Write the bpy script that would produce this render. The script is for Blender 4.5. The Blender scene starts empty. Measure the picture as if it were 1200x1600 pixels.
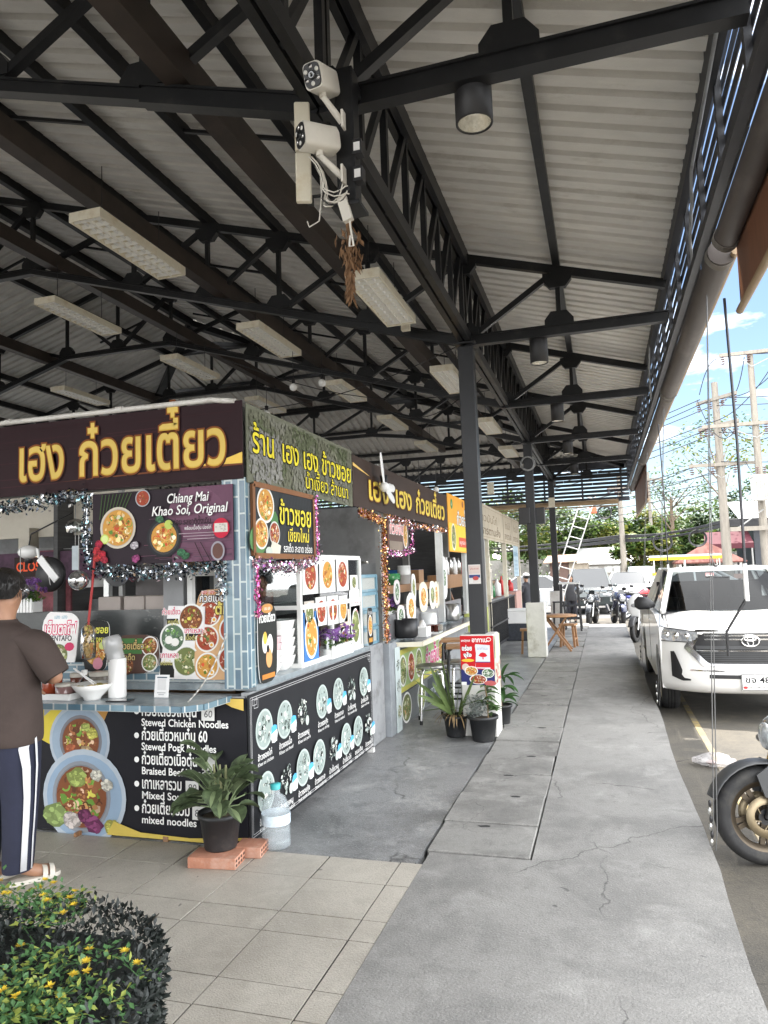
import bpy, math, random
from math import sin, cos, pi, radians, sqrt
from mathutils import Vector as V, Matrix

S = bpy.context.scene
COL = S.collection

# ------------------------------------------------------------------ camera, world, sun, exposure
def camera():
    yaw, pitch, roll = -0.2937, 0.0846, -0.0348
    f = V((sin(yaw)*cos(pitch), cos(yaw)*cos(pitch), sin(pitch)))
    r = V((cos(yaw), -sin(yaw), 0))
    u = r.cross(f)
    r2 = cos(roll)*r + sin(roll)*u
    u2 = -sin(roll)*r + cos(roll)*u
    m = Matrix((r2, u2, -f)).transposed().to_4x4()
    m.translation = (0, 0, 1.6)
    cd = bpy.data.cameras.new('camera'); co = bpy.data.objects.new('camera', cd); COL.objects.link(co)
    co.matrix_world = m
    cd.sensor_fit = 'VERTICAL'; cd.sensor_height = 24; cd.sensor_width = 18
    cd.lens = 24*1120/1600
    cd.clip_start = 0.05; cd.clip_end = 2000
    S.camera = co
camera()

SUN_EL, SUN_AZ = radians(70), radians(6)      # azimuth from +Y towards +X
def world():
    w = bpy.data.worlds.new('World'); S.world = w; w.use_nodes = True
    nt = w.node_tree; N = nt.nodes; L = nt.links
    bg = N['Background']
    sky = N.new('ShaderNodeTexSky'); sky.sky_type = 'NISHITA'; sky.sun_disc = False
    sky.sun_elevation = SUN_EL; sky.sun_rotation = SUN_AZ
    sky.air_density = 1.0; sky.dust_density = .35; sky.ozone_density = 1.6
    tc = N.new('ShaderNodeTexCoord')
    mp = N.new('ShaderNodeMapping'); mp.inputs['Scale'].default_value = (1.5, 1.5, 5.0)
    mp.inputs['Location'].default_value = (3.1, 1.7, 0.4)
    no = N.new('ShaderNodeTexNoise'); no.inputs['Scale'].default_value = 1.9; no.inputs['Detail'].default_value = 7; no.inputs['Roughness'].default_value = .58
    cr = N.new('ShaderNodeValToRGB'); cr.color_ramp.elements[0].position = .5; cr.color_ramp.elements[1].position = .72
    mx = N.new('ShaderNodeMix'); mx.data_type = 'RGBA'
    L.new(tc.outputs['Generated'], mp.inputs['Vector']); L.new(mp.outputs['Vector'], no.inputs['Vector'])
    # extra unseen cloud cover added as fill light, behind camera and over the street side
    dt = N.new('ShaderNodeVectorMath'); dt.operation = 'DOT_PRODUCT'; dt.inputs[1].default_value = (.42, -.72, .42)
    L.new(tc.outputs['Generated'], dt.inputs[0])
    cv = N.new('ShaderNodeMapRange'); cv.inputs[1].default_value = -.35; cv.inputs[2].default_value = .45; cv.inputs[3].default_value = -.06; cv.inputs[4].default_value = .36
    L.new(dt.outputs['Value'], cv.inputs[0])
    sm = N.new('ShaderNodeMath'); sm.operation = 'ADD'; L.new(no.outputs['Fac'], sm.inputs[0]); L.new(cv.outputs[0], sm.inputs[1])
    L.new(sm.outputs[0], cr.inputs['Fac'])
    mu = N.new('ShaderNodeMath'); mu.operation = 'MULTIPLY'; mu.inputs[1].default_value = .85
    L.new(cr.outputs['Color'], mu.inputs[0]); L.new(mu.outputs[0], mx.inputs[0])
    L.new(sky.outputs['Color'], mx.inputs[6]); mx.inputs[7].default_value = (34, 34.3, 34.6, 1)
    L.new(mx.outputs[2], bg.inputs['Color'])
    bg.inputs['Strength'].default_value = 0.055
    sd = bpy.data.lights.new('sun', 'SUN'); sd.energy = 3.2; sd.angle = radians(.55); sd.color = (1, .94, .85)
    so = bpy.data.objects.new('sun', sd); COL.objects.link(so)
    d = V((sin(SUN_AZ)*cos(SUN_EL), cos(SUN_AZ)*cos(SUN_EL), sin(SUN_EL)))
    so.rotation_euler = d.to_track_quat('Z', 'Y').to_euler(); so.location = (4, 10, 30)
world()
S.view_settings.view_transform = 'Standard'; S.view_settings.look = 'None'
S.view_settings.exposure = 2.0; S.view_settings.gamma = 1.0
S.render.engine = 'CYCLES'
S.cycles.use_denoising = True
S.cycles.max_bounces = 10; S.cycles.diffuse_bounces = 6; S.cycles.transparent_max_bounces = 12
S.cycles.sample_clamp_indirect = 8

# ------------------------------------------------------------------ materials
MATS = {}
def mat(name, col=(.5, .5, .5), rough=.6, metal=0., var=.12, scale=6., bump=0., bscale=40., attr=False, trans=0., alpha=1., coat=0., spec=.5, dirt=None, dscale=1.3, dlo=.5, dhi=.7, stretch=None, emit=None):
    if name in MATS: return MATS[name]
    m = bpy.data.materials.new(name); m.use_nodes = True
    nt = m.node_tree; N = nt.nodes; L = nt.links; b = N['Principled BSDF']
    b.inputs['Roughness'].default_value = rough; b.inputs['Metallic'].default_value = metal
    tc = N.new('ShaderNodeTexCoord'); vec = tc.outputs['Object']
    if stretch:
        mp = N.new('ShaderNodeMapping'); mp.inputs['Scale'].default_value = stretch; L.new(vec, mp.inputs['Vector']); vec = mp.outputs['Vector']
    if attr:
        a = N.new('ShaderNodeVertexColor'); a.layer_name = 'Col'; src = a.outputs['Color']
    else:
        rgb = N.new('ShaderNodeRGB'); rgb.outputs[0].default_value = (*col, 1); src = rgb.outputs[0]
    if var > 0:
        no = N.new('ShaderNodeTexNoise'); no.inputs['Scale'].default_value = scale; no.inputs['Detail'].default_value = 6; no.inputs['Roughness'].default_value = .65
        L.new(vec, no.inputs['Vector'])
        mr = N.new('ShaderNodeMapRange'); mr.inputs[1].default_value = .25; mr.inputs[2].default_value = .75
        mr.inputs[3].default_value = 1-var; mr.inputs[4].default_value = 1+var
        L.new(no.outputs['Fac'], mr.inputs[0])
        mu = N.new('ShaderNodeMix'); mu.data_type = 'RGBA'; mu.blend_type = 'MULTIPLY'; mu.inputs[0].default_value = 1
        L.new(src, mu.inputs[6]); L.new(mr.outputs[0], mu.inputs[7]); src = mu.outputs[2]
    if dirt:
        n2 = N.new('ShaderNodeTexNoise'); n2.inputs['Scale'].default_value = dscale; n2.inputs['Detail'].default_value = 8; n2.inputs['Roughness'].default_value = .7
        L.new(vec, n2.inputs['Vector'])
        m2 = N.new('ShaderNodeMapRange'); m2.inputs[1].default_value = dlo; m2.inputs[2].default_value = dhi
        L.new(n2.outputs['Fac'], m2.inputs[0])
        x2 = N.new('ShaderNodeMix'); x2.data_type = 'RGBA'; L.new(m2.outputs[0], x2.inputs[0]); L.new(src, x2.inputs[6]); x2.inputs[7].default_value = (*dirt, 1)
        src = x2.outputs[2]
    L.new(src, b.inputs['Base Color'])
    if bump > 0:
        n3 = N.new('ShaderNodeTexNoise'); n3.inputs['Scale'].default_value = bscale; n3.inputs['Detail'].default_value = 5
        L.new(vec, n3.inputs['Vector'])
        bp = N.new('ShaderNodeBump'); bp.inputs['Strength'].default_value = bump; bp.inputs['Distance'].default_value = .01
        L.new(n3.outputs['Fac'], bp.inputs['Height']); L.new(bp.outputs[0], b.inputs['Normal'])
    if trans: b.inputs['Transmission Weight'].default_value = trans; b.inputs['IOR'].default_value = 1.3
    if alpha < 1: b.inputs['Alpha'].default_value = alpha
    b.inputs['Specular IOR Level'].default_value = spec
    if coat: b.inputs['Coat Weight'].default_value = coat; b.inputs['Coat Roughness'].default_value = .08
    if emit:
        b.inputs['Emission Color'].default_value = (*emit[:3], 1); b.inputs['Emission Strength'].default_value = emit[3]
    MATS[name] = m
    return m

def glass(name, tint=(.9, .95, .95), fac=.15):
    # thin pane: mostly clear, partly glossy by angle
    if name in MATS: return MATS[name]
    m = bpy.data.materials.new(name); m.use_nodes = True; nt = m.node_tree; N = nt.nodes; L = nt.links
    for n in list(N): N.remove(n)
    o = N.new('ShaderNodeOutputMaterial'); t = N.new('ShaderNodeBsdfTransparent'); t.inputs[0].default_value = (*tint, 1)
    g = N.new('ShaderNodeBsdfGlossy'); g.inputs['Roughness'].default_value = .03
    fr = N.new('ShaderNodeFresnel'); fr.inputs[0].default_value = 1.45
    ad = N.new('ShaderNodeMath'); ad.operation = 'ADD'; ad.inputs[1].default_value = fac; ad.use_clamp = True
    mx = N.new('ShaderNodeMixShader')
    L.new(fr.outputs[0], ad.inputs[0]); L.new(ad.outputs[0], mx.inputs[0]); L.new(t.outputs[0], mx.inputs[1]); L.new(g.outputs[0], mx.inputs[2]); L.new(mx.outputs[0], o.inputs[0])
    MATS[name] = m
    return m

def leafmat(name, col, var=.35, tr=.35):
    if name in MATS: return MATS[name]
    m = mat(name, col, .5, var=var, scale=3)
    nt = m.node_tree; N = nt.nodes; L = nt.links; b = N['Principled BSDF']; out = N['Material Output']
    t = N.new('ShaderNodeBsdfTranslucent'); src = b.inputs['Base Color'].links[0].from_socket; L.new(src, t.inputs[0])
    mx = N.new('ShaderNodeMixShader'); mx.inputs[0].default_value = tr
    L.new(b.outputs[0], mx.inputs[1]); L.new(t.outputs[0], mx.inputs[2]); L.new(mx.outputs[0], out.inputs[0])
    return m

def brick_mat(name, a, b, mortar, w, h, rough=.25, rot=(0, 0, 0), msize=.006, coords=None):
    if name in MATS: return MATS[name]
    m = mat(name, a, rough, var=0)
    nt = m.node_tree; N = nt.nodes; L = nt.links; p = N['Principled BSDF']
    tc = N.new('ShaderNodeTexCoord'); sx = N.new('ShaderNodeSeparateXYZ'); cx = N.new('ShaderNodeCombineXYZ')
    L.new(tc.outputs['Object'], sx.inputs[0])
    ad = N.new('ShaderNodeMath'); ad.operation = 'ADD'
    L.new(sx.outputs[0], ad.inputs[0]); L.new(sx.outputs[1], ad.inputs[1])
    ax = coords or ('xy', 'z')
    L.new({'xy': ad.outputs[0], 'x': sx.outputs[0], 'y': sx.outputs[1], 'z': sx.outputs[2]}[ax[0]], cx.inputs[0])
    L.new({'x': sx.outputs[0], 'y': sx.outputs[1], 'z': sx.outputs[2], 'xy': ad.outputs[0]}[ax[1]], cx.inputs[1])
    br = N.new('ShaderNodeTexBrick'); br.inputs['Scale'].default_value = 1; br.inputs['Brick Width'].default_value = w; br.inputs['Row Height'].default_value = h
    br.inputs['Mortar Size'].default_value = msize; br.inputs['Color1'].default_value = (*a, 1); br.inputs['Color2'].default_value = (*b, 1); br.inputs['Mortar'].default_value = (*mortar, 1)
    br.inputs['Bias'].default_value = 0
    L.new(cx.outputs[0], br.inputs['Vector'])
    no = N.new('ShaderNodeTexNoise'); no.inputs['Scale'].default_value = 9; no.inputs['Detail'].default_value = 5; L.new(tc.outputs['Object'], no.inputs['Vector'])
    mr = N.new('ShaderNodeMapRange'); mr.inputs[3].default_value = .7; mr.inputs[4].default_value = 1.3; L.new(no.outputs['Fac'], mr.inputs[0])
    mu = N.new('ShaderNodeMix'); mu.data_type = 'RGBA'; mu.blend_type = 'MULTIPLY'; mu.inputs[0].default_value = 1
    L.new(br.outputs['Color'], mu.inputs[6]); L.new(mr.outputs[0], mu.inputs[7]); L.new(mu.outputs[2], p.inputs['Base Color'])
    bp = N.new('ShaderNodeBump'); bp.inputs['Strength'].default_value = .5; bp.inputs['Distance'].default_value = .004; bp.invert = True
    L.new(br.outputs['Fac'], bp.inputs['Height']); L.new(bp.outputs[0], p.inputs['Normal'])
    return m

def srgb(h):
    h = h.lstrip('#'); c = [int(h[i:i+2], 16)/255 for i in (0, 2, 4)]
    return tuple(x/12.92 if x <= .04045 else ((x+.055)/1.055)**2.4 for x in c)

# ------------------------------------------------------------------ mesh builder
class MB:
    def __init__(s): s.v = []; s.f = []; s.m = []; s.c = []; s.s = []; s.T = Matrix.Identity(4); s.mm = []
    def _mi(s, m):
        if m not in s.mm: s.mm.append(m)
        return s.mm.index(m)
    def add(s, vs, fs, m, col=None, smooth=False):
        b = len(s.v); T = s.T
        s.v += [tuple(T @ V(p)) for p in vs]
        i = s._mi(m)
        for f in fs:
            s.f.append(tuple(b+k for k in f)); s.m.append(i); s.c.append(col); s.s.append(smooth)
        return s
    def box(s, c, d, m, R=None, col=None):
        x, y, z = d[0]/2, d[1]/2, d[2]/2
        vs = [V((sx*x, sy*y, sz*z)) for sz in (-1, 1) for sx, sy in ((-1, -1), (1, -1), (1, 1), (-1, 1))]
        if R is not None: vs = [R @ v for v in vs]
        vs = [v+V(c) for v in vs]
        return s.add(vs, [(3, 2, 1, 0), (4, 5, 6, 7), (0, 1, 5, 4), (1, 2, 6, 5), (2, 3, 7, 6), (3, 0, 4, 7)], m, col)
    def bar(s, p, q, w, h, m, up=(0, 0, 1), col=None):
        p = V(p); q = V(q); d = q-p; L = d.length
        if L < 1e-6: return s
        z = d/L; u = V(up)
        if abs(z.dot(u)) > .98: u = V((0, 1, 0))
        x = u.cross(z).normalized(); y = z.cross(x)
        return s.box((p+q)/2, (w, h, L), m, Matrix((x, y, z)).transposed(), col)
    def tube(s, pts, r, m, n=8, col=None, caps=True):
        pts = [V(p) for p in pts]; k = len(pts)
        rs = r if isinstance(r, (list, tuple)) else [r]*k
        vs = []; fs = []; prev = None
        for i, p in enumerate(pts):
            t = (pts[min(i+1, k-1)]-pts[max(i-1, 0)]).normalized()
            if prev is None:
                a = V((0, 0, 1)) if abs(t.z) < .9 else V((1, 0, 0))
                x = a.cross(t).normalized()
            else:
                x = (prev-t*prev.dot(t))
                x = x.normalized() if x.length > 1e-6 else V((1, 0, 0)).cross(t).normalized()
            y = t.cross(x); prev = x
            vs += [p+rs[i]*(cos(2*pi*j/n)*x+sin(2*pi*j/n)*y) for j in range(n)]
        for i in range(k-1):
            fs += [(i*n+j, i*n+(j+1) % n, (i+1)*n+(j+1) % n, (i+1)*n+j) for j in range(n)]
        s.add(vs, fs, m, col, True)
        if caps: s.add(vs[:n], [tuple(reversed(range(n)))], m, col); s.add(vs[-n:], [tuple(range(n))], m, col)
        return s
    def lathe(s, prof, m, n=20, c=(0, 0, 0), R=None, col=None, smooth=True, arc=1.):
        vs = []; k = len(prof); nn = n if arc == 1 else n+1
        for r, z in prof:
            for j in range(nn):
                a = 2*pi*arc*j/n; p = V((r*cos(a), r*sin(a), z))
                if R is not None: p = R @ p
                vs.append(p+V(c))
        fs = []
        for i in range(k-1):
            for j in range(n):
                j2 = (j+1) % n if arc == 1 else j+1
                if prof[i][0] < 1e-6: fs.append((i*nn, (i+1)*nn+j2, (i+1)*nn+j)[::-1] if False else (i*nn+j, (i+1)*nn+j2, (i+1)*nn+j))
                elif prof[i+1][0] < 1e-6: fs.append((i*nn+j, i*nn+j2, (i+1)*nn+j))
                else: fs.append((i*nn+j, i*nn+j2, (i+1)*nn+j2, (i+1)*nn+j))
        return s.add(vs, fs, m, col, smooth)
    def sphere(s, c, r, m, n=12, R=None, col=None):
        r = r if isinstance(r, (tuple, list)) else (r, r, r); vs = []; fs = []; h = max(4, n//2)
        for i in range(h+1):
            t = pi*i/h
            for j in range(n):
                a = 2*pi*j/n; p = V((r[0]*sin(t)*cos(a), r[1]*sin(t)*sin(a), r[2]*cos(t)))
                if R is not None: p = R @ p
                vs.append(p+V(c))
        for i in range(h):
            for j in range(n):
                a, b2, c2, d = i*n+j, i*n+(j+1) % n, (i+1)*n+(j+1) % n, (i+1)*n+j
                fs.append((a, d, c2) if i == 0 else ((a, d, b2) if i == h-1 else (a, d, c2, b2)))
        return s.add(vs, fs, m, col, True)
    def prism(s, poly, axis, a0, a1, m, col=None):
        # poly: 2D points in the two other axes (x: y,z / y: x,z / z: x,y)
        def P(p, a): return {'x': (a, p[0], p[1]), 'y': (p[0], a, p[1]), 'z': (p[0], p[1], a)}[axis]
        n = len(poly); vs = [P(p, a0) for p in poly]+[P(p, a1) for p in poly]
        fs = [tuple(range(n)), tuple(range(2*n-1, n-1, -1))]+[(j, j+n, (j+1) % n+n, (j+1) % n) for j in range(n)]
        return s.add(vs, fs, m, col)
    def loft(s, secs, m, n=14, col=None, caps=True, p=2.):
        # secs: (centre, ax, ay) with ax, ay vectors; superellipse exponent p
        vs = []; k = len(secs)
        for c, ax, ay in secs:
            for j in range(n):
                a = 2*pi*j/n; ca, sa = cos(a), sin(a)
                x = math.copysign(abs(ca)**(2/p), ca); y = math.copysign(abs(sa)**(2/p), sa)
                vs.append(V(c)+x*V(ax)+y*V(ay))
        fs = [(i*n+j, i*n+(j+1) % n, (i+1)*n+(j+1) % n, (i+1)*n+j) for i in range(k-1) for j in range(n)]
        s.add(vs, fs, m, col, True)
        if caps: s.add(vs[:n], [tuple(reversed(range(n)))], m, col, True); s.add(vs[-n:], [tuple(range(n))], m, col, True)
        return s
    def grid(s, P, m, col=None, smooth=True):
        R, C = len(P), len(P[0])
        vs = [p for row in P for p in row]
        fs = [(i*C+j, i*C+j+1, (i+1)*C+j+1, (i+1)*C+j) for i in range(R-1) for j in range(C-1)]
        return s.add(vs, fs, m, col, smooth)
    def build(s, name, parent=None, loc=None, rotz=0, bevel=0, subsurf=0, solid=0, weld=0):
        me = bpy.data.meshes.new(name); me.from_pydata(s.v, [], s.f)
        for m in s.mm: me.materials.append(m)
        me.polygons.foreach_set('material_index', s.m)
        me.polygons.foreach_set('use_smooth', s.s)
        if any(c is not None for c in s.c):
            at = me.color_attributes.new('Col', 'FLOAT_COLOR', 'CORNER'); d = []
            for p in me.polygons: d += [*(s.c[p.index] or (.5, .5, .5)), 1.]*p.loop_total
            at.data.foreach_set('color', d)
        me.update()
        o = bpy.data.objects.new(name, me); COL.objects.link(o)
        if parent is not None: o.parent = parent
        if loc is not None: o.location = loc
        if rotz: o.rotation_euler = (0, 0, rotz)
        if weld: w = o.modifiers.new('w', 'WELD'); w.merge_threshold = weld
        if bevel: b = o.modifiers.new('b', 'BEVEL'); b.width = bevel; b.segments = 2; b.limit_method = 'ANGLE'; b.angle_limit = radians(40)
        if subsurf: b = o.modifiers.new('s', 'SUBSURF'); b.levels = b.render_levels = subsurf
        if solid: b = o.modifiers.new('t', 'SOLIDIFY'); b.thickness = solid
        return o

def tag(o, label=None, cat=None, group=None, kind=None):
    if label: o['label'] = label
    if cat: o['category'] = cat
    if group: o['group'] = group
    if kind: o['kind'] = kind
    return o
def thing(name, label, cat, loc=(0, 0, 0), rotz=0, group=None):
    o = bpy.data.objects.new(name, None); COL.objects.link(o); o.empty_display_size = .1
    o.location = loc; o.rotation_euler = (0, 0, rotz)
    return tag(o, label, cat, group)
def dup(o, loc=None, rotz=None, label=None, parent=None):
    c = o.copy(); COL.objects.link(c)
    if parent is not None: c.parent = parent
    if loc is not None: c.location = loc
    if rotz is not None: c.rotation_euler = (0, 0, rotz)
    if label: c['label'] = label
    for ch in list(o.children): dup(ch, parent=c)
    return c
def RX(a): return Matrix.Rotation(a, 3, 'X')
def RY(a): return Matrix.Rotation(a, 3, 'Y')
def RZ(a): return Matrix.Rotation(a, 3, 'Z')

# ------------------------------------------------------------------ lettering
GL = {}
_tmp = {}
def _fontobj():
    if 'o' not in _tmp:
        c = bpy.data.curves.new('lettering_source', 'FONT'); c.dimensions = '2D'; c.fill_mode = 'FRONT'; c.resolution_u = 3
        o = bpy.data.objects.new('lettering_source', c); COL.objects.link(o); _tmp['o'] = o
    return _tmp['o']
def _raw(body, off):
    o = _fontobj(); o.data.body = body; o.data.offset = off
    o.data.update_tag(); bpy.context.view_layer.update()
    ev = o.evaluated_get(bpy.context.evaluated_depsgraph_get()); me = ev.to_mesh()
    vs = [(v.co.x, v.co.y) for v in me.vertices]; fs = [tuple(p.vertices) for p in me.polygons]
    ev.to_mesh_clear()
    return vs, fs
MARKS = set('\u0e31\u0e34\u0e35\u0e36\u0e37\u0e38\u0e39\u0e3a\u0e47\u0e48\u0e49\u0e4a\u0e4b\u0e4c\u0e4d')
TONES = set('\u0e48\u0e49\u0e4a\u0e4b\u0e4c'); UPPER = set('\u0e31\u0e34\u0e35\u0e36\u0e37\u0e4d')
def glyph(c, off):
    k = (c, round(off, 4))
    if k not in GL:
        if c == ' ': GL[k] = ([], [], .28)
        else:
            if c == '\u0e4b':
                v0, _ = _raw(c, 0); xa, xb = min(v[0] for v in v0), max(v[0] for v in v0); ya, yb = min(v[1] for v in v0), max(v[1] for v in v0); cx, cy = (xa+xb)/2, (ya+yb)/2; h = (xb-xa)/2+off; w = .035+off*.8
                vs = [(cx-w, cy-h), (cx+w, cy-h), (cx+w, cy-w), (cx+h, cy-w), (cx+h, cy+w), (cx+w, cy+w), (cx+w, cy+h), (cx-w, cy+h), (cx-w, cy+w), (cx-h, cy+w), (cx-h, cy-w), (cx-w, cy-w)]
                GL[k] = (vs, [(0, 1, 2, 5, 6, 7, 8, 11), (3, 4, 5, 2), (9, 10, 11, 8)], 0.)
            elif c in MARKS:
                vs, fs = _raw(c, off); GL[k] = (vs, fs, 0.)
            else:
                vs, fs = _raw(c, off)
                a, _ = _raw('ll', 0); b, _ = _raw('l'+c+'l', 0)
                adv = (max(x for x, y in b)-min(x for x, y in b))-(max(x for x, y in a)-min(x for x, y in a))
                GL[k] = (vs, fs, adv)
    return GL[k]
def layout(txt, off=0., sp=0.):
    out = []; x = 0.; prev = ''
    txt = txt.replace('\u0e33', '\u0e4d\u0e32')
    # tone mark before nikhahit: keep reading order
    i = 0
    for c in txt:
        vs, fs, adv = glyph(c, off)
        dy = 0.
        if c in TONES:
            dy = .20 if prev in UPPER else .0
        elif c == '\u0e4d' and prev in TONES: dy = 0.
        out.append((vs, fs, x, dy))
        x += adv+(sp if adv else 0)
        prev = c
    return out, x
def text(mb, txt, O, U, W, size, m, col=None, align='l', off=0., shear=0., sp=0., fit=None):
    out, w = layout(txt, off, sp)
    U = V(U); W = V(W); O = V(O)
    if fit: U = U*(fit/(w*size))
    x0 = {'l': 0, 'c': -w/2, 'r': -w}[align]
    for vs, fs, x, dy in out:
        if vs: mb.add([O+U*((px+x+x0+shear*(py+dy))*size)+W*((py+dy)*size) for px, py in vs], fs, m, col)
    return w*size

# ------------------------------------------------------------------ printed boards: x right, z up, seen from -y
PRINT = None
class Board:
    def __init__(s, w, h, col, t=.006, gloss=True, edge=None, outline=None):
        s.mb = MB(); s.w = w; s.h = h; s.dy = .00015; s.y = -t/2-.0008
        s.m = mat('printed_vinyl', attr=True, rough=.5, var=.12, scale=4., spec=.16) if gloss else mat('printed_matt', attr=True, rough=.75, var=.12, scale=4., spec=.1)
        if outline is None: outline = [(0, 0), (w, 0), (w, h), (0, h)]
        s.mb.prism(outline, 'y', t/2, -t/2, s.m, edge or col)
        s.outline = outline
        if edge: s.poly(outline, col)
    def poly(s, pts, col): s.mb.add([(x, s.y, z) for x, z in pts], [tuple(range(len(pts)))], s.m, col); s.y -= s.dy; return s
    def rect(s, x, z, w, h, col): return s.poly([(x, z), (x+w, z), (x+w, z+h), (x, z+h)], col)
    def ell(s, x, z, rx, rz, col, n=28, a0=0.): return s.poly([(x+rx*cos(2*pi*i/n+a0), z+rz*sin(2*pi*i/n+a0)) for i in range(n)], col)
    def line(s, pts, w, col):
        for a, b in zip(pts[:-1], pts[1:]):
            d = V((b[0]-a[0], b[1]-a[1]));
            if d.length < 1e-6: continue
            n = V((-d.y, d.x)).normalized()*w/2
            s.mb.add([(a[0]-n.x, s.y, a[1]-n.y), (b[0]-n.x, s.y, b[1]-n.y), (b[0]+n.x, s.y, b[1]+n.y), (a[0]+n.x, s.y, a[1]+n.y)], [(0, 1, 2, 3)], s.m, col)
        s.y -= s.dy; return s
    def text(s, t, x, z, size, col, align='l', off=0., shear=0., stroke=None, sw=.05, sp=0., fit=None, drop=None):
        if drop: text(s.mb, t, (x+drop[0], s.y, z-drop[0]), (1, 0, 0), (0, 0, 1), size, s.m, drop[1], align, sw, shear, sp, fit); s.y -= .00015
        if stroke: text(s.mb, t, (x, s.y, z), (1, 0, 0), (0, 0, 1), size, s.m, stroke, align, sw, shear, sp, fit); s.y -= .00015
        w = text(s.mb, t, (x, s.y, z), (1, 0, 0), (0, 0, 1), size, s.m, col, align, off, shear, sp, fit); s.y -= .00015
        return w
    def food(s, x, z, r, kind=0, seed=1, rim=(.8, .8, .78), broth=None, asp=1., n=80):
        R = random.Random(seed)
        P = [
            [(.55, .28, .06), (.6, .35, .1), (.35, .12, .03), (.75, .55, .25), (.12, .25, .04), (.5, .08, .03), (.8, .72, .5)],      # curry noodles
            [(.1, .16, .1), (.3, .4, .3), (.7, .75, .65), (.05, .08, .05), (.45, .5, .4), (.15, .3, .08), (.8, .8, .74)],             # clear soup
            [(.34, .06, .03), (.5, .18, .09), (.66, .48, .38), (.75, .68, .56), (.2, .03, .02), (.09, .14, .04), (.6, .36, .1), (.3, .14, .07)],              # red tom yam
            [(.2, .07, .03), (.35, .14, .06), (.5, .25, .1), (.15, .3, .05), (.6, .55, .1), (.1, .04, .02), (.65, .45, .3)],          # stewed
            [(.16, .19, .07), (.30, .34, .12), (.6, .6, .42), (.07, .12, .03), (.7, .68, .52), (.36, .38, .16), (.42, .25, .13)],                          # greens
            [(.30, .36, .34), (.42, .48, .44), (.04, .05, .045), (.6, .64, .6), (.14, .18, .16), (.02, .025, .022), (.66, .68, .62)],      # faded cold print
        ][kind]
        if rim is not None:
            s.ell(x, z, r, r*asp, rim); s.ell(x, z, r*.9, r*.9*asp, tuple(c*.75 for c in rim)); s.ell(x, z, r*.86, r*.86*asp, broth or P[0])
        s.dy = .000012
        for i in range(n):
            a = R.uniform(0, 2*pi); d = r*.72*sqrt(R.random()); c = R.choice(P)
            k = R.uniform(.7, 1.35); c = tuple(min(1, q*k) for q in c)
            cx, cz = x+d*cos(a), z+d*asp*sin(a)
            if R.random() < .45:
                b = R.uniform(0, 6.28); l = r*R.uniform(.15, .5); q = []
                for t in range(5): q.append((cx+l*cos(b+t*.35)*(t/4-.5), cz+asp*l*sin(b+t*.35)*(t/4-.5)))
                s.line(q, r*R.uniform(.03, .07), c)
            else:
                m = R.randint(5, 7); rr = r*R.uniform(.03, .17); ph = R.uniform(0, 6)
                s.poly([(cx+rr*R.uniform(.6, 1.2)*cos(ph+2*pi*j/m), cz+asp*rr*R.uniform(.6, 1.2)*sin(ph+2*pi*j/m)) for j in range(m)], c)
        s.dy = .00015
        return s
    def build(s, name, loc, rotz=0, parent=None): return s.mb.build(name, parent, loc, rotz)
def lump(b, x, z, r, c, seed=0):
    Q = random.Random(int(x*1000+z*777)); b.dy = .00002
    pts = [(x+r*Q.uniform(.75, 1.1)*cos(6.28*j/11), z+r*.82*Q.uniform(.75, 1.1)*sin(6.28*j/11)) for j in range(11)]; b.poly(pts, tuple(q*.55 for q in c))
    for i in range(26):
        a = Q.uniform(0, 6.28); d = r*.75*sqrt(Q.random()); rr = r*Q.uniform(.1, .38); k = Q.uniform(.55, 1.35)
        b.poly([(x+d*cos(a)+rr*Q.uniform(.5, 1.2)*cos(6.28*j/6), z+.82*d*sin(a)+rr*.7*Q.uniform(.5, 1.2)*sin(6.28*j/6)) for j in range(6)], tuple(min(1, q*k) for q in c))
    b.dy = .00015
def wavy(w, h, seed, k=26, amp=.06, p=4.):
    # die-cut outline: rounded rectangle with a lumpy edge
    R = random.Random(seed); o = []
    ph = [R.uniform(0, 6) for _ in range(3)]
    for i in range(k):
        a = 2*pi*i/k; ca, sa = cos(a), sin(a)
        q = 1+amp*(.5*sin(3*a+ph[0])+.3*sin(5*a+ph[1])+.3*sin(8*a+ph[2]))
        o.append((w/2+w/2*q*math.copysign(abs(ca)**(2/p), ca), h/2+h/2*q*math.copysign(abs(sa)**(2/p), sa)))
    return o
# ------------------------------------------------------------------ shared materials
BLK = mat('black_steel_paint', (.011, .0115, .013), .42, var=.45, scale=3, dirt=(.045, .041, .036), dscale=6, dlo=.55, dhi=.9, spec=.35)
BLKC = mat('black_column_paint', (.011, .012, .015), .42, var=.3, scale=5, dirt=(.05, .046, .042), dscale=7, dlo=.6, dhi=.95)
BRN = mat('brown_beam_paint', (.042, .031, .025), .5, var=.3, scale=3, dirt=(.02, .017, .015), dscale=2.5)
ZINC = mat('zinc_roof_sheet', (.68, .66, .62), .55, metal=.0, var=.13, scale=3, dirt=(.33, .29, .23), dscale=2.2, dlo=.56, dhi=.85, bump=.25, bscale=120, stretch=(.6, 1.6, 1))
CONC = None
WHITE = mat('white_paint', (.74, .74, .72), .5, var=.08, dirt=(.45, .42, .36), dscale=4, dlo=.6, dhi=.85)
CREAM = mat('cream_enamel', (.76, .71, .58), .4, var=.1, dirt=(.5, .40, .24), dscale=6, dlo=.5, dhi=.8)
STEEL = mat('stainless_steel', (.62, .62, .6), .28, metal=.95, var=.12, scale=9)
CHROME = mat('chrome', (.8, .8, .8), .12, metal=1, var=.03)
RUB = mat('black_rubber', (.018, .018, .019), .75, var=.3, scale=20, dirt=(.07, .065, .055), dscale=9, dlo=.5, dhi=.9)
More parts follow.
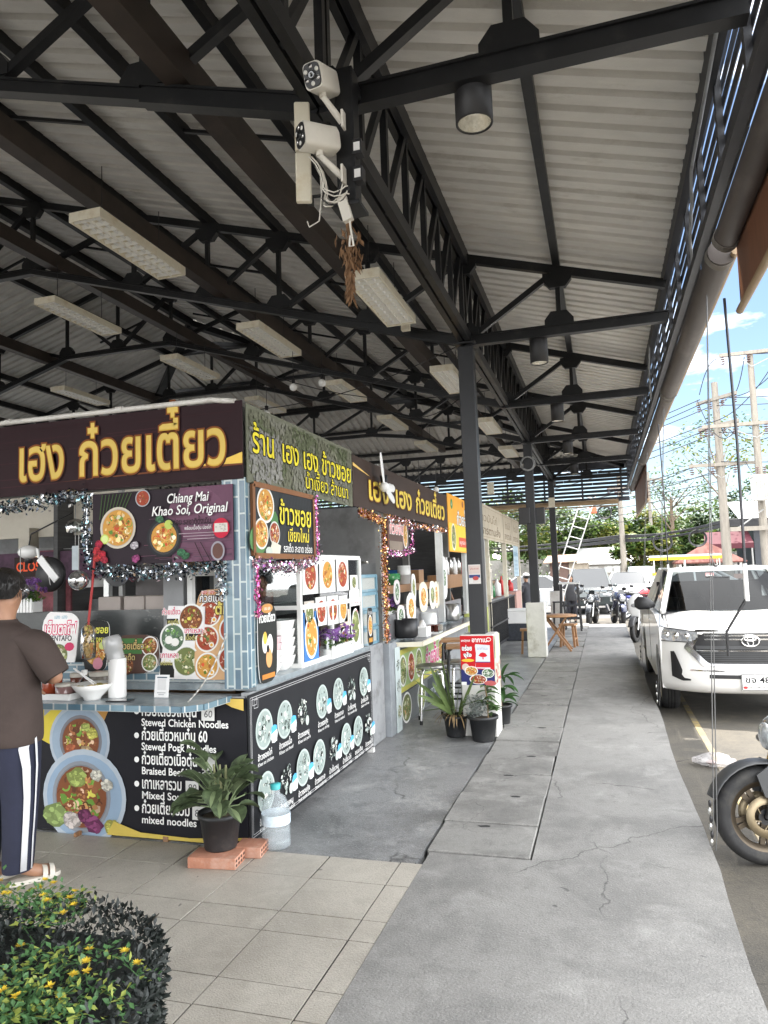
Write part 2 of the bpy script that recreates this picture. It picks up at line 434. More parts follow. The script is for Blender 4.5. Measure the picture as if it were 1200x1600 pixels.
BLKP = mat('black_plastic', (.018, .018, .02), .42, var=.2, dirt=(.06, .055, .05), dscale=8, dlo=.6, dhi=.95)
WHP = mat('white_plastic', (.78, .78, .77), .35, var=.05, dirt=(.55, .52, .47), dscale=7, dlo=.6, dhi=.9)
GREY = mat('grey_paint', (.3, .31, .32), .55, var=.15, dirt=(.16, .16, .16), dscale=5)
WOOD = mat('brown_wood', (.30, .155, .07), .5, var=.3, scale=7, stretch=(8, 8, 1.2), bump=.15, bscale=20)
WOODX = mat('brown_wood_top', (.33, .18, .085), .5, var=.3, scale=7, stretch=(1.2, 8, 8))
REDP = mat('red_plastic', (.5, .03, .03), .4, var=.1)
BLUEP = mat('blue_plastic', (.16, .3, .38), .5, var=.12, dirt=(.3, .4, .45), dscale=5)
POTM = mat('black_pot_plastic', (.022, .023, .025), .5, var=.25, dirt=(.1, .09, .075), dscale=9, dlo=.55, dhi=.95)
SOIL = mat('potting_soil', (.05, .035, .022), .95, var=.5, scale=30, bump=.8, bscale=60)
GL_CLEAR = glass('clear_glass'); GL_DARK = mat('dark_glass', (.012, .014, .016), .04, var=0, coat=.6)
GOLD = mat('gold_anodised', (.5, .33, .10), .3, metal=.9, var=.1)

# ------------------------------------------------------------------ ground
def concrete(name, base, dark, light, scale=1., rough=.8, cracks=True, cs=1.1, stretch=(1, 1, 1), spots=True):
    m = mat(name, base, rough, var=.1, scale=45*scale)
    nt = m.node_tree; N = nt.nodes; L = nt.links; b = N['Principled BSDF']
    src = b.inputs['Base Color'].links[0].from_socket
    tc = N.new('ShaderNodeTexCoord'); mp = N.new('ShaderNodeMapping'); mp.inputs['Scale'].default_value = stretch; L.new(tc.outputs['Object'], mp.inputs['Vector'])
    def layer(src, sc, lo, hi, col, amt, det=9, rg=.68):
        n = N.new('ShaderNodeTexNoise'); n.inputs['Scale'].default_value = sc; n.inputs['Detail'].default_value = det; n.inputs['Roughness'].default_value = rg; n.inputs['Distortion'].default_value = .4
        L.new(mp.outputs[0], n.inputs['Vector'])
        r = N.new('ShaderNodeMapRange'); r.inputs[1].default_value = lo; r.inputs[2].default_value = hi; r.inputs[4].default_value = amt
        L.new(n.outputs['Fac'], r.inputs[0]); x = N.new('ShaderNodeMix'); x.data_type = 'RGBA'
        L.new(r.outputs[0], x.inputs[0]); L.new(src, x.inputs[6]); x.inputs[7].default_value = (*col, 1); return x.outputs[2]
    src = layer(src, .8*scale, .46, .62, dark, .85)
    src = layer(src, 2.3*scale, .53, .70, light, .8)
    src = layer(src, 6*scale, .52, .66, tuple(c*1.05 for c in dark), .5)
    src = layer(src, 14*scale, .58, .75, tuple(c*.8 for c in dark), .5)
    if spots: src = layer(src, 8*scale, .70, .73, (.05, .05, .05), .7, det=5, rg=.55)
    src = layer(src, 170*scale, .56, .68, tuple(c*.55 for c in dark), .45, det=2, rg=.5)
    src = layer(src, 120*scale, .60, .72, tuple(min(1, c*1.35) for c in light), .4, det=2, rg=.5)
    if cracks:
        vo = N.new('ShaderNodeTexVoronoi'); vo.feature = 'DISTANCE_TO_EDGE'; vo.inputs['Scale'].default_value = cs
        nd = N.new('ShaderNodeTexNoise'); nd.inputs['Scale'].default_value = 3; nd.inputs['Detail'].default_value = 6; L.new(tc.outputs['Object'], nd.inputs['Vector'])
        ma = N.new('ShaderNodeMix'); ma.data_type = 'RGBA'; ma.blend_type = 'LINEAR_LIGHT'; ma.inputs[0].default_value = .16
        L.new(tc.outputs['Object'], ma.inputs[6]); L.new(nd.outputs['Color'], ma.inputs[7]); L.new(ma.outputs[2], vo.inputs['Vector'])
        r = N.new('ShaderNodeMapRange'); r.inputs[1].default_value = .0; r.inputs[2].default_value = .005; r.inputs[3].default_value = 1; r.inputs[4].default_value = 0
        L.new(vo.outputs['Distance'], r.inputs[0])
        # broken: keep only where a large noise is high
        n = N.new('ShaderNodeTexNoise'); n.inputs['Scale'].default_value = 1.7; L.new(tc.outputs['Object'], n.inputs['Vector'])
        r2 = N.new('ShaderNodeMapRange'); r2.inputs[1].default_value = .48; r2.inputs[2].default_value = .56; L.new(n.outputs['Fac'], r2.inputs[0])
        mm = N.new('ShaderNodeMath'); mm.operation = 'MULTIPLY'; L.new(r.outputs[0], mm.inputs[0]); L.new(r2.outputs[0], mm.inputs[1])
        m3 = N.new('ShaderNodeMath'); m3.operation = 'MULTIPLY'; m3.inputs[1].default_value = .75; L.new(mm.outputs[0], m3.inputs[0])
        x = N.new('ShaderNodeMix'); x.data_type = 'RGBA'; L.new(m3.outputs[0], x.inputs[0]); L.new(src, x.inputs[6]); x.inputs[7].default_value = (*tuple(c*.4 for c in dark), 1); src = x.outputs[2]
    L.new(src, b.inputs['Base Color'])
    nb = N.new('ShaderNodeTexNoise'); nb.inputs['Scale'].default_value = 90*scale; nb.inputs['Detail'].default_value = 6; L.new(tc.outputs['Object'], nb.inputs['Vector'])
    bp = N.new('ShaderNodeBump'); bp.inputs['Strength'].default_value = .6; bp.inputs['Distance'].default_value = .006; L.new(nb.outputs['Fac'], bp.inputs['Height']); L.new(bp.outputs[0], b.inputs['Normal'])
    return m
WALKM = concrete('worn_walkway_concrete', (.25, .244, .232), (.152, .149, .143), (.335, .328, .313), cs=.7)
FLOORM = concrete('polished_floor_concrete', (.245, .248, .25), (.10, .103, .105), (.44, .44, .435), rough=.38, scale=1.0, cs=.4)
SLABM = concrete('drain_slab_concrete', (.24, .235, .222), (.125, .122, .116), (.34, .333, .315), scale=1.3, cs=1.6)
ASPH = concrete('sandy_asphalt', (.098, .088, .072), (.062, .058, .051), (.15, .13, .098), scale=1., rough=.9, cs=.5, spots=False)
ROADM = concrete('street_asphalt', (.13, .125, .12), (.09, .09, .09), (.18, .175, .16), scale=.5, rough=.9, cs=.25, spots=False)
TILEM = concrete('beige_floor_tile', (.43, .40, .35), (.32, .295, .255), (.49, .46, .405), scale=1.4, rough=.45, cracks=False)
GROUT = mat('dark_grout', (.03, .028, .026), .9, var=.3, scale=20)

b = MB(); b.add([(-300, -80, -.125), (300, -80, -.125), (300, 500, -.125), (-300, 500, -.125)], [(0, 1, 2, 3)], ASPH); tag(b.build('ground'), kind='structure')
b = MB(); b.add([(-150, 24.5, -.121), (150, 24.5, -.121), (150, 34, -.121), (-150, 34, -.121)], [(0, 1, 2, 3)], ROADM); tag(b.build('street'), kind='structure')
# yellow line along the parking bay, worn
YEL = mat('worn_yellow_paint', (.34, .25, .075), .85, var=.3, scale=14, dirt=(.145, .133, .115), dscale=3, dlo=.36, dhi=.56)
b = MB(); b.add([(.80, -3, -.121), (.86, -3, -.121), (.90, 20, -.121), (.84, 20, -.121)], [(0, 1, 2, 3)], YEL); tag(b.build('road_marking'), kind='structure')
# walkway: raised concrete with a slightly irregular kerb edge
R = random.Random(3); ys = [-9+i*.33 for i in range(90)]; ys = [y for y in ys if y < 20.65]+[20.68]
def kx(y): return .475+.012*sin(y*1.7)+R.uniform(-.006, .006)
edge = [(kx(y), y) for y in ys]
b = MB()
for (x0, y0), (x1, y1) in zip(edge[:-1], edge[1:]):
    b.add([(-.47, y0, 0), (x0, y0, 0), (x1, y1, 0), (-.47, y1, 0), (x0-.012, y0, -.0), (x0+.004, y0, -.02), (x1+.004, y1, -.02), (x0+.012, y0, -.13), (x1+.012, y1, -.13)],
          [(0, 1, 2, 3), (1, 5, 6, 2), (5, 7, 8, 6)], WALKM)
b.add([(-.47, 20.68, 0), (edge[-1][0], 20.68, 0), (edge[-1][0], 20.7, -.13), (-.47, 20.7, -.13)], [(0, 1, 2, 3)], WALKM)
b.add([(-1.044, -9, 0), (-.47, -9, 0), (-.47, 4.125, 0), (-1.044, 4.125, 0)], [(0, 1, 2, 3)], WALKM)
tag(b.build('walkway_pavement'), kind='structure')
# drain trench floor and its cover slabs
b = MB(); b.add([(-1.09, 4.12, -.06), (-.46, 4.12, -.06), (-.46, 20.68, -.06), (-1.09, 20.68, -.06)], [(0, 1, 2, 3)], mat('drain_dirt', (.03, .028, .026), .95)); tag(b.build('drain_channel'), kind='structure')
y = 4.14; i = 0; slab0 = []
HOLE = mat('slab_pit', (.025, .025, .025), .95)
while y < 20.4:
    L_ = R.choice([.44, .5, .56, .6]); b = MB(); dz = R.uniform(-.008, .012)
    x0, x1 = -1.072+R.uniform(-.006, .008), -.478+R.uniform(-.008, .004)
    b.box(((x0+x1)/2, y+L_/2, -.03+dz), (x1-x0, L_-.012, .06), SLABM, RZ(R.uniform(-.012, .012)))
    if i in (0, 1, 2, 3, 5, 8, 11):
        b.add([(-.8+.05*cos(a*.7)*R.uniform(.6, 1.1)+.12*(i % 2), y+L_-.06+.022*sin(a*.7)*R.uniform(.6, 1.2), .0012+dz) for a in range(9)], [tuple(range(9))], HOLE)
    tag(b.build('drain_cover_slab', bevel=.006), kind='structure'); y += L_; i += 1
# stall floor (polished concrete) from the tile edge back
b = MB(); b.prism([(-17, 3.97), (-1.085, 3.97), (-1.085, 20.9), (-17, 20.9)], 'z', -.2, -.002, FLOORM)
b.add([(-2.05, 3.955, -.004), (-1.09, 3.955, -.004), (-1.09, 3.97, -.002), (-2.05, 3.97, -.002)], [(0, 1, 2, 3)], FLOORM)
tag(b.build('stall_floor'), kind='structure')
b = MB(); b.prism([(-17, 20.9), (-1.085, 20.9), (-1.085, 23), (-17, 23)], 'z', -.2, -.06, WALKM); tag(b.build('rear_pavement'), kind='structure')
# tiles: a grout bed with individual tiles pressed in (one surface)
b = MB(); b.add([(-9, -6, -.008), (-1.045, -6, -.008), (-1.045, 3.962, -.008), (-9, 3.962, -.008)], [(0, 1, 2, 3)], GROUT)
xs = [-1.045]; w = [.30, .60]
cols = [(-1.17, -1.042)]; x = -1.17
while x > -8.5: cols.append((x-.42, x)); x -= .42
yb = [3.955, 3.66, 3.28, 3.09]
while yb[-1] > -5.5: yb += [yb[-1]-.39, yb[-1]-.58]
rows = [(q, p) for p, q in zip(yb[:-1], yb[1:])]
for (x0, x1) in cols:
    for (y0, y1) in rows:
        g = .003; gx0, gx1 = R.uniform(.003, .0075), R.uniform(.003, .006); z = R.uniform(-.0015, .0012)
        b.prism([(x0+gx0, y0+g), (x1-gx1, y0+g), (x1-gx1, y1-g), (x0+gx0, y1-g)], 'z', -.012, -.0015+z, TILEM)
tag(b.build('tiled_floor'), kind='structure')

# ------------------------------------------------------------------ market pavilion (steel roof on columns)
pav = thing('market_pavilion', 'long steel framed market roof on black columns with corrugated zinc sheeting and slatted eave screens', 'pavilion')
def zr(x): return min(4.55-.295*x, 4.55-.295*(-15.5-x))      # underside of the purlin line
def zt(x, Y): return min(zr(x), 4.42+.295*(21.0-Y))-.09         # top chord
XR = [.72, -.28, -1.22, -2.25, -3.3, -4.2, -5.2, -6.7, -7.75]
XA = XR+[-15.5-x for x in reversed(XR[:-1])]
# corrugated sheets: trapezoid ribs running down the slope
def sheet_right(sign):
    m = MB(); p = .183; y = -9.
    while y < 20.95:
        pr = [(y, 0), (y+.11, 0), (y+.122, .042), (y+.17, .042), (y+p, 0)]
        def xs_(yy): return -7.75 if yy < 12.5 else -7.75+(yy-12.5)
        for (ya, za), (yb, zb) in zip(pr[:-1], pr[1:]):
            def q(yy, x, dz):
                X = x if sign > 0 else -15.5-x
                return (X, yy, zr(x)+.055+dz)
            A, B = q(ya, .74, za), q(yb, .74, zb); C, D = q(yb, xs_(yb), zb), q(ya, xs_(ya), za)
            m.add([A, B, C, D], [(0, 1, 2, 3)], ZINC)
        y += p
    return m.build('roof_sheet', pav)
sheet_right(1); sheet_right(-1)
m = MB(); p = .183; x = -16.1
while x < .6:
    pr = [(x, 0), (x+.11, 0), (x+.122, .042), (x+.17, .042), (x+p, 0)]
    for (xa, za), (xb, zb) in zip(pr[:-1], pr[1:]):
        def hz(yy): return 4.42+.055+.295*(20.95-yy)
        ya, yb = 12.5+abs(xa+7.75), 12.5+abs(xb+7.75)
        if min(ya, yb) < 21: m.add([(xa, 21.05, hz(21.05)+za), (xb, 21.05, hz(21.05)+zb), (xb, yb, hz(yb)+zb), (xa, ya, hz(ya)+za)], [(0, 1, 2, 3)], ZINC)
    x += p
m.build('roof_sheet', pav)
# purlins
for x in XA[1:-1]:
    if abs(x+7.75) < .01: continue
    ye = 12.5+abs(x+7.75)-.1
    m = MB(); m.bar((x, -9, zr(x)-.005), (x, ye, zr(x)-.005), .07, .11, BLK); m.build('purlin', pav)
m = MB(); m.bar((-7.75, -9, zr(-7.75)-.03), (-7.75, 12.5, zr(-7.75)-.03), .1, .14, BLK); m.build('ridge_beam', pav)
for Y in (13.6, 15.0, 16.4, 17.8, 19.2, 20.4):
    h = (Y-12.5)-.1; z = 4.42+.295*(20.95-Y)-.005; m = MB(); m.bar((-7.75-h, Y, z), (-7.75+h, Y, z), .11, .07, BLK); m.build('purlin', pav)
for sx in (1, -1):
    m = MB(); m.bar((-7.75, 12.5, 6.78), (-7.75+sx*8.45, 20.95, 4.33), .16, .12, BLK); m.build('hip_rafter', pav)
# trusses
TY = [-8.9, -5.9, -2.9, .1, 3.2, 7.15, 10.2, 13.3, 16.4, 19.5]
def truss(Y):
    m = MB()
    top = lambda x: zt(x, Y)
    def bot(x):
        xx = x if x > -7.75 else -15.5-x
        if xx >= -1.22: return 3.93
        return min(3.93+.295*(-1.22-xx), 5.55, max(top(x)-.75, 3.93))
    xs = XA
    for a, c in zip(xs[:-1], xs[1:]):
        m.bar((a, Y, top(a)), (c, Y, top(c)), .065, .085, BLK)
        hh = .095 if a > -1.3 else .07; m.bar((a, Y, bot(a)), (c, Y, bot(c)), .08, hh, BLK)
        m.bar((a, Y, bot(a)+hh/2), (c, Y, bot(c)+hh/2), .11, .014, BLK)
    for i, x in enumerate(xs):
        if top(x)-bot(x) > .2 and 0 < i < len(xs)-1: m.bar((x, Y, bot(x)), (x, Y, top(x)), .045, .045, BLK, up=(0, 1, 0))
    n = len(xs)
    for i in range(1, n-2):
        a, c = xs[i], xs[i+1]
        if i == 1: m.bar((xs[2], Y, bot(xs[2])), (xs[1], Y, top(xs[1])), .055, .055, BLK, up=(0, 1, 0)); continue
        if i == n-3: m.bar((xs[i], Y, bot(xs[i])), (xs[i+1], Y, top(xs[i+1])), .055, .055, BLK, up=(0, 1, 0)); continue
        if a > -7.75: p, q = (a, Y, top(a)), (c, Y, bot(c))
        else: p, q = (a, Y, bot(a)), (c, Y, top(c))
        m.bar(p, q, .055, .055, BLK, up=(0, 1, 0))
    def gus(x, z, up):
        s = 1 if up else -1; w = .14
        m.prism([(x-w, z), (x+w, z), (x+w, z+s*.07), (x+w*.55, z+s*.15), (x-w*.55, z+s*.15), (x-w, z+s*.07)][::s], 'y', Y-.035, Y+.035, BLK)
    for i, x in enumerate(xs[1:-1]):
        if top(x)-bot(x) > .5:
            gus(x, bot(x)+.04, True); gus(x, top(x)-.03, False)
    m.build('roof_truss', pav)
for Y in TY: truss(Y)
# rafters between trusses (thin angle battens seen against the sheet)
for Y in (1.6, 5.2, 8.7, 11.7):
    for sx in (1, -1):
        f = (lambda x: x) if sx > 0 else (lambda x: -15.5-x)
        for a, c in ((-2.25, -3.3), (-4.2, -5.2), (-6.2, -7.2)): m = MB(); m.bar((f(a), Y, zr(a)-.03), (f(c), Y, zr(c)-.03), .03, .03, BLK); m.build('tie_rod', pav)
# lengthwise girders over the column lines
def girder(x, sx):
    m = MB(); zb, ztp = 3.93, zr(-1.22)-.09
    for dx in (-.035, .035): m.bar((x+dx, -9, zb+.03), (x+dx, 20.8, zb+.03), .05, .1, BLK)
    ytop = 18.0
    for dx in (-.035, .035): m.bar((x+dx, -9, ztp-.04), (x+dx, 19.2, ztp-.04), .05, .09, BLK)
    y = -8.9; k = 0
    while y < 19:
        m.bar((x, y, zb), (x, y, ztp-.05), .045, .045, BLK, up=(0, 1, 0))
        m.bar((x, y, zb+.05), (x, y+.51, ztp-.05), .045, .045, BLK, up=(0, 1, 0))
        y += .51+.02*(k % 3); k += 1
    m.build('girder', pav)
girder(-1.22, 1); girder(-14.28, -1)
for x, yy in [(-1.22, y) for y in (-5.2, 7.15, 13.35, 19.5)]+[(-14.28, y) for y in (-5.2, 1, 7.15, 13.35, 19.5)]:
    m = MB(); m.box((x, yy, 2.42), (.155, .155, 2.9), BLKC); m.box((x, yy, 3.9), (.22, .22, .02), BLKC)
    c = m.build('column', pav, bevel=.006)
    PL = mat('white_plinth_paint', (.62, .61, .58), .55, var=.1, dirt=(.3, .27, .22), dscale=4.5, dlo=.52, dhi=.8, bump=.3, bscale=25)
    m = MB(); m.box((x, yy, .485), (.33, .33, .97), PL); m.build('plinth', c, bevel=.012)
# brown box beams that carry the lamps
for x in (-2.02, -4.0, -6.3, -9.2, -11.5, -13.4):
    xx = x if x > -7.75 else -15.5-x
    z = min(3.93+.295*(-1.22-xx), 5.55)+.15; m = MB(); m.bar((x, -9, z), (x, 15.2 if xx < -4 else 19, z), .13, .18, BRN); m.build('lamp_beam', pav)
# slatted eave screens
SLAT = mat('dark_slat_paint', (.025, .027, .034), .5, var=.3)
def screen(axis, fixed, a0, a1, zlo, zhi, pitch, posts):
    m = MB(); z = zlo; RR = random.Random(11)
    while z < zhi:
        a = a0
        while a < a1:
            l = RR.uniform(1.7, 2.6); e = min(a+l, a1)
            if axis == 'y': m.box((fixed+RR.uniform(-.004, .004), (a+e)/2, z), (.006, e-a-.006, pitch*.66), SLAT)
            else: m.box(((a+e)/2, fixed, z), (e-a-.006, .008, pitch*.7), SLAT)
            a = e
        z += pitch
    p = a0
    while p < a1:
        if axis == 'y': m.box((fixed-.03, p, (zlo+zhi)/2), (.035, .05, zhi-zlo), SLAT)
        else: m.box((p, fixed-.03, (zlo+zhi)/2), (.05, .035, zhi-zlo), SLAT)
        p += posts
    if axis == 'y': m.box((fixed-.07, (a0+a1)/2, zhi-.03), (.06, a1-a0, .22), SLAT); m.box((fixed-.06, (a0+a1)/2, zlo-.06), (.05, a1-a0, .06), SLAT)
    else: m.box(((a0+a1)/2, fixed-.07, zhi), (a1-a0, .06, .2), SLAT); m.box(((a0+a1)/2, fixed-.06, zlo-.06), (a1-a0, .05, .06), SLAT)
    m.build('slat_screen', pav)
screen('y', .80, -9, 20.9, 3.74, 4.42, .112, .78)
screen('x', 20.98, -16.2, .8, 3.46, 4.42, .108, 1.05)
screen('y', -16.3, -9, 20.9, 3.74, 4.42, .112, 1.56)
# conduit on the eave screen
m = MB(); m.tube([(.7, 3.3, 4.3), (.71, 5.0, 4.2), (.72, 5.15, 4.05), (.74, 5.5, 3.95), (.76, 5.6, 3.72)],   .011, GREY); m.build('conduit', pav); m = MB(); m.tube([(.7, 9.3, 4.3), (.71, 9.8, 4.1), (.74, 10.2, 3.9), (.76, 10.3, 3.72)], .011, GREY); m.build('conduit', pav)

# ------------------------------------------------------------------ roll-down awnings along the eave
AWB = mat('wood_print_vinyl', (.2, .085, .045), .5, var=.35, scale=5, stretch=(1, 14, 1), dirt=(.16, .06, .03), dscale=3)
AWG = mat('worn_grey_vinyl', (.085, .072, .066), .6, var=.2, scale=4, dirt=(.15, .13, .12), dscale=3, stretch=(1, .4, 1))
TAN = mat('tan_bar', (.34, .24, .14), .5, var=.12)
def awning(y0, y1, drop, label, r=.075, z=3.63, grp='roller awnings hung along the eave'):
    t = thing('roller_awning', label, 'awning', (.86, (y0+y1)/2, z), group=grp); L_ = (y1-y0)/2
    m = MB(); m.tube([(0, -L_, 0), (0, -L_*.5, .004), (0, 0, -.006), (0, L_*.4, .003), (0, L_, 0)], r, AWG, 14); m.build('roll', t)
    if drop > 0:
        m = MB(); P = []
        for i in range(9):
            f = i/8; P.append([(r*.8+.012*sin(k*1.3)*f, -L_+2*L_*k/24, -.03-drop*f) for k in range(25)])
        m.grid(P, AWB); m.build('valance', t, solid=.004)
    m = MB(); m.tube([(r*.8, -L_-.05, -.03-drop), (r*.8, L_+.05, -.03-drop)], .024, TAN, 8); m.build('bottom_bar', t)
    for e in (-L_, L_):
        m = MB()
        for k in range(4): m.tube([(.0+(r+.003)*cos(q*pi/10), e*.985+.02*k+.012*sin(q*.9), (r+.003)*sin(q*pi/10)) for q in range(21)], .005, mat('grey_rope', (.2, .185, .165), .9, var=.2), 5, caps=False)
        m.build('rope_tie', t)
    return t
awning(-4.5, 4.86, .42, 'half lowered roller awning with brown wood print, nearest along the eave')
awning(5.0, 9.0, .0, 'fully rolled up grey brown awning directly behind the lowered near one', r=.088, z=3.62)
awning(9.15, 14.8, .0, 'fully rolled up awning in the middle of the eave beyond the rope tie', r=.075, z=3.62)
awning(15.0, 20.3, .74, 'lowered roller awning with brown wood print at the far end of the eave')
t = thing('roller_awning', 'rolled awning on a tan bar under the slatted end screen', 'awning', (-7.6, 20.9, 3.36), group='roller awnings hung along the eave')
m = MB(); m.tube([(-8.3, 0, 0), (8.1, 0, 0)], .07, TAN, 12); m.build('roll', t); m = MB(); m.tube([(-8.3, .0, -.11), (8.1, 0, -.11)], .02, TAN, 8); m.build('bottom_bar', t)
# cranks and pull cords
def crank(x, y, top, labels, name='awning_crank'):
    t = thing(name, labels, 'crank handle', (x, y, top))
    m = MB(); m.tube([(0, 0, 0), (.01, .0, -.9), (0, .01, -(top-1.38))], .0085, mat('dark_rod', (.05, .05, .055), .4, metal=.6), 7); m.build('rod', t)
    m = MB(); z = -(top-1.38); m.tube([(0, .01, z), (-.125, 0, z-.2), (-.125, 0, z-.34)], .008, BLKP, 7); m.tube([(0, .01, z+.2), (0, .01, z-.02)], .014, WHP, 8); m.build('handle', t)
    return t
crank(.80, 4.7, 3.2, 'awning crank rod with white grip hanging in front of the pickup')
crank(.83, 10.4, 3.5, 'thin dark awning crank rod hanging between the pickup mirror and the rolled awning')
def cord(x, y, dx, label):
    t = thing('tie_down_wire', label, 'wire', (x, y, 0), group='awning pull cords tied down at the kerb')
    C_ = mat('steel_wire_cord', (.12, .12, .12), .5, metal=.5)
    m = MB(); m.tube([(.33, dx, 3.5), (.02, .0, .22), (0, 0, .02)], .0032, C_, 5); m.tube([(.34, dx+.05, 3.5), (.035, .03, .1), (.02, .02, .0)], .0032, C_, 5); m.build('wire', t)
    m = MB()
    for k in range(6): m.lathe([(.003, 0), (.009, .008), (.009, .03), (.003, .038)], BLKP if k % 2 else STEEL, 7, (.004*(k % 2), 0, .03+.042*k))
    m.build('turnbuckle', t)
cord(.485, 4.45, 1.0, 'pair of wires with a turnbuckle at the kerb beside the near motorcycle')
cord(.49, 8.76, .6, 'pair of wires with a turnbuckle at the kerb beside the pickup wheel')
cord(.492, 12.55, .4, 'pair of wires tied at the kerb beyond the pickup mirror')
# ------------------------------------------------------------------ noodle stall at the corner
def part(mb, name, t, **k): return mb.build(name, t, loc=-V(t.location), **k)
BTILE = brick_mat('blue_glazed_tile', (.085, .15, .20), (.16, .25, .30), (.42, .46, .46), .10, .05)
BTILEV = brick_mat('blue_glazed_tile_upright', (.08, .135, .19), (.18, .27, .31), (.42, .48, .48), .21, .048, coords=('z', 'xy'))
CTOP = mat('grey_stone_top', (.24, .28, .30), .25, var=.3, scale=5, dirt=(.42, .44, .44), dscale=6, dlo=.55, dhi=.8)
MARB = mat('dark_marble', (.055, .06, .06), .22, var=.3, scale=4, dirt=(.22, .23, .22), dscale=3.2, dlo=.56, dhi=.66, stretch=(1, 1, 2.2))
ALU = mat('aluminium_frame', (.6, .61, .6), .4, metal=.6, var=.1)
STL = mat('grey_steel_post', (.3, .3, .29), .5, metal=.2, var=.15)
WALLC = mat('cream_partition', (.55, .51, .43), .7, var=.08, dirt=(.36, .32, .26), dscale=1.5)
WALLG = mat('grey_partition', (.27, .275, .28), .7, var=.12, dirt=(.17, .17, .17), dscale=2)
DKIN = mat('dark_cloth', (.03, .03, .035), .8, var=.3)
PVC = mat('white_pvc_pipe', (.62, .6, .56), .4, var=.1, dirt=(.4, .38, .34), dscale=8)

st = thing('noodle_stall', 'corner noodle stall with blue tiled counter, fold-down shelf and maroon header', 'market stall', (-3.6, 5.2, 0))
m = MB(); m.box((-3.66, 4.03, .455), (3.06, .1, .85), GREY); m.box((-2.135, 5.15, .465), (.05, 2.3, .87), GREY); part(m, 'counter_base', st)
m = MB(); m.box((-2.44, 5.2, .92), (.70, 2.26, .04), CTOP); part(m, 'countertop', st, bevel=.004)
m = MB(); m.box((-3.7, 4.19, .92), (2.88, .23, .045), CTOP); part(m, 'countertop', st)
m = MB(); m.box((-2.17, 4.03, 1.575), (.155, .15, 1.29), BTILEV); part(m, 'tiled_column', st)
m = MB(); m.box((-3.72, 4.13, 1.0), (2.92, .04, .13), BTILE); part(m, 'tiled_upstand', st)
m = MB(); m.box((-3.75, 4.42, 1.17), (2.9, .03, .46), MARB); part(m, 'splash_panel', st)
m = MB(); m.prism([(-5.2, 3.6), (-2.32, 3.6), (-2.235, 3.68), (-2.22, 3.965), (-5.2, 3.965)], 'z', .855, .888, CTOP); part(m, 'fold_down_shelf', st)
m = MB(); m.box((-3.76, 3.594, .871), (2.88, .01, .036), BTILE); m.bar((-2.317, 3.594, .871), (-2.231, 3.676, .871), .01, .036, BTILE); m.bar((-2.227, 3.68, .871), (-2.213, 3.965, .871), .01, .036, BTILE); part(m, 'shelf_edge_tiles', st)
for x, y in ((-2.16, 4.0), (-2.16, 6.9), (-5.2, 4.0), (-5.2, 6.9)):
    m = MB(); m.box((x, y, 1.35+(1.1 if x > -3 and y < 5 else 0)), (.05, .05, 2.7 if not (x > -3 and y < 5) else .5), STL); part(m, 'post', st)
m = MB(); m.bar((-5.2, 4.02, 2.45), (-2.15, 4.02, 2.45), .03, .48, STL); m.bar((-2.14, 4.0, 2.45), (-2.14, 10.0, 2.45), .03, .46, STL); part(m, 'header_frame', st)
m = MB(); m.tube([(-5.3, 3.93, 2.73), (-2.3, 3.93, 2.72), (-2.14, 3.95, 2.70)], .018, PVC, 8)
for x in (-4.8, -3.9, -3.0): m.tube([(x, 3.93, 2.727), (x+.05, 3.93, 2.727)], .022, PVC, 8)
part(m, 'top_pipe', st)
m = MB(); m.box((-3.3, 3.93, .012), (.02, .05, .024), WOOD); m.box((-2.67, 3.975, .015), (.035, .05, .03), mat('rusty_foot', (.3, .17, .09), .8)); m.box((-2.1, 6.28, .012), (.06, .05, .045), WHITE); part(m, 'counter_foot', st)
# support chain
t = thing('shelf_chain', 'thin steel chain holding up the fold-down shelf at the tiled column', 'chain', (-2.25, 3.95, .9))
m = MB(); P0, P1 = V((.03, -.01, .36)), V((-.08, -.27, 0)); 
for i in range(22):
    a = P0.lerp(P1, i/22); c = P0.lerp(P1, (i+1.1)/22); s_ = -.05*sin(pi*i/22); a.z += s_; c.z += -.05*sin(pi*(i+1.1)/22)
    m.bar(a, c, .009 if i % 2 else .003, .003 if i % 2 else .009, STEEL)
m.build('links', t)

# ------------------------------------------------------------------ sign boards
GLD = (.58, .36, .05); GLD2 = (.66, .48, .12); MAR = (.02, .0055, .008); YL = (.72, .62, .05); WHT = (.82, .82, .8); BLK_ = (.012, .012, .014)
b = Board(3.22, .49, MAR, .01)
R = random.Random(5)
for i in range(26):
    z = R.uniform(.02, .45); x = R.uniform(0, 2.6); l = R.uniform(.4, 1.3); k = R.uniform(.6, 2.); b.poly([(x, z), (min(3.2, x+l), z+.004), (min(3.2, x+l), z+.011), (x, z+.005)], (MAR[0]*k+.004, MAR[1]*k, MAR[2]*k))
b.poly([(1.8, .07), (3.22, .085), (3.22, .125), (2.75, .095)], (.16, .05, .02)); b.poly([(2.2, .08), (3.22, .10), (3.22, .118), (2.8, .092)], (.5, .22, .04)); b.poly([(2.85, .1), (3.22, .095), (3.22, .165), (3.05, .115)], (.75, .5, .1))
for w_, x, f in (('เฮง', .85, .43), ('เฮง', 1.50, .40), ('ก๋วยเตี๋ยว', 2.0, 1.12)):
    b.text(w_, x, .10, .40, GLD, off=.02, stroke=(.19, .055, .01), sw=.05, fit=f, drop=(.006, (.012, .003, .004)))
    b.text(w_, x, .103, .40, GLD2, off=.008, fit=f)
tag(b.build('sign_board', (-5.31, 3.945, 2.21)), 'maroon header sign with big gold Thai lettering across the front of the noodle stall', 'sign')
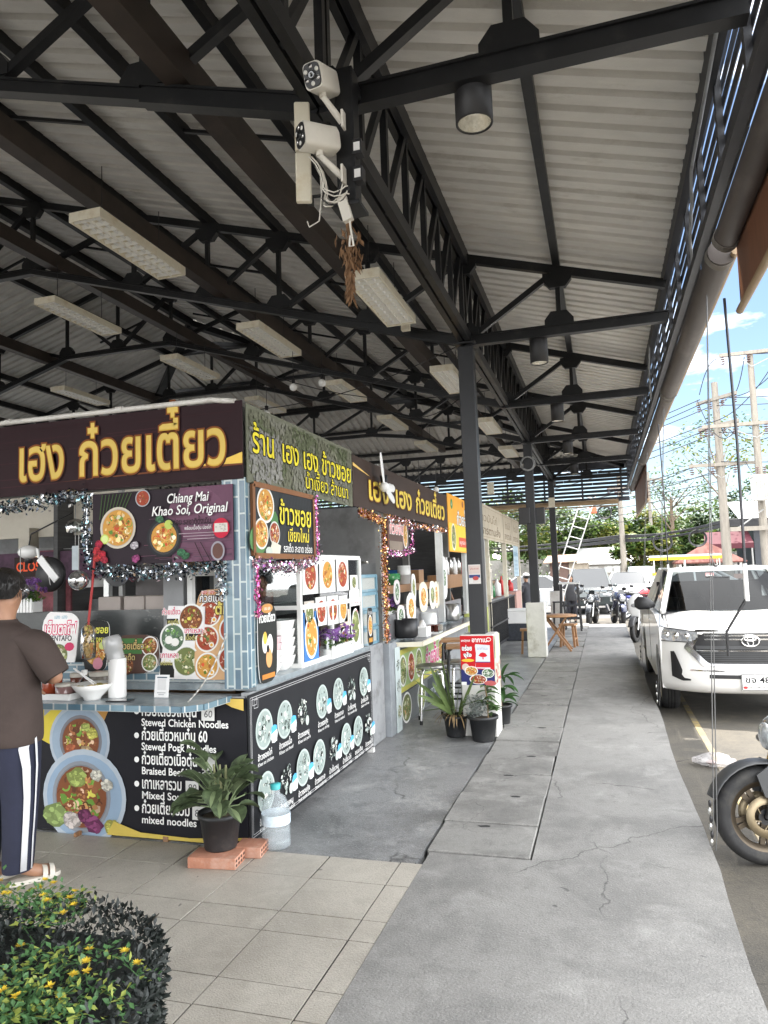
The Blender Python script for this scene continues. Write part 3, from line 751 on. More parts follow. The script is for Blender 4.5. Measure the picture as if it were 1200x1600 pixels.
# green-grey cloth banner on the side
b = Board(1.96, .50, (.155, .16, .12), .008, gloss=False)
R = random.Random(9)
b.dy = .000004
for i in range(2600):
    x, z = R.uniform(.03, 1.93), R.uniform(.03, .47); rr = R.uniform(.006, .026); k = R.uniform(.9, 1.12); f = sin(x*5)*cos(z*9+x*3)
    g = (.24, .237, .22) if x < .5 and z < .36 else ((.19, .19, .155) if f > .2 else ((.11, .125, .075) if f < -.3 else (.155, .16, .115)))
    q = [(min(1.955, max(.004, x+rr*R.uniform(.4, 1.3)*cos(6.28*j/7))), min(.496, max(.004, z+rr*.8*R.uniform(.4, 1.3)*sin(6.28*j/7)))) for j in range(7)]
    b.poly(q, tuple(c*k for c in g))
b.dy = .00015
b.text('ร้าน', .05, .2, .23, YL, off=.012, stroke=BLK_, sw=.045, fit=.33)
b.text('เฮง เฮง ข้าวซอย', .48, .2, .22, YL, off=.012, stroke=BLK_, sw=.045, fit=1.43)
b.text('น้ำเงี้ยว ล้านนา', .88, .055, .15, YL, off=.006, stroke=BLK_, sw=.04, fit=.94)
tag(b.build('sign_board', (-2.085, 3.98, 2.19), pi/2), 'grey green cloth banner with yellow Thai lettering on the side of the corner stall', 'sign')
# brown header
BRS = (.05, .031, .024)
b = Board(4.02, .46, BRS, .01)
for i in range(30):
    z = R.uniform(.02, .43); x = R.uniform(0, 3); l = R.uniform(.4, 1.5); k = R.uniform(.75, 1.35); b.poly([(x, z), (min(4.01, x+l), z), (min(4.01, x+l), z+.008), (x, z+.006)], tuple(c*k for c in BRS))
b.poly([(.0, .36), (.5, .315), (.0, .39)], (.75, .5, .15))
for w_, x, f in (('เฮง', .40, .72), ('เฮง', 1.32, .72), ('ก๋วยเตี๋ยว', 2.2, 1.62)):
    b.text(w_, x, .10, .32, GLD, off=.02, stroke=(.16, .06, .02), sw=.05, fit=f, drop=(.01, (.03, .012, .006))); b.text(w_, x, .103, .32, (.70, .54, .08), off=.012, fit=f)
tag(b.build('sign_board', (-2.087, 5.96, 2.20), pi/2), 'long brown header sign with gold Thai lettering above the second stall', 'sign')
# yellow signs
def yellow(y0, w, seed, label):
    b = Board(w, .84, (.82, .38, .05), .01); b.rect(w*.02, .02, w*.96, .4, (.8, .55, .06))
    b.food(w*.2, .22, .16, 4, seed, asp=1.25); b.ell(w*.16, .7, .075, .075, (.05, .25, .08)); b.text('ใบ', w*.16, .68, .07, WHT, 'c', off=.01)
    b.text('ก๋วยจั๊บ', w*.36, .42, .25, WHT, off=.02, stroke=(.1, .08, .05), sw=.05, fit=w*.58); b.ell(w*.66, .76, .06, .05, (.35, .12, .04)); b.rect(w*.42, .08, w*.55, .15, (.6, .1, .05)); b.text('หมูกรอบ ต้มยำ', w*.69, .125, .09, WHT, 'c', fit=w*.48)
    tag(b.build('sign_board', (-2.084, y0, 1.87), pi/2), label, 'sign')
yellow(10.02, 1.72, 31, 'orange and yellow hanging sign with white lettering left of the first column')
# cream header signs on the far stall
for i, (y0, w_, lb) in enumerate(((11.9, 4.05, 'cream header sign of the third stall, mostly behind the first column'), (16.0, 1.55, 'cream header sign with faded brown lettering right of the first column'), (17.58, 1.5, 'cream header sign at the far end of the stall row'))):
    b = Board(w_, .66, (.56, .5, .4), .012, gloss=False, edge=(.4, .35, .27))
    b.text('ข้าวมันไก่', w_*.18, .34, .2, (.3, .24, .17), fit=w_*.6, off=.01); b.text('อาหารตามสั่ง', w_*.1, .1, .2, (.22, .17, .12), fit=w_*.78, off=.02)
    b.line([(.05, .05), (w_-.05, .05), (w_-.05, .61), (.05, .61), (.05, .05)], .012, (.42, .35, .25))
    tag(b.build('sign_board', (-2.086, y0, 2.16), pi/2), lb, 'sign')
# Chiang Mai poster
b = Board(1.03, .47, (.022, .014, .02), .008)
b.poly([(.66, .47), (1.03, .47), (1.03, .0), (.6, .0), (.58, .2), (.6, .33)], (.135, .062, .10)); b.ell(.77, .30, .2, .165, (.155, .072, .115), 30)
R = random.Random(21)
for i in range(40): x = R.uniform(.35, 1.0); z = R.uniform(.02, .3); b.poly([(x, z), (min(1.02, x+.2), z+.004), (min(1.02, x+.2), z+.007), (x, z+.004)], (.1*R.uniform(.6, 1.3), .05, .075))
for i in range(9): b.line([(.06+.02*i, .30), (.08+.028*i, .46)], .006, (.05, .1, .03))
b.food(.2, .24, .135, 0, 3, rim=(.55, .5, .42)); b.ell(.1, .17, .032, .032, (.5, .62, .12)); b.ell(.1, .17, .024, .024, (.62, .72, .3))
b.food(.39, .42, .055, 2, 4, rim=(.4, .42, .45), n=18); b.ell(.545, .16, .125, .125, (.02, .02, .024)); b.food(.545, .16, .108, 0, 8, rim=(.05, .05, .05)); b.ell(.58, .24, .03, .03, (.45, .55, .12))
for x, z, c in ((.04, .1, (.4, .02, .03)), (.08, .07, (.45, .02, .04)), (.06, .14, (.35, .02, .05)), (.02, .05, (.4, .03, .03)), (.1, .03, (.3, .02, .04)), (.33, .12, (.45, .42, .45)), (.34, .03, (.25, .05, .15)), (.7, .04, (.04, .12, .06)), (.67, .06, (.05, .16, .08)), (.52, .28, (.06, .16, .08))): lump(b, max(x, .04), max(z, .035), .033, c)
b.line([(.77, .12), (.83, .0)], .006, (.03, .015, .02)); b.line([(.81, .12), (.88, .0)], .006, (.03, .015, .02)); b.ell(.93, .06, .048, .06, (.3, .28, .32)); b.ell(.93, .06, .037, .048, (.12, .06, .05))
b.ell(.955, .2, .058, .062, (.5, .02, .05)); b.rect(.91, .175, .09, .055, (.62, .6, .55))
for i in range(12): b.rect(.915+R.uniform(0, .07), .18+R.uniform(0, .04), .012, .008, (.45, .42, .38))
b.text('Chiang Mai', .57, .375, .085, WHT, off=.012, shear=.22, fit=.30, stroke=(.06, .03, .05), sw=.04); b.text('Khao Soi, Original', .46, .30, .085, WHT, off=.012, shear=.22, fit=.54, stroke=(.06, .03, .05), sw=.04)
b.text('อร่อย รสชาติดั้งเดิม', .60, .235, .05, (.02, .012, .015), off=.01, fit=.29); b.text('พร้อมเนื้อตุ๋น น่องไก่', .70, .2, .03, WHT, fit=.19)
for i in range(3): b.rect(.66+.03*i, .175-.018*i, .25-.03*i, .004, (.4, .32, .36))
tag(b.build('poster', (-3.19, 3.94, 1.71)), 'purple poster reading Chiang Mai Khao Soi, Original above the serving hatch', 'poster')
# framed green-black poster on the side
b = Board(.97, .45, (.03, .032, .034), .02, edge=(.2, .09, .04))
fr = [(0, 0), (.97, 0), (.97, .45), (0, .45), (0, 0)]
for i in range(14): b.line([(.3+.05*i, .02), (.45+.05*i, .43)], .004, (.045, .047, .05))
b.ell(.06, .1, .12, .1, (.1, .22, .08), 12); b.ell(.3, .2, .06, .1, (.08, .2, .07), 9)
b.food(.17, .33, .125, 0, 51, rim=(.75, .75, .72), asp=.95); b.food(.1, .14, .1, 0, 52, rim=(.7, .7, .66)); b.food(.29, .15, .08, 2, 53, rim=(.6, .62, .58)); b.poly([(.2, .02), (.36, .01), (.38, .07), (.25, .1)], (.6, .58, .5)); b.ell(.2, .03, .05, .03, (.5, .55, .5), 9)
b.text('ข้าวซอย', .36, .22, .2, YL, off=.015, stroke=BLK_, sw=.04, fit=.56); b.text('เชียงใหม่', .49, .105, .12, (.75, .62, .06), off=.008, fit=.38); b.text('รสเด็ด สะอาด อร่อย', .42, .03, .07, WHT, off=.01, fit=.5)
b.line(fr, .035, (.22, .10, .045))
tag(b.build('poster', (-2.082, 4.03, 1.735), pi/2), 'wood framed black poster of khao soi bowls with yellow lettering', 'poster')
# menu board under the shelf
b = Board(2.9, .86, (.014, .014, .018), .008)
def bx(x): return x+5.01
b.poly([(bx(-3.7), .86), (bx(-3.19), .86), (bx(-3.28), .68), (bx(-3.45), .5), (bx(-3.7), .6)], (.62, .5, .06)); b.poly([(bx(-3.24), .86), (bx(-3.05), .86), (bx(-3.15), .66), (bx(-3.3), .62)], (.5, .26, .07)); b.poly([(bx(-3.6), .86), (bx(-3.42), .86), (bx(-3.6), .72)], (.3, .33, .36))
b.ell(bx(-3.32), .57, .235, .235, (.40, .46, .52)); b.ell(bx(-3.32), .57, .215, .21, (.30, .38, .47)); b.food(bx(-3.31), .57, .165, 3, 71, rim=(.2, .2, .22), n=80)
for x, z, rr, c in ((-3.38, .51, .055, (.42, .13, .06)), (-3.42, .47, .03, (.5, .2, .1)), (-3.22, .62, .05, (.55, .52, .12)), (-3.27, .66, .04, (.4, .45, .12)), (-3.26, .5, .06, (.5, .36, .2)), (-3.3, .43, .04, (.6, .58, .5))): lump(b, bx(x), z, rr, c)
b.ell(bx(-3.28), .22, .32, .30, (.42, .48, .54)); b.ell(bx(-3.28), .22, .29, .265, (.28, .38, .50)); b.food(bx(-3.3), .22, .225, 3, 72, rim=(.25, .27, .3), n=90)
for x, z, rr, c in ((-3.5, .1, .1, (.30, .40, .14)), (-3.37, .07, .075, (.5, .45, .42)), (-3.27, .1, .06, (.16, .04, .10)), (-3.2, .05, .075, (.20, .05, .13)), (-3.07, .05, .06, (.5, .48, .12)), (-3.18, .36, .05, (.62, .6, .52)), (-3.1, .3, .05, (.6, .58, .5)), (-3.33, .34, .08, (.35, .42, .12))): lump(b, bx(x), z, rr, c)
b.poly([(bx(-3.1), .0), (bx(-2.4), .0), (bx(-2.11), .035), (bx(-2.11), .05), (bx(-2.5), .02), (bx(-2.85), .03), (bx(-3.05), .085)], (.6, .46, .1))
for x in (-4.3,): b.ell(bx(x), .5, .3, .3, (.35, .4, .45)); b.food(bx(x), .5, .25, 3, 73)
b.ell(bx(-3.88), .13, .12, .2, (.3, .05, .03)); b.rect(bx(-4.0), .0, .33, .04, (.5, .5, .5))
for i, (th, en, pr) in enumerate((('ก๋วยเตี๋ยวไก่ตุ๋น', 'Stewed Chicken Noodles', '60'), ('ก๋วยเตี๋ยวหมูตุ๋น 60', 'Stewed Pork Noodles', ''), ('ก๋วยเตี๋ยวเนื้อตุ๋น', 'Braised Beef Noodles', ' '), ('เกาเหลารวม', 'Mixed Soup', '80'), ('ก๋วยเตี๋ยวรวม', 'mixed noodles', '80'))):
    z = .745-.148*i
    b.ell(bx(-2.875), z+.025, .018, .018, WHT, 14)
    w_ = b.text(th, bx(-2.84), z, .094, WHT, off=.018, fit=(.40, .47, .40, .29, .345)[i]); b.text(en, bx(-2.84), z-.062, .064, WHT, off=.016, fit=(.615, .53, .52, .32, .39)[i])
    if pr:
        xx = bx(-2.84)+(.43, 0, .43, .315, .36)[i]; b.rect(xx, z-.02, .09, .08, (.66, .66, .64)); b.text(pr, xx+.015, z, .06, (.05, .05, .06), shear=.1)
b.poly([(bx(-2.3), .86), (bx(-2.12), .86), (bx(-2.12), .79), (bx(-2.2), .81)], (.7, .5, .12))
tag(b.build('menu_board', (-5.01, 3.972, .012)), 'black front menu board listing noodle dishes with two big bowl photographs', 'menu board')
# black side board of dishes
b = Board(2.38, .86, (.022, .023, .026), .008)
for q in (.02, .034): b.line([(q, q), (2.38-q, q), (2.38-q, .86-q), (q, .86-q), (q, q)], .003, (.6, .6, .6))
for cx, cz in ((.05, .79), (2.29, .79), (2.29, .05)):
    b.line([(cx, cz), (cx+.05, cz), (cx+.05, cz+.05), (cx, cz+.05), (cx, cz)], .003, (.6, .6, .6)); b.line([(cx+.02, cz-.02), (cx+.07, cz-.02), (cx+.07, cz+.03), (cx+.02, cz+.03), (cx+.02, cz-.02)], .003, (.6, .6, .6))
n1 = ['ข้าวซอยไก่', 'ข้าวซอยเนื้อ', 'ข้าวซอยหมู', 'ข้าวซอยกุ้ง', 'ข้าวซอยทะเล', 'น้ำเงี้ยวหมู', 'น้ำเงี้ยวไก่', 'ขนมจีน']; e1 = ['Khao soi chicken', 'Khao soi beef', 'Khao soi pork', 'Khao soi shrimp', 'Khao soi seafood', 'Pork noodle soup', 'Chicken noodle soup', 'Rice noodles']
for r_, (z, n_, xs) in enumerate(((.62, 7, (.20, .50, .80, 1.16, 1.5, 1.8, 2.13)), (.24, 8, (.19, .48, .76, 1.05, 1.33, 1.62, 1.91, 2.18)))):
    for k, x in enumerate(xs):
        ring = (k+r_) % 3 != 2
        b.food(x, z, .118, 5, 100+r_*20+k, rim=(.46, .53, .5) if ring else None, n=44, asp=1.05)
        if not ring: b.ell(x+.07, z-.08, .03, .035, (.5, .56, .52), 10)
        if (k*2+r_) % 3 != 1:
            b.ell(x+.135, z-.06, .05, .055, (.72, .78, .8), 14); b.poly([(x+.09, z-.055), (x+.18, z-.035), (x+.175, z-.01), (x+.135, z), (x+.1, z-.01)], (.10, .42, .75)); b.rect(x+.10, z-.11, .075, .045, (.75, .75, .74))
        b.text(n1[(k+r_) % 8], x-.1, z-.175, .05, WHT, off=.012, fit=.2); b.text(e1[(k+r_*3) % 8], x-.1, z-.21, .032, WHT, off=.006, fit=.22)
tag(b.build('menu_board', (-2.098, 3.965, .03), pi/2), 'black side menu board with two rows of round dish pictures along the walkway', 'menu board')

# ------------------------------------------------------------------ die-cut dish signs on the front counter
def cutout(w, h, seed, base, draw, loc, rz, label, edge=(.8, .8, .78), amp=.05, p=4., lean=-.1, nm='dish_sign'):
    b = Board(w, h, base, .005, edge=edge, outline=wavy(w, h, seed, amp=amp, p=p))
    b.poly([(w/2+(x-w/2)*.93, h/2+(z-h/2)*.95) for x, z in wavy(w, h, seed, amp=amp, p=p)], base) if edge != base else None
    draw(b, w, h); o = b.build(nm, loc, rz); o.rotation_euler = (lean, 0, rz); return tag(o, label, 'dish sign')
PK = (.62, .05, .14)
def d1(b, w, h):
    b.text('เย็นตาโฟ', w*.5, h*.62, h*.26, WHT, 'c', off=.02, stroke=PK, sw=.09, fit=w*.9); b.text('เฮง เฮง', w*.5, h*.88, h*.09, (.2, .4, .5), 'c', off=.01); b.text('YENTAFO', w*.52, h*.5, h*.13, BLK_, 'c', off=.02, fit=w*.66); b.food(w*.5, h*.25, w*.3, 4, 5); b.ell(w*.8, h*.4, .04, .03, PK, 9)
cutout(.30, .40, 1, (.82, .8, .79), d1, (-3.78, 4.12, 1.01), 0, 'white die-cut sign reading YENTAFO in pink beside the customer')
def d2(b, w, h):
    b.food(w*.5, h*.36, w*.46, 0, 6, rim=(.03, .03, .03), n=60); b.ell(w*.75, h*.5, w*.13, w*.13, (.55, .62, .2)); b.ell(w*.62, h*.15, w*.2, w*.2, (.6, .25, .32), 12); b.text('ข้าวซอย', w*.5, h*.74, h*.2, (.72, .7, .1), 'c', off=.02, stroke=BLK_, sw=.1, fit=w*.95); b.text('เล้งหมู', w*.58, h*.57, h*.15, (.72, .7, .1), 'c', off=.02, stroke=BLK_, sw=.1, fit=w*.6)
cutout(.20, .34, 2, (.015, .015, .015), d2, (-3.40, 4.09, 1.01), 0, 'black die-cut khao soi sign with yellow letters and a lime slice')
def d3(b, w, h):
    b.rect(w*.1, h*.5, w*.5, h*.4, (.07, .2, .06)); b.food(w*.78, h*.7, w*.2, 3, 7); b.food(w*.8, h*.28, w*.19, 4, 8); b.food(w*.25, h*.2, w*.2, 3, 9, rim=(.1, .06, .05)); b.text('ก๋วยเตี๋ยว', w*.06, h*.62, h*.24, (.62, .5, .2), off=.02, stroke=(.05, .03, .02), sw=.09, fit=w*.6); b.text('รสเด็ด', w*.06, h*.34, h*.2, (.62, .48, .2), off=.02, stroke=(.05, .03, .02), sw=.09, fit=w*.4)
cutout(.32, .25, 3, (.09, .05, .04), d3, (-3.13, 4.09, 1.0), 0, 'small brown and green die-cut noodle sign behind the chopstick canister')
# two larger boards leaning at the right end
def d4(b, w, h):
    b.rect(.01, .01, w*.32, h*.2, (.02, .02, .02)); b.rect(w*.15, h*.62, w*.35, h*.2, (.02, .02, .02)); b.rect(w*.55, h*.52, w*.4, h*.16, (.02, .02, .02)); b.food(w*.7, h*.82, w*.29, 3, 10, n=40); b.food(w*.3, h*.56, w*.29, 1, 11, n=40); b.food(w*.62, h*.24, w*.31, 4, 12, n=44)
    for x, z in ((.22, .53), (.36, .5)): b.ell(w*x, h*z, w*.09, w*.08, (.78, .78, .74), 12)
    for t_, x, z in (('ก๋วยเตี๋ยว', .05, .88), ('เกาเหลา', .56, .62), ('เกาเหลา', .03, .29)): b.text(t_, w*x, h*z, h*.1, (.6, .08, .16), off=.02, stroke=WHT, sw=.09, fit=w*.42)
    for t_, x, z in (('หมูตุ๋น', .18, .75), ('เนื้อตุ๋น', .58, .53), ('เครื่องใน', .04, .19)): b.text(t_, w*x, h*z, h*.08, (.6, .55, .2), off=.015, fit=w*.28)
b = Board(.33, .47, (.78, .77, .77), .006, outline=[(0, 0), (.33, 0), (.33, .46), (.06, .47)]); d4(b, .33, .47); o = b.build('dish_sign', (-2.80, 4.085, .965)); o.rotation_euler = (-.06, 0, .0); tag(o, 'white sign board with three bowls and red Thai headings leaning on the blue tiles', 'dish sign')
def d5(b, w, h):
    b.poly([(w*.45, h*.55), (w*.98, h*.55), (w*.98, h*.96), (w*.6, h*.98)], (.6, .34, .1)); b.ell(w*.78, h*.9, w*.2, h*.06, (.65, .38, .14))
    for x, z, k in ((.28, .73, 2), (.25, .45, 2), (.74, .55, 2), (.28, .15, 0), (.74, .22, 2)):
        b.food(w*x, h*z, w*.245, k, int(x*100+z*50), rim=(.8, .78, .74), n=40)
        b.ell(w*(x+.1), h*(z-.07), w*.055, w*.05, (.8, .78, .7), 12); b.ell(w*(x+.1), h*(z-.07), w*.03, w*.028, (.75, .4, .05), 10)
    b.text('ก๋วยเตี๋ยว', w*.06, h*.86, h*.12, WHT, off=.02, stroke=(.05, .02, .02), sw=.09, fit=w*.62); b.text('เฮง เฮง', w*.1, h*.95, h*.055, (.6, .05, .05), off=.02, stroke=WHT, sw=.1); b.text('ต้มยำ', w*.4, h*.72, h*.16, (.75, .62, .15), off=.03, stroke=(.1, .05, .02), sw=.09, fit=w*.56)
cutout(.345, .57, 6, (.62, .38, .2), d5, (-2.535, 4.075, .965), 0, 'tall orange die-cut tom yam noodle sign with five bowls next to the tiled column', amp=.02, p=7)
def d6(b, w, h):
    b.text('ก๋วยเตี๋ยว', w*.5, h*.76, h*.15, WHT, 'c', off=.03, stroke=BLK_, sw=.08, fit=w*.86); b.ell(w*.5, h*.93, w*.3, h*.06, (.5, .25, .08)); b.text('เฮง เฮง', w*.5, h*.91, h*.06, WHT, 'c'); b.ell(w*.35, h*.5, w*.14, h*.13, (.75, .74, .7)); b.ell(w*.62, h*.46, w*.15, h*.14, (.8, .78, .74)); b.ell(w*.36, h*.56, w*.1, h*.08, (.7, .45, .08)); b.ell(w*.55, h*.3, w*.16, h*.12, (.65, .36, .15)); b.ell(w*.5, h*.42, w*.07, h*.05, (.02, .02, .02)); b.rect(w*.18, h*.05, w*.66, h*.06, (.55, .22, .05))
cutout(.27, .5, 8, (.03, .032, .03), d6, (-2.075, 4.06, .935), pi/2, 'black die-cut noodle sign standing on the corner of the side counter', lean=0, amp=.04)
# ------------------------------------------------------------------ things on the front shelf
PORC = mat('white_porcelain', (.8, .8, .78), .15, var=.03, coat=.4)
def sub(name, label, cat, loc, rz=0, group=None): return thing(name, label, cat, loc, rz, group)
t = sub('noodle_bowl', 'white bowl of noodles with chopsticks resting in it on the front shelf', 'bowl', (-3.05, 3.76, .888))
m = MB(); m.lathe([(0, .004), (.05, 0), (.052, .012), (.1, .06), (.125, .095), (.122, .097), (.095, .06), (.05, .02), (0, .018)], PORC, 28); m.build('bowl', t)
m = MB(); m.lathe([(0, .075), (.1, .072)], mat('noodle_broth', (.35, .2, .08), .25), 20); R = random.Random(2)
for i in range(16): m.sphere((R.uniform(-.06, .07), R.uniform(-.06, .06), .078), (R.uniform(.012, .03), R.uniform(.012, .025), .014), mat('pickled_greens', (.32, .27, .05), .4, var=.3) if i % 3 else mat('pale_noodles', (.62, .5, .28), .4), 8)
m.build('noodles', t)
m = MB(); m.tube([(.01, .0, .09), (-.115, -.03, .19)], .004, WHP, 6); m.tube([(.02, .01, .092), (-.122, -.01, .185)], .004, WHP, 6); m.build('chopsticks', t)
t = sub('chopstick_canister', 'white cylinder canister topped with a tilted clear plastic cup', 'canister', (-2.93, 3.84, .888))
m = MB(); m.lathe([(0, 0), (.052, 0), (.054, .01), (.054, .235), (.05, .24)], WHP, 24); m.build('canister', t)
m = MB(); 
Rt = RY(.18)@RX(-.1)
m.lathe([(.052, 0), (.054, .03), (.052, .06), (.058, .065), (.06, .13), (.05, .155), (.0, .16)], mat('cup_plastic', (.62, .63, .63), .12, alpha=.45, var=.1, coat=.6), 20, (-.005, 0, .225), RY(-.28)); m.build('clear_cup', t)
def jar(name, x, y, r, h, body, lid, label):
    t = sub(name, label, 'jar', (x, y, .888), group='condiment jars on the front shelf')
    m = MB(); m.lathe([(0, 0), (r*.93, 0), (r, .01), (r, h*.86), (r*.96, h*.88)], body, 22); m.build('jar_body', t)
    m = MB(); m.lathe([(r*1.04, h*.84), (r*1.06, h*.9), (r*1.04, h), (0, h*1.005)], lid, 22); m.build('lid', t)
LIDW = mat('cream_lid', (.66, .63, .56), .4, var=.06)
jar('condiment_jar', -3.44, 3.86, .062, .165, mat('red_chilli_sauce', (.32, .055, .02), .15, var=.3, coat=.5), LIDW, 'tall jar of red chilli sauce on the tray beside the customer')
jar('condiment_jar', -3.28, 3.92, .055, .135, mat('brown_sauce', (.16, .06, .04), .15, var=.3, coat=.5), LIDW, 'jar of brown sauce behind the noodle bowl')
jar('condiment_jar', -3.14, 3.95, .068, .14, mat('chilli_flakes_jar', (.22, .2, .17), .15, var=.5, scale=30, coat=.5), LIDW, 'wide clear jar with cream lid left of the canister')
jar('condiment_jar', -3.27, 3.78, .058, .09, mat('pinkish_sauce', (.34, .2, .19), .15, var=.2, coat=.5), LIDW, 'low jar of pinkish sauce standing at the front of the tray')
t = sub('sauce_bottle', 'small glass bottle of dark fish sauce with a white cap', 'bottle', (-3.175, 3.84, .888))
m = MB(); m.lathe([(0, 0), (.034, 0), (.036, .01), (.036, .06), (.03, .09), (.014, .115), (.014, .14)], glass('bottle_glass', (.8, .82, .82), .12), 16); m.build('bottle_body', t)
m = MB(); m.lathe([(0, .004), (.031, .004), (.031, .055), (0, .055)], mat('fish_sauce', (.06, .012, .01), .1), 14); m.build('sauce', t)
m = MB(); m.lathe([(.017, .135), (.019, .165), (0, .168)], WHP, 12); m.build('cap', t)
t = sub('serving_tray', 'shallow white tray under the condiment jars', 'tray', (-3.38, 3.83, .888))
m = MB(); m.prism([(-.23, -.13), (.21, -.13), (.21, .13), (-.23, .13)], 'z', 0, .006, WHP)
for p, q in (((-.23, -.13, .02), (.21, -.13, .02)), ((-.23, .13, .02), (.21, .13, .02)), ((-.23, -.13, .02), (-.23, .13, .02)), ((.21, -.13, .02), (.21, .13, .02))): m.bar(p, q, .012, .035, WHP)
m.build('tray', t) ; COL.objects[-1].name = 'tray_body'
m = MB(); m.lathe([(0, 0), (.045, 0), (.05, .12), (.052, .12)], mat('clear_tub', (.6, .62, .62), .1, var=.05, coat=.5), 18); tag(m.build('plastic_tub', loc=(-3.5, 3.93, .888)), 'translucent plastic tub against the elbow of the customer', 'tub')
t = sub('mobile_phone', 'black mobile phone lying at the shelf edge by the canister', 'phone', (-2.82, 3.72, .888), .15)
m = MB(); m.box((0, 0, .004), (.15, .072, .008), BLKP); m.build('phone_body', t, bevel=.003); m = MB(); m.box((0, 0, .0083), (.14, .066, .001), GL_DARK); m.build('screen', t)
b = Board(.10, .135, (.72, .72, .72), .003); b.rect(.02, .045, .06, .065, (.6, .6, .6)); b.rect(.015, .115, .07, .008, (.1, .12, .15)); b.rect(.02, .025, .06, .005, (.35, .35, .37)); b.rect(.03, .014, .04, .005, (.35, .35, .37)); o = b.build('payment_card', (-2.68, 3.86, .889)); o.rotation_euler = (-.12, 0, 0); tag(o, 'small white payment card standing on the shelf below the bowl board', 'card')
# flower planter boxes with white picket fronts
PURP = leafmat('purple_petals', (.30, .14, .42), .5, .3); LGRN = leafmat('young_leaf_green', (.16, .27, .05), .4); DGRN = leafmat('dark_leaf_green', (.05, .11, .03), .4)
def leafq(m, c, d, n, L_, W_, mt):
    d = V(d).normalized(); s_ = d.cross(V(n)); s_ = s_.normalized() if s_.length > 1e-4 else V((1, 0, 0)); c = V(c); u = s_.cross(d)
    m.add([c, c+d*L_*.5+s_*W_/2+u*W_*.1, c+d*L_, c+d*L_*.5-s_*W_/2+u*W_*.1], [(0, 1, 2, 3)], mt)
def planter(L_, loc, rz, label, seed, hz=.09):
    t = sub('flower_planter', label, 'planter', loc, rz); R = random.Random(seed)
    m = MB(); m.box((0, 0, hz*.42), (L_, .09, hz*.84), WHP); m.build('planter_box', t)
    n = int(L_/.026)
    for s_ in (-1, 1):
        m = MB()
        for i in range(n):
            x = -L_/2+(i+.5)*L_/n; m.prism([(x-.009, .0), (x+.009, .0), (x+.009, hz), (x, hz+.014), (x-.009, hz)], 'y', s_*.052-.003, s_*.052+.003, WHP)
        m.bar((-L_/2, s_*.049, hz*.5), (L_/2, s_*.049, hz*.5), .004, .012, WHP); m.build('picket_fence', t)
    m = MB()
    for i in range(150):
        x = R.uniform(-L_/2, L_/2); y = R.uniform(-.05, .05); z = hz+R.uniform(-.02, .06); leafq(m, (x, y, z), (R.uniform(-1, 1), R.uniform(-1, 1), R.uniform(-.2, .8)), (R.random(), R.random(), 1), .045, .028, LGRN if R.random() < .6 else DGRN)
    m.build('leaves', t)
    m = MB()
    for i in range(60):
        c = V((R.uniform(-L_/2-.02, L_/2+.02), R.uniform(-.08, .08), hz+R.uniform(.04, .15)))
        for k in range(9): leafq(m, c, (R.uniform(-1, 1), R.uniform(-1, 1), R.uniform(-.4, 1)), (R.random(), R.random(), R.random()), .026, .017, PURP)
    m.build('flowers', t)
planter(.20, (-4.12, 4.36, 1.40), 0, 'white picket planter of purple flowers beside the head of the customer', 3)
planter(.50, (-2.12, 5.55, .94), pi/2, 'white picket planter of purple flowers in front of the glass food case', 4)
# bowls
STRIPE = mat('pink_white_porcelain', (.72, .52, .54), .2, var=.06, coat=.4)
def bowlstack(loc, r, n, h, mts, label):
    t = sub('bowl_stack', label, 'bowl stack', loc, group='stacks of bowls on the side counter')
    for k in range(n):
        m = MB(); z = k*h; m.lathe([(r*.62, z), (r*.9, z+h*.7), (r, z+h*1.5), (r*1.01, z+h*1.6), (r*.96, z+h*1.6), (r*.6, z+h*.35)], mts[k % len(mts)], 26); o = m.build('bowl', t)
bowlstack((-2.22, 4.33, .94), .085, 3, .05, [PORC], 'small stack of white bowls just behind the black die-cut sign')
bowlstack((-2.24, 4.52, .94), .105, 5, .045, [PORC, PORC, PORC, STRIPE, STRIPE], 'stack of pink rimmed white bowls between the two white stacks')
bowlstack((-2.27, 4.76, .94), .125, 5, .062, [PORC], 'tallest stack of large white bowls beside the glass case')
# glass food case
t = sub('food_display_case', 'glass food display case in white aluminium frames with dish photographs stuck on it', 'display case', (-2.12, 5.5, .94))
x0, y0, y1, H_ = 0, -.68, .66, .80
m = MB()
for y in (y0, y1):
    for x in (0, -.42): m.box((x, y, H_/2), (.03, .035, H_), WHITE)
for z in (.015, .43, H_): 
    for x in (0, -.42): m.box((x, (y0+y1)/2, z), (.028, y1-y0, .035), WHITE)
    for y in (y0, y1): m.box((-.21, y, z), (.42, .03, .03), WHITE)
m.box((0.001, -.05, .22), (.026, .03, .4), WHITE)
m.build('case_frame', t)
m = MB(); m.box((.0, (y0+y1)/2, H_/2), (.005, y1-y0-.03, H_-.03), GL_CLEAR); m.build('glass_pane', t)
m = MB(); m.box((-.21, y0, H_/2), (.39, .005, H_-.03), GL_CLEAR); m.build('glass_pane', t)
m = MB(); m.box((-.21, (y0+y1)/2, .44), (.38, y1-y0-.04, .008), GL_CLEAR); m.build('shelf', t)
R = random.Random(8)
def photo(y, z, w, h, k, seed, base=(.7, .7, .68), nm='dish_photo', txt=None):
    b = Board(w, h, base, .002)
    if k is not None: b.food(w/2, h/2, min(w, h)*.44, k, seed, asp=min(1.5, h/w) if h > w else 1, n=36)
    if txt: b.text(txt, w/2, h*.62, h*.2, (.55, .08, .08), 'c', fit=w*.8, off=.01); b.text('10', w*.6, h*.2, h*.3, (.6, .1, .1), 'c', off=.02)
    b.build(nm, (.009, y, z), pi/2, t)
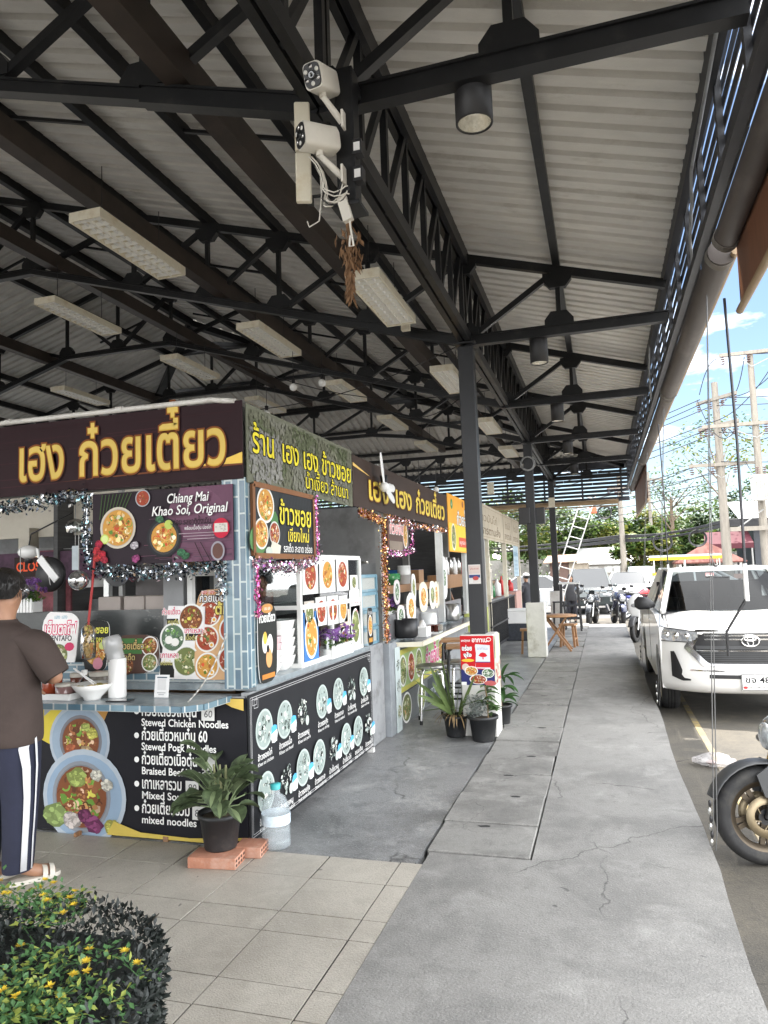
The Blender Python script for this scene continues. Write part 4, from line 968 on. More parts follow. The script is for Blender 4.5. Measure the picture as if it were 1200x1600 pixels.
for a in ((-.64, .52, .30, .28, 2), (-.31, .52, .34, .28, 0), (.06, .52, .29, .28, 2), (-.40, .27, .22, .22, 2), (-.16, .26, .24, .23, 2), (.1, .26, .2, .22, 0)): photo(*a, int(abs(a[0])*100)+3)
photo(-.62, .29, .19, .18, 4, 5, (.5, .45, .4)); photo(.36, .22, .26, .3, None, 1, (.74, .74, .73), txt='น้ำดื่ม'); photo(.39, .52, .2, .13, 4, 6); photo(.12, .12, .12, .13, None, 7, (.72, .62, .4)); photo(-.2, .0, .06, .17, None, 8, (.7, .72, .74))
photo(-.64, .02, .28, .37, 0, 9, (.06, .2, .5)); photo(.08, .0, .26, .22, 3, 10, (.7, .7, .66)); photo(.38, .02, .24, .36, 4, 11, (.55, .6, .5)); photo(.22, .2, .13, .16, None, 12, (.72, .6, .5))
m = MB(); m.box((-.21, 0, .2), (.36, 1.2, .3), DKIN); m.box((-.25, .1, .62), (.25, .6, .12), mat('stored_goods', (.3, .2, .13), .8, var=.6, scale=12)); m.build('stored_food', t)
b = Board(.16, .34, (.02, .022, .024), .004, edge=(.35, .32, .25), outline=wavy(.16, .34, 5)); b.food(.08, .18, .06, 0, 77, asp=1.6); b.text('ข้าวซอย', .08, .28, .05, WHT, 'c', fit=.12); b.rect(.03, .03, .1, .04, (.5, .25, .05)); tag(b.build('dish_sign', (-2.07, 6.2, .945), pi/2), 'narrow black die-cut sign at the far end of the glass case', 'dish sign')
# kitchen cabinet with dark panes behind the hatch
t = sub('kitchen_cabinet', 'white framed cabinet with dark glass doors behind the bowl stacks', 'cabinet', (-2.75, 4.75, .94))
m = MB()
for y in (-.35, .0, .4): m.box((0, y, .35), (.04, .04, .7), WHITE)
for z in (.0, .36, .70): m.box((0, .02, z), (.04, .8, .035), WHITE)
m.build('cabinet_frame', t)
for y in (-.175, .2):
    for z in (.18, .53): m = MB(); m.box((-.02, y, z), (.01, .33, .32), GL_DARK); m.build('dark_pane', t)
m = MB(); m.box((-.13, .02, .35), (.16, .78, .7), WALLG); m.build('cabinet_body', t)
tag(MB().box((-2.72, 4.95, 1.745), (.3, .22, .16), mat('navy_bag', (.02, .03, .12), .6, var=.4, scale=8)).build('cool_bag', bevel=.03), 'dark blue bag on top of the white framed cabinet', 'bag')
tag(MB().box((-2.75, 4.6, 1.72), (.28, .24, .1), mat('brown_parcel', (.2, .12, .06), .7, var=.4, scale=8)).build('parcel', bevel=.02), 'brown parcel on top of the white framed cabinet', 'parcel')
# stacked blue crates
DOT = mat('perforated_crate_side', (.4, .42, .4), .7, var=.5, scale=120)
for k in range(4):
    t = sub('plastic_crate', ['bottom', 'second', 'third', 'top'][k]+' crate in the stack of blue plastic crates beside the glass case', 'crate', (-2.42, 6.55, .92+.168*k if k else .92), group='stacked blue crates')
    m = MB(); m.box((0, 0, .08), (.50, .46, .135), DOT); m.build('crate_side', t); m = MB(); m.box((0, 0, .15), (.53, .5, .03), BLUEP); m.box((0, 0, .012), (.52, .48, .024), BLUEP)
    for x in (-.255, .255):
        for y in (-.235, .235): m.box((x, y, .08), (.03, .03, .15), BLUEP)
    m.build('crate_rim', t)
tag(MB().box((-2.42, 6.55, .46), (.6, .55, .92), GREY).build('base_cabinet', bevel=.01), 'grey base cabinet under the stack of blue crates', 'cabinet')
# ------------------------------------------------------------------ tinsel garlands (one thing each)
def garland(pts, n, r, cols, label, seed, size=.03):
    R = random.Random(seed); n = int(n*1.9); r *= .72; size *= .55; m = MB(); P = [V(p) for p in pts]; L_ = [(b-a).length for a, b in zip(P[:-1], P[1:])]; T_ = sum(L_)
    for i in range(n):
        d = R.random()*T_; k = 0
        while d > L_[k]: d -= L_[k]; k += 1
        c = P[k].lerp(P[k+1], d/L_[k])+V((R.gauss(0, r*.45), R.gauss(0, r*.45), R.gauss(0, r*.5))); s_ = size*R.uniform(.5, 1.2)
        a = V((R.uniform(-1, 1), R.uniform(-1, 1), R.uniform(-1, 1))).normalized(); q = a.orthogonal().normalized(); mt = R.choice(cols)
        m.add([c+a*s_*.5, c+q*s_*.25, c-a*s_*.5, c-q*s_*.25], [(0, 1, 2, 3)], mt)
    m.tube(P, .004, cols[0], 5)
    return tag(m.build('tinsel_garland'), label, 'garland', 'tinsel garlands on the stalls')
def foil(n, c): return mat(n, c, .16, metal=.9, var=.05)
SV = [foil('silver_foil', (.6, .62, .65)), foil('dark_foil', (.05, .06, .08)), foil('dark_foil', 0), foil('grey_foil', (.35, .38, .42)), foil('silver_foil', 0), foil('teal_foil', (.2, .36, .4))]
PKF = [foil('pink_foil', (.6, .12, .35)), foil('rose_foil', (.7, .4, .45)), foil('silver_foil', 0), foil('violet_foil', (.3, .1, .3))]
CPF = [foil('copper_foil', (.65, .3, .1)), foil('gold_foil', (.8, .55, .2)), foil('brown_foil', (.25, .1, .05)), foil('rose_foil', 0)]
garland([(-5.2, 3.93, 2.19), (-4.4, 3.93, 2.15), (-3.8, 3.93, 2.14), (-3.24, 3.93, 2.19)], 900, .07, SV, 'silver tinsel garland hanging along the bottom of the maroon header', 1, .06)
garland([(-3.23, 3.94, 2.18), (-3.25, 3.94, 1.95), (-3.23, 3.94, 1.72)], 220, .045, SV, 'silver tinsel hanging down the left edge of the purple poster', 2, .05)
garland([(-3.2, 3.94, 1.68), (-2.8, 3.93, 1.65), (-2.45, 3.94, 1.67), (-2.25, 3.94, 1.68), (-2.24, 3.94, 1.5)], 620, .06, SV, 'silver tinsel garland along the bottom of the purple poster', 3, .055)
garland([(-2.07, 4.04, 1.69), (-2.06, 4.4, 1.66), (-2.06, 4.75, 1.68), (-2.07, 5.04, 1.72)], 520, .05, [PKF[2], PKF[1], PKF[3], PKF[2]], 'pink and silver tinsel below the wood framed poster', 4, .045)
garland([(-2.07, 4.06, 1.68), (-2.07, 4.07, 1.35)], 130, .03, [PKF[0], PKF[0], PKF[1]], 'magenta tinsel strand hanging beside the tiled column', 5, .04)
garland([(-2.07, 5.06, 2.2), (-2.07, 5.07, 1.75)], 200, .035, PKF, 'pink tinsel strand on the right edge of the wood framed poster', 6, .04)
garland([(-2.08, 6.1, 2.16), (-2.08, 6.75, 2.12), (-2.08, 6.85, 2.1), (-2.08, 6.83, 1.5), (-2.08, 6.82, .93)], 1500, .05, CPF, 'copper tinsel wrapped round the post of the second stall', 7, .05)
garland([(-2.08, 7.0, 2.17), (-2.08, 8.2, 2.14), (-2.08, 9.3, 2.15), (-2.08, 9.9, 2.16)], 700, .05, [PKF[1], CPF[2], CPF[0], PKF[2]], 'rose tinsel along the bottom of the brown header', 8, .05)
garland([(-2.08, 7.95, 2.12), (-2.08, 8.0, 1.85), (-2.08, 7.4, 1.79), (-2.08, 6.98, 1.8)], 420, .045, PKF, 'pink tinsel round the small hanging noodle sign', 9, .045)
# ------------------------------------------------------------------ behind the hatch
for (c, d, mt, lb) in (((-7.4, 7.3, 2.5), (4.4, .06, .62), WALLC, 'cream wall panel high behind the serving hatch'), ((-6.1, 7.6, .7), (7.0, .06, 1.4), WALLG, 'grey partition wall at the back of the corner stall'), ((-6.1, 9.2, 1.9), (6.6, .06, 1.2), WALLG, 'grey upper wall far behind the corner stall'), ((-2.95, 6.98, .85), (1.6, .05, 1.7), WALLG, 'grey partition between the corner stall and the second stall')):
    tag(MB().box(c, d, mt).build('partition_wall'), lb, 'wall')
for i, (x, y, w_, h_, mt, lb) in enumerate(((-6.78, 7.2, .16, 2.3, WALLC, 'cream column behind the black clock'), (-5.62, 7.2, .07, 2.15, ALU, 'slim aluminium post behind the serving hatch'), (-4.85, 7.2, .06, 2.1, ALU, 'thin aluminium post behind the frying pans'), (-3.75, 6.8, .12, 2.3, ALU, 'wide pale post right of the covered basket'), (-2.6, 6.3, .05, 2.6, STL, 'grey steel post above the glass food case'))):
    tag(MB().box((x, y, h_/2), (w_, w_, h_), mt).build('support_post'), lb, 'post')
t = sub('wall_clock', 'round black clock with thin hands under a white lamp', 'clock', (-4.24, 4.75, 1.68))
m = MB(); m.lathe([(0, 0), (.135, 0), (.14, .02), (.13, .035), (0, .03)], BLKP, 28, (0, 0, 0), RX(pi/2)); m.build('clock_body', t)
m = MB(); m.bar((0, -.04, 0), (.01, -.04, .07), .005, .003, WHP); m.bar((0, -.04, 0), (.02, -.04, -.085), .004, .003, WHP); m.build('hands', t)
t = sub('pendant_lamp', 'white dome lamp on a cable above the black clock', 'lamp', (-4.33, 4.6, 1.84))
m = MB(); m.sphere((0, 0, .02), (.08, .08, .055), PORC, 16); m.lathe([(.03, -.035), (.03, -.07), (0, -.07)], BLKP, 12); m.build('lamp_shade', t); m = MB(); m.tube([(0, 0, .07), (.02, 0, .16), (.42, 0, .31)], .006, BLKP, 6); m.build('cable', t)
t = sub('wall_fan', 'small white fan blade hanging over the black clock', 'fan', (-4.1, 4.55, 1.72))
m = MB(); m.box((0, 0, 0), (.06, .01, .24), WHP, RY(-.75)); m.build('blade', t); m = MB(); m.tube([(-.09, 0, .09), (-.1, 0, .16)], .01, WHP); m.build('stem', t)
for x, z, y, lb in ((-3.98, 1.56, 4.15, 'mirror ball ornament hanging above the purple flower planter'), (-3.27, 1.62, 3.9, 'mirror ball ornament hanging at the left corner of the purple poster')):
    t = sub('mirror_ball', lb, 'ornament', (x, y, z), group='mirror balls in the hatch'); m = MB(); m.sphere((0, 0, 0), .065, mat('mirror_facets', (.7, .7, .72), .12, metal=.95, var=.45, scale=28), 16); m.build('ball', t)
    m = MB(); m.tube([(0, 0, .065), (0, 0, .3)], .003, STL, 5); m.build('thread', t)
t = sub('wind_chime', 'glass wind chime with a pale paper strip hanging in the hatch', 'wind chime', (-3.55, 4.2, 1.98))
m = MB(); m.lathe([(0, .08), (.05, .06), (.065, .02), (.055, -.02)], glass('chime_glass', (.75, .8, .8), .2), 16); m.build('glass_bell', t); m = MB(); m.tube([(0, 0, .2), (0, 0, -.12)], .003, STL, 5); m.box((0, 0, -.2), (.055, .003, .17), mat('pale_paper', (.45, .5, .53), .8, var=.2)); m.build('paper_strip', t)
t = sub('snack_bag', 'clear bag of round crackers hung on a red string in front of the marble panel', 'bag', (-3.22, 3.93, 1.22))
m = MB(); m.tube([(0, 0, .11), (.03, 0, .35), (.055, 0, .6)], .008, mat('red_string', (.4, .05, .05), .8), 6); m.build('string', t)
m = MB(); R = random.Random(4)
for i in range(16): m.lathe([(.012, -.005), (.024, 0), (.012, .005)], mat('cracker', (.62, .45, .2), .7, var=.3, scale=20), 10, (R.uniform(-.03, .03), R.uniform(-.02, .02), R.uniform(-.09, .1)), RX(R.uniform(0, 3))@RY(R.uniform(0, 3)))
m.build('crackers', t)
m = MB(); m.lathe([(.005, .13), (.04, .09), (.05, 0), (.045, -.1), (0, -.115)], glass('plastic_film', (.93, .93, .93), .03), 14); m.build('film', t)
b = Board(.34, .17, (.02, .008, .006), .02); b.text('CLOSE', .17, .05, .11, (.8, .1, .03), 'c', off=.02, fit=.3); tag(b.build('neon_sign', (-4.85, 5.0, 1.67)), 'dark sign with glowing red letters at the left edge of the hatch', 'sign')
m = MB(); m.sphere((-4.42, 4.9, 1.74), .035, mat('lit_bulb', (1, .9, .7), emit=(1, .8, .5, 6)), 10); tag(m.build('light_bulb'), 'lit bulb glowing beside the red lettered sign', 'bulb')
t = sub('pennant_string', 'string of patterned red and purple pennants across the back of the hatch', 'bunting', (-5.9, 7.1, 1.95))
m = MB(); m.tube([(-.9, 0, .1), (1.7, 0, -.02)], .006, STL, 5); m.build('cord', t)
for i in range(4):
    m = MB(); x = -.75+.62*i; z = .06-.03*i; m.add([(x, -.01, z), (x+.42, -.01, z), (x+.38, -.01, z-.24), (x+.21, -.01, z-.36), (x+.04, -.01, z-.24)], [(0, 1, 2, 3, 4)], mat('pennant_cloth', (.16, .05, .07), .85, var=.7, scale=14)); m.build('pennant', t)
tag(MB().box((-6.0, 7.05, 1.82), (2.6, .02, .34), mat('purple_valance', (.07, .035, .06), .85, var=.6, scale=9)).build('valance'), 'dark patterned valance below the cream wall panel', 'valance')
tag(MB().box((-5.2, 7.1, 1.12), (.52, .03, .5), mat('red_slat_panel', (.14, .03, .025), .6, var=.6, scale=20, stretch=(8, 1, .3))).build('slatted_panel'), 'dark red slatted panel behind the serving hatch', 'panel')
tag(MB().box((-6.35, 7.15, 1.4), (.5, .03, 1.0), mat('red_patterned_sheet', (.17, .05, .06), .8, var=.7, scale=10)).build('hanging_sheet'), 'red patterned sheet hanging behind the mirror ball', 'sheet')
for x, z, r, lb in ((-4.22, 1.62, .17, 'larger black frying pan hanging on the back wall'), (-3.9, 1.7, .15, 'smaller grey wok hanging beside the black frying pan'), (-5.0, 1.72, .17, 'dark round fan guard hanging left of the frying pans')):
    t = sub('frying_pan', lb, 'pan', (x, 6.6, z), group='pans on the back wall'); m = MB(); m.lathe([(0, 0), (r*.7, 0), (r, .05), (r*.97, .05), (0, .012)], BLKP if 'grey' not in lb else STL, 24, (0, 0, 0), RX(pi/2)); m.build('pan', t); m = MB(); m.bar((0, -.02, r*.9), (.02, -.02, r*1.9), .025, .012, BLKP); m.build('handle', t)
tag(MB().box((-4.15, 6.75, 1.5), (1.5, .03, 1.0), mat('dark_back_panel', (.12, .11, .11), .7, var=.2)).build('back_panel'), 'dark grey panel the pans hang on', 'panel')
for i, (x, w_, lb) in enumerate(((-3.62, .2, 'left cream carton on the counter behind the marble panel'), (-3.4, .18, 'middle cream carton on the counter behind the marble panel'), (-3.2, .2, 'right cream carton next to the covered basket'))):
    tag(MB().box((x, 4.75, 1.42), (w_, .2, .14), mat('cream_carton', (.42, .37, .34), .7, var=.1)).build('carton', bevel=.006), lb, 'carton')
tag(MB().box((-3.6, 4.8, .7), (2.2, .5, 1.3), WOODX).build('work_counter'), 'wooden topped work counter behind the marble panel', 'counter')
t = sub('covered_basket', 'brown basket under a grey cloth behind the marble panel', 'basket', (-2.86, 4.75, 1.35))
m = MB(); m.lathe([(.08, 0), (.13, .09), (.12, .09)], mat('woven_brown', (.2, .1, .05), .8, var=.5, scale=40), 16); m.build('basket', t); COL.objects[-1].name = 'basket_body'
m = MB(); m.loft([((0, 0, .07), (.15, 0, .02), (0, .14, 0)), ((-.02, 0, .11), (.13, 0, -.02), (0, .12, 0)), ((-.04, 0, .15), (.06, 0, 0), (0, .06, 0))], mat('grey_cloth', (.25, .25, .25), .9, var=.3, scale=6), 12); m.build('cloth', t)
t = sub('menu_screen', 'dark wall screen at the right end of the hatch', 'screen', (-2.5, 5.3, 1.62)); m = MB(); m.box((0, 0, 0), (.34, .03, .24), BLKP); m.build('screen_frame', t); m = MB(); m.box((0, -.017, 0), (.31, .002, .21), GL_DARK); m.build('display', t)
tag(MB().box((-2.62, 5.2, 1.42), (.2, .04, .12), mat('red_wood_box', (.16, .03, .025), .5)).build('wooden_box'), 'small dark red box below the wall screen', 'box')
# ------------------------------------------------------------------ wall fan on the brown header and the small hanging sign
t = sub('header_fan', 'white three bladed fan standing out from the brown header sign', 'fan', (-1.99, 6.62, 2.43))
m = MB(); m.sphere((0, 0, 0), .05, WHP, 12); m.lathe([(.03, 0), (.04, .1), (0, .1)], BLKP, 10, (-.02, .06, .02)); m.build('motor', t)
for a in (1.9, .05, -.35):
    m = MB(); d = V((.02, cos(a), sin(a))); m.loft([(d*.04, (.008, 0, 0), V((0, -sin(a), cos(a)))*.02), (d*.16, (.008, .0, 0), V((0, -sin(a), cos(a)))*.045), (d*.3, (.006, 0, 0), V((0, -sin(a), cos(a)))*.04), (d*.34, (.004, 0, 0), V((0, -sin(a), cos(a)))*.02)], WHP, 10); m.build('blade', t)
b = Board(.78, .4, (.1, .06, .05), .006, edge=(.4, .15, .12)); b.food(.66, .2, .1, 0, 61, asp=1.5); b.rect(.03, .02, .5, .1, (.25, .2, .16)); b.text('ก๋วยจั๊บ', .04, .2, .17, (.7, .25, .25), off=.02, stroke=WHT, sw=.06, fit=.55); b.text('เฮง เฮง', .04, .34, .05, (.6, .1, .1), off=.01)
tag(b.build('dish_sign', (-2.1, 7.06, 1.81), pi/2), 'small red lettered noodle sign hanging under the brown header', 'dish sign')
# ------------------------------------------------------------------ second stall
s2 = thing('counter_stall', 'second stall with a dark fold-out counter along the walkway and bowl banners below', 'market stall', (-2.6, 9.2, 0))
DTOP = mat('dark_counter_top', (.075, .08, .085), .22, var=.25, scale=5)
m = MB(); m.prism([(-2.16, 7.33), (-1.88, 7.42), (-1.90, 11.3), (-2.16, 11.3)], 'z', .845, .862, DTOP); part(m, 'fold_out_counter', s2)
m = MB(); m.bar((-2.16, 7.32, .84), (-1.875, 7.41, .84), .02, .05, CREAM); m.bar((-1.87, 7.41, .84), (-1.892, 11.3, .84), .02, .05, CREAM); part(m, 'counter_edge', s2)
m = MB(); m.box((-2.16, 9.25, .43), (.08, 4.3, .84), GREY); m.box((-2.13, 6.98, .45), (.12, .26, .9), mat('grey_painted_concrete', (.26, .28, .3), .7, var=.15, dirt=(.36, .38, .4), dscale=4)); part(m, 'counter_base', s2)
m = MB(); m.box((-2.45, 9.1, .87), (.6, 4.2, .04), CTOP); part(m, 'work_top', s2)
for y, w_ in ((7.0, .06), (9.75, .09), (11.55, .06)): m = MB(); m.box((-2.17, y, 1.6), (w_, w_, 1.4), ALU); part(m, 'post', s2)
m = MB(); m.box((-2.75, 9.2, 1.38), (.25, 4.3, .1), WOOD); part(m, 'wooden_ledge', s2)
m = MB(); m.box((-2.22, 9.2, 1.02), (.03, 4.3, .26), mat('brushed_splash', (.24, .24, .25), .35, metal=.5, var=.2)); part(m, 'splash_panel', s2)
b = Board(2.15, .44, (.55, .52, .12), .006); b.rect(.05, .05, 2.05, .34, (.35, .48, .2))
for i in range(3): b.food(.2+.34*i, .22, .15, (4, 2, 4)[i], 81+i, asp=1.1)
b.food(2.0, .24, .14, 3, 88); b.text('ก๋วยจั๊บ', 1.18, .13, .26, (.6, .05, .2), off=.025, stroke=WHT, sw=.07, fit=.72); b.text('น้ำข้น', 1.45, .02, .12, WHT, off=.02, fit=.4)
tag(b.build('banner', (-2.098, 7.22, .34), pi/2), 'yellow green banner with pink Thai lettering below the fold-out counter', 'banner')
b = Board(2.15, .33, (.14, .15, .15), .006); b.food(.3, .16, .2, 4, 91, asp=.8, n=60); b.food(.95, .165, .19, 4, 92, rim=(.7, .74, .7), asp=.85); b.rect(1.25, .02, .85, .29, (.05, .06, .06)); b.text('เกาเหลา', 1.35, .1, .14, (.4, .45, .45), off=.01, fit=.6)
tag(b.build('banner', (-2.098, 7.22, .0), pi/2), 'green bowl banner at floor level behind the metal stool', 'banner')
b = Board(.18, .84, (.55, .62, .62), .006)
b.food(.09, .66, .085, 5, 95, rim=None); b.food(.09, .45, .085, 5, 96, rim=None); b.food(.09, .2, .085, 4, 97, rim=None); tag(b.build('banner', (-2.062, 7.02, .0), pi/2), 'narrow pale strip banner of dishes on the stall corner', 'banner')
R = random.Random(77)
for i, (y, z, w_, h_, k, base, lb) in enumerate(((7.5, 1.25, .26, .27, 1, (.6, .55, .55), 'oval noodle sign highest at the left end of the second counter'), (7.6, .98, .24, .26, 1, (.7, .66, .64), 'oval noodle sign lowest at the left end of the second counter'), (8.0, 1.0, .3, .36, 0, (.74, .72, .68), 'white oval noodle sign in front of the tall one'), (8.25, 1.22, .22, .36, 4, (.66, .68, .66), 'tall narrow noodle sign behind the white oval one'), (8.6, 1.1, .3, .37, 0, (.7, .66, .5), 'pale yellow oval noodle sign near the middle of the second counter'), (9.15, 1.1, .28, .37, 4, (.72, .7, .6), 'first of the three close-set oval signs'), (9.42, 1.1, .22, .36, 0, (.72, .66, .5), 'second of the three close-set oval signs'), (9.66, 1.1, .2, .36, 2, (.72, .66, .5), 'third of the three close-set oval signs'), (9.95, 1.2, .22, .6, 1, (.74, .74, .72), 'tall white oval price sign left of the first column'))):
    b = Board(w_, h_, base, .005, edge=(.8, .8, .78), outline=wavy(w_, h_, i, amp=.05, p=2.6)); b.food(w_/2, h_*.5, w_*.36, k, 200+i, asp=1.2 if h_/w_ < 1.6 else 1.7); tag(b.build('dish_sign', (-2.19, y, z), pi/2+R.uniform(-.15, .05)), lb, 'dish sign')
planter(.3, (-2.3, 7.6, 1.1), pi/2, 'purple flower planter behind the oval signs of the second stall', 6, .07)
t = sub('tissue_box', 'white tissue box on the near end of the dark counter', 'tissue box', (-2.02, 8.05, .862)); m = MB(); m.box((0, 0, .055), (.14, .22, .11), WHP); m.build('box', t, bevel=.004); COL.objects[-1].name = 'box_body'
m = MB(); m.add([(-.03, -.05, .11), (.03, -.04, .11), (.01, 0, .19), (-.04, .03, .17), (.03, .06, .11)], [(0, 1, 2), (0, 2, 3), (2, 4, 3), (1, 4, 2)], WHP); m.build('tissue', t)
t = sub('condiment_caddy', 'clear caddy of dark sauce jars beside the tissue box', 'caddy', (-1.98, 8.45, .862)); m = MB(); m.box((0, 0, .01), (.16, .22, .02), WHP)
for x in (-.08, .08): m.box((x, 0, .05), (.005, .22, .1), GL_CLEAR)
m.build('caddy_body', t)
for x, y in ((-.035, -.05), (.035, -.05), (-.035, .05), (.035, .05)): m = MB(); m.lathe([(0, .02), (.032, .02), (.032, .09), (.034, .09), (.034, .1), (0, .1)], mat('dark_red_sauce', (.12, .025, .015), .2, coat=.4), 12, (x, y, 0)); m.build('sauce_jar', t)
for x, y, r, h, mt, lb, nm in ((-2.1, 7.62, .13, .2, BLKP, 'black round pot at the near end of the dark counter', 'cooking_pot'), (-2.12, 8.75, .11, .2, mat('clear_tub', 0), 'clear plastic tub in the middle of the dark counter', 'plastic_tub'), (-2.08, 10.05, .1, .24, STEEL, 'steel cutlery pot by the first column', 'cutlery_pot')):
    m = MB(); m.lathe([(0, 0), (r*.85, 0), (r, h*.1), (r, h), (r*.95, h), (r*.85, h*.1), (0, .02)], mt, 20); tag(m.build(nm, loc=(x, y, .89 if x < -2.05 else .862)), lb, nm.split('_')[1])
# back of second stall, third and far stalls
for (c, d, mt, lb) in (((-3.95, 20.2, 1.57), (1.3, .06, .5), mat('red_awning_sheet', (.62, .06, .06), .6, var=.12), 'bright red panel seen through the second stall'), ((-4.95, 18.0, 1.56), (1.0, .05, .2), mat('blue_sign_sheet', (.04, .2, .55), .5), 'blue strip sign seen through the second stall'), ((-8.9, 20.7, 1.6), (11.2, .06, 3.3), mat('dark_backdrop', (.07, .07, .07), .7, var=.3, scale=4, stretch=(1, .5, 10)), 'dark backdrop wall added at the far end of the market to block the bright street'), ((-6.2, 13.5, 1.35), (.06, 13, 2.7), mat('dark_backdrop', (.07, .07, .07), .7, var=.3, scale=4, stretch=(1, .5, 10)), 'dark backdrop wall added across the market aisle to block the bright outside'), ((-4.2, 13.2, .72), (2.4, .06, 1.44), WALLG, 'grey back counter of the second stall')):  # the two dark walls are backdrops added to keep out the bright outdoors
    tag(MB().box(c, d, mt).build('partition_wall'), lb, 'wall')
for x, y, lb in ((-3.15, 11.6, 'grey post inside the second stall left of the vendor'), (-2.95, 13.9, 'grey post inside the second stall right of the vendor')): tag(MB().box((x, y, 1.3), (.1, .1, 2.6), STL).build('support_post'), lb, 'post')
s3 = thing('snack_stall', 'third stall with a glass fronted lime green counter behind the first column', 'market stall', (-2.6, 12.5, 0))
m = MB(); m.box((-2.15, 12.5, .45), (.08, 2.0, .9), mat('lime_panel', (.5, .55, .15), .5, var=.1)); part(m, 'counter_base', s3); m = MB(); m.box((-2.2, 12.5, 1.12), (.02, 2.0, .4), GL_CLEAR); part(m, 'glass_front', s3)
m = MB(); m.box((-2.5, 12.5, .92), (.7, 2.1, .04), STEEL); part(m, 'worktop', s3); m = MB(); m.box((-2.6, 12.5, 1.42), (.3, 2.2, .22), WOOD); part(m, 'wooden_ledge', s3)
for y in (11.6, 13.5): m = MB(); m.box((-2.16, y, 1.1), (.07, .07, 2.2), ALU); part(m, 'post', s3)
for i in range(5):
    m = MB(); m.lathe([(0, 0), (.06, 0), (.06, .2), (.03, .25), (.03, .3), (0, .3)], WHP if i % 2 else STEEL, 12); tag(m.build('storage_jar', loc=(-2.6, 11.8+.36*i, 1.53)), ['white jar nearest on the wooden ledge of the third stall', 'steel jar second on the wooden ledge of the third stall', 'white jar in the middle of the ledge of the third stall', 'steel jar fourth on the wooden ledge of the third stall', 'white jar farthest on the ledge of the third stall'][i], 'jar', 'jars on the third stall ledge')
s4 = thing('barred_stall', 'far stall with black barred front and a pink counter end', 'market stall', (-2.6, 16.3, 0))
m = MB()
for i in range(26): m.box((-2.09, 13.7+.155*i, .52), (.02, .03, .9), BLKP)
for z in (.1, .5, .96): m.box((-2.09, 15.65, z), (.03, 4.0, .03), BLKP)
part(m, 'barred_front', s4); m = MB(); m.box((-2.2, 15.6, .5), (.08, 3.9, .96), WALLG); part(m, 'counter_base', s4); m = MB(); m.box((-2.35, 18.1, .52), (.6, 1.1, 1.04), mat('pink_panel', (.5, .3, .26), .6, var=.1)); part(m, 'counter_end', s4)
for y in (13.75, 16.3, 19.0): m = MB(); m.box((-2.13, y, 1.1), (.09, .09, 2.2), CREAM); part(m, 'post', s4)
b = Board(1.0, .75, (.45, .58, .66), .006); b.text('เครื่องดื่ม', .1, .5, .16, (.08, .25, .42), off=.02, fit=.8)
for i in range(4): b.text('ชา กาแฟ นม', .12, .36-.1*i, .08, (.12, .3, .45), fit=.7)
tag(b.build('hanging_menu', (-2.08, 17.6, 1.4), pi/2), 'pale blue hanging drinks menu at the far end of the stalls', 'menu')
R = random.Random(6)
for i, lb in enumerate(('red bottle nearest on the far stall counter', 'green bottle on the far stall counter', 'white tin on the far stall counter', 'second red bottle on the far stall counter', 'dark jar on the far stall counter', 'last red bottle at the pink counter end')):
    m = MB(); r = .05+.02*(i % 3); h = .25+.06*(i % 4); m.lathe([(0, 0), (r, 0), (r, h*.7), (r*.4, h*.85), (r*.4, h), (0, h)], (REDP, mat('green_glass', (.05, .2, .08), .2), WHP, REDP, BLKP, REDP)[i], 12); tag(m.build('bottle', loc=(-2.3, 14.6+.75*i, 1.0)), lb, 'bottle', 'bottles on the far stall')
tag(MB().box((-2.6, 16.4, 1.2), (.3, 3, .25), mat('stored_goods', 0)).build('goods_shelf'), 'shelf of mixed goods in the far stall', 'shelf')
b = Board(.5, .6, (.66, .62, .55), .02, edge=(.3, .2, .12)); b.rect(.06, .06, .38, .48, (.35, .33, .3)); o = b.build('menu_easel', (-2.2, 14.2, 1.0), pi/2); tag(o, 'small framed board leaning on the barred counter', 'board')
# sticker and poster on the first column
b = Board(.12, .19, (.65, .62, .6), .002); b.rect(.005, .1, .11, .08, (.6, .5, .46)); b.text('ประกาศ', .06, .14, .03, (.4, .06, .05), 'c', fit=.09); b.rect(.005, .06, .11, .03, (.05, .07, .2)); b.ell(.07, .055, .03, .02, (.5, .08, .08)); b.rect(.01, .01, .03, .03, (.7, .7, .68))
tag(b.build('sticker', (-1.285, 7.069, 1.46)), 'small printed sticker on the first black column', 'sticker')
b = Board(.325, .47, (.55, .015, .02), .003)
b.rect(.0, .0, .325, .15, (.03, .035, .14)); b.text('อากาเนะ', .20, .41, .06, WHT, 'c', off=.03, fit=.17); b.text('ผงปรุงรส', .055, .415, .03, WHT, 'c', off=.02, fit=.09)
b.ell(.28, .435, .025, .02, WHT); b.ell(.28, .435, .018, .013, (.6, .02, .03)); b.poly([(.14, .16), (.285, .155), (.29, .38), (.15, .39), (.145, .37), (.152, .3)], (.68, .7, .76)); b.rect(.145, .168, .142, .05, (.55, .02, .03)); b.rect(.145, .215, .142, .008, (.05, .06, .2))
b.text('อากาเนะ', .218, .335, .04, (.4, .42, .52), 'c', off=.015, fit=.11); b.poly([(.175, .28), (.195, .305), (.22, .312), (.245, .303), (.262, .278), (.24, .268), (.2, .268)], (.6, .02, .03)); b.rect(.214, .245, .01, .025, (.6, .02, .03))
b.text('อร่อย', .065, .33, .06, WHT, 'c', off=.04, stroke=(.1, .12, .2), sw=.07, fit=.1); b.text('จุใจ', .07, .27, .05, WHT, 'c', off=.04, stroke=(.1, .12, .2), sw=.07, fit=.08); b.ell(.07, .235, .062, .015, (.8, .5, .05))
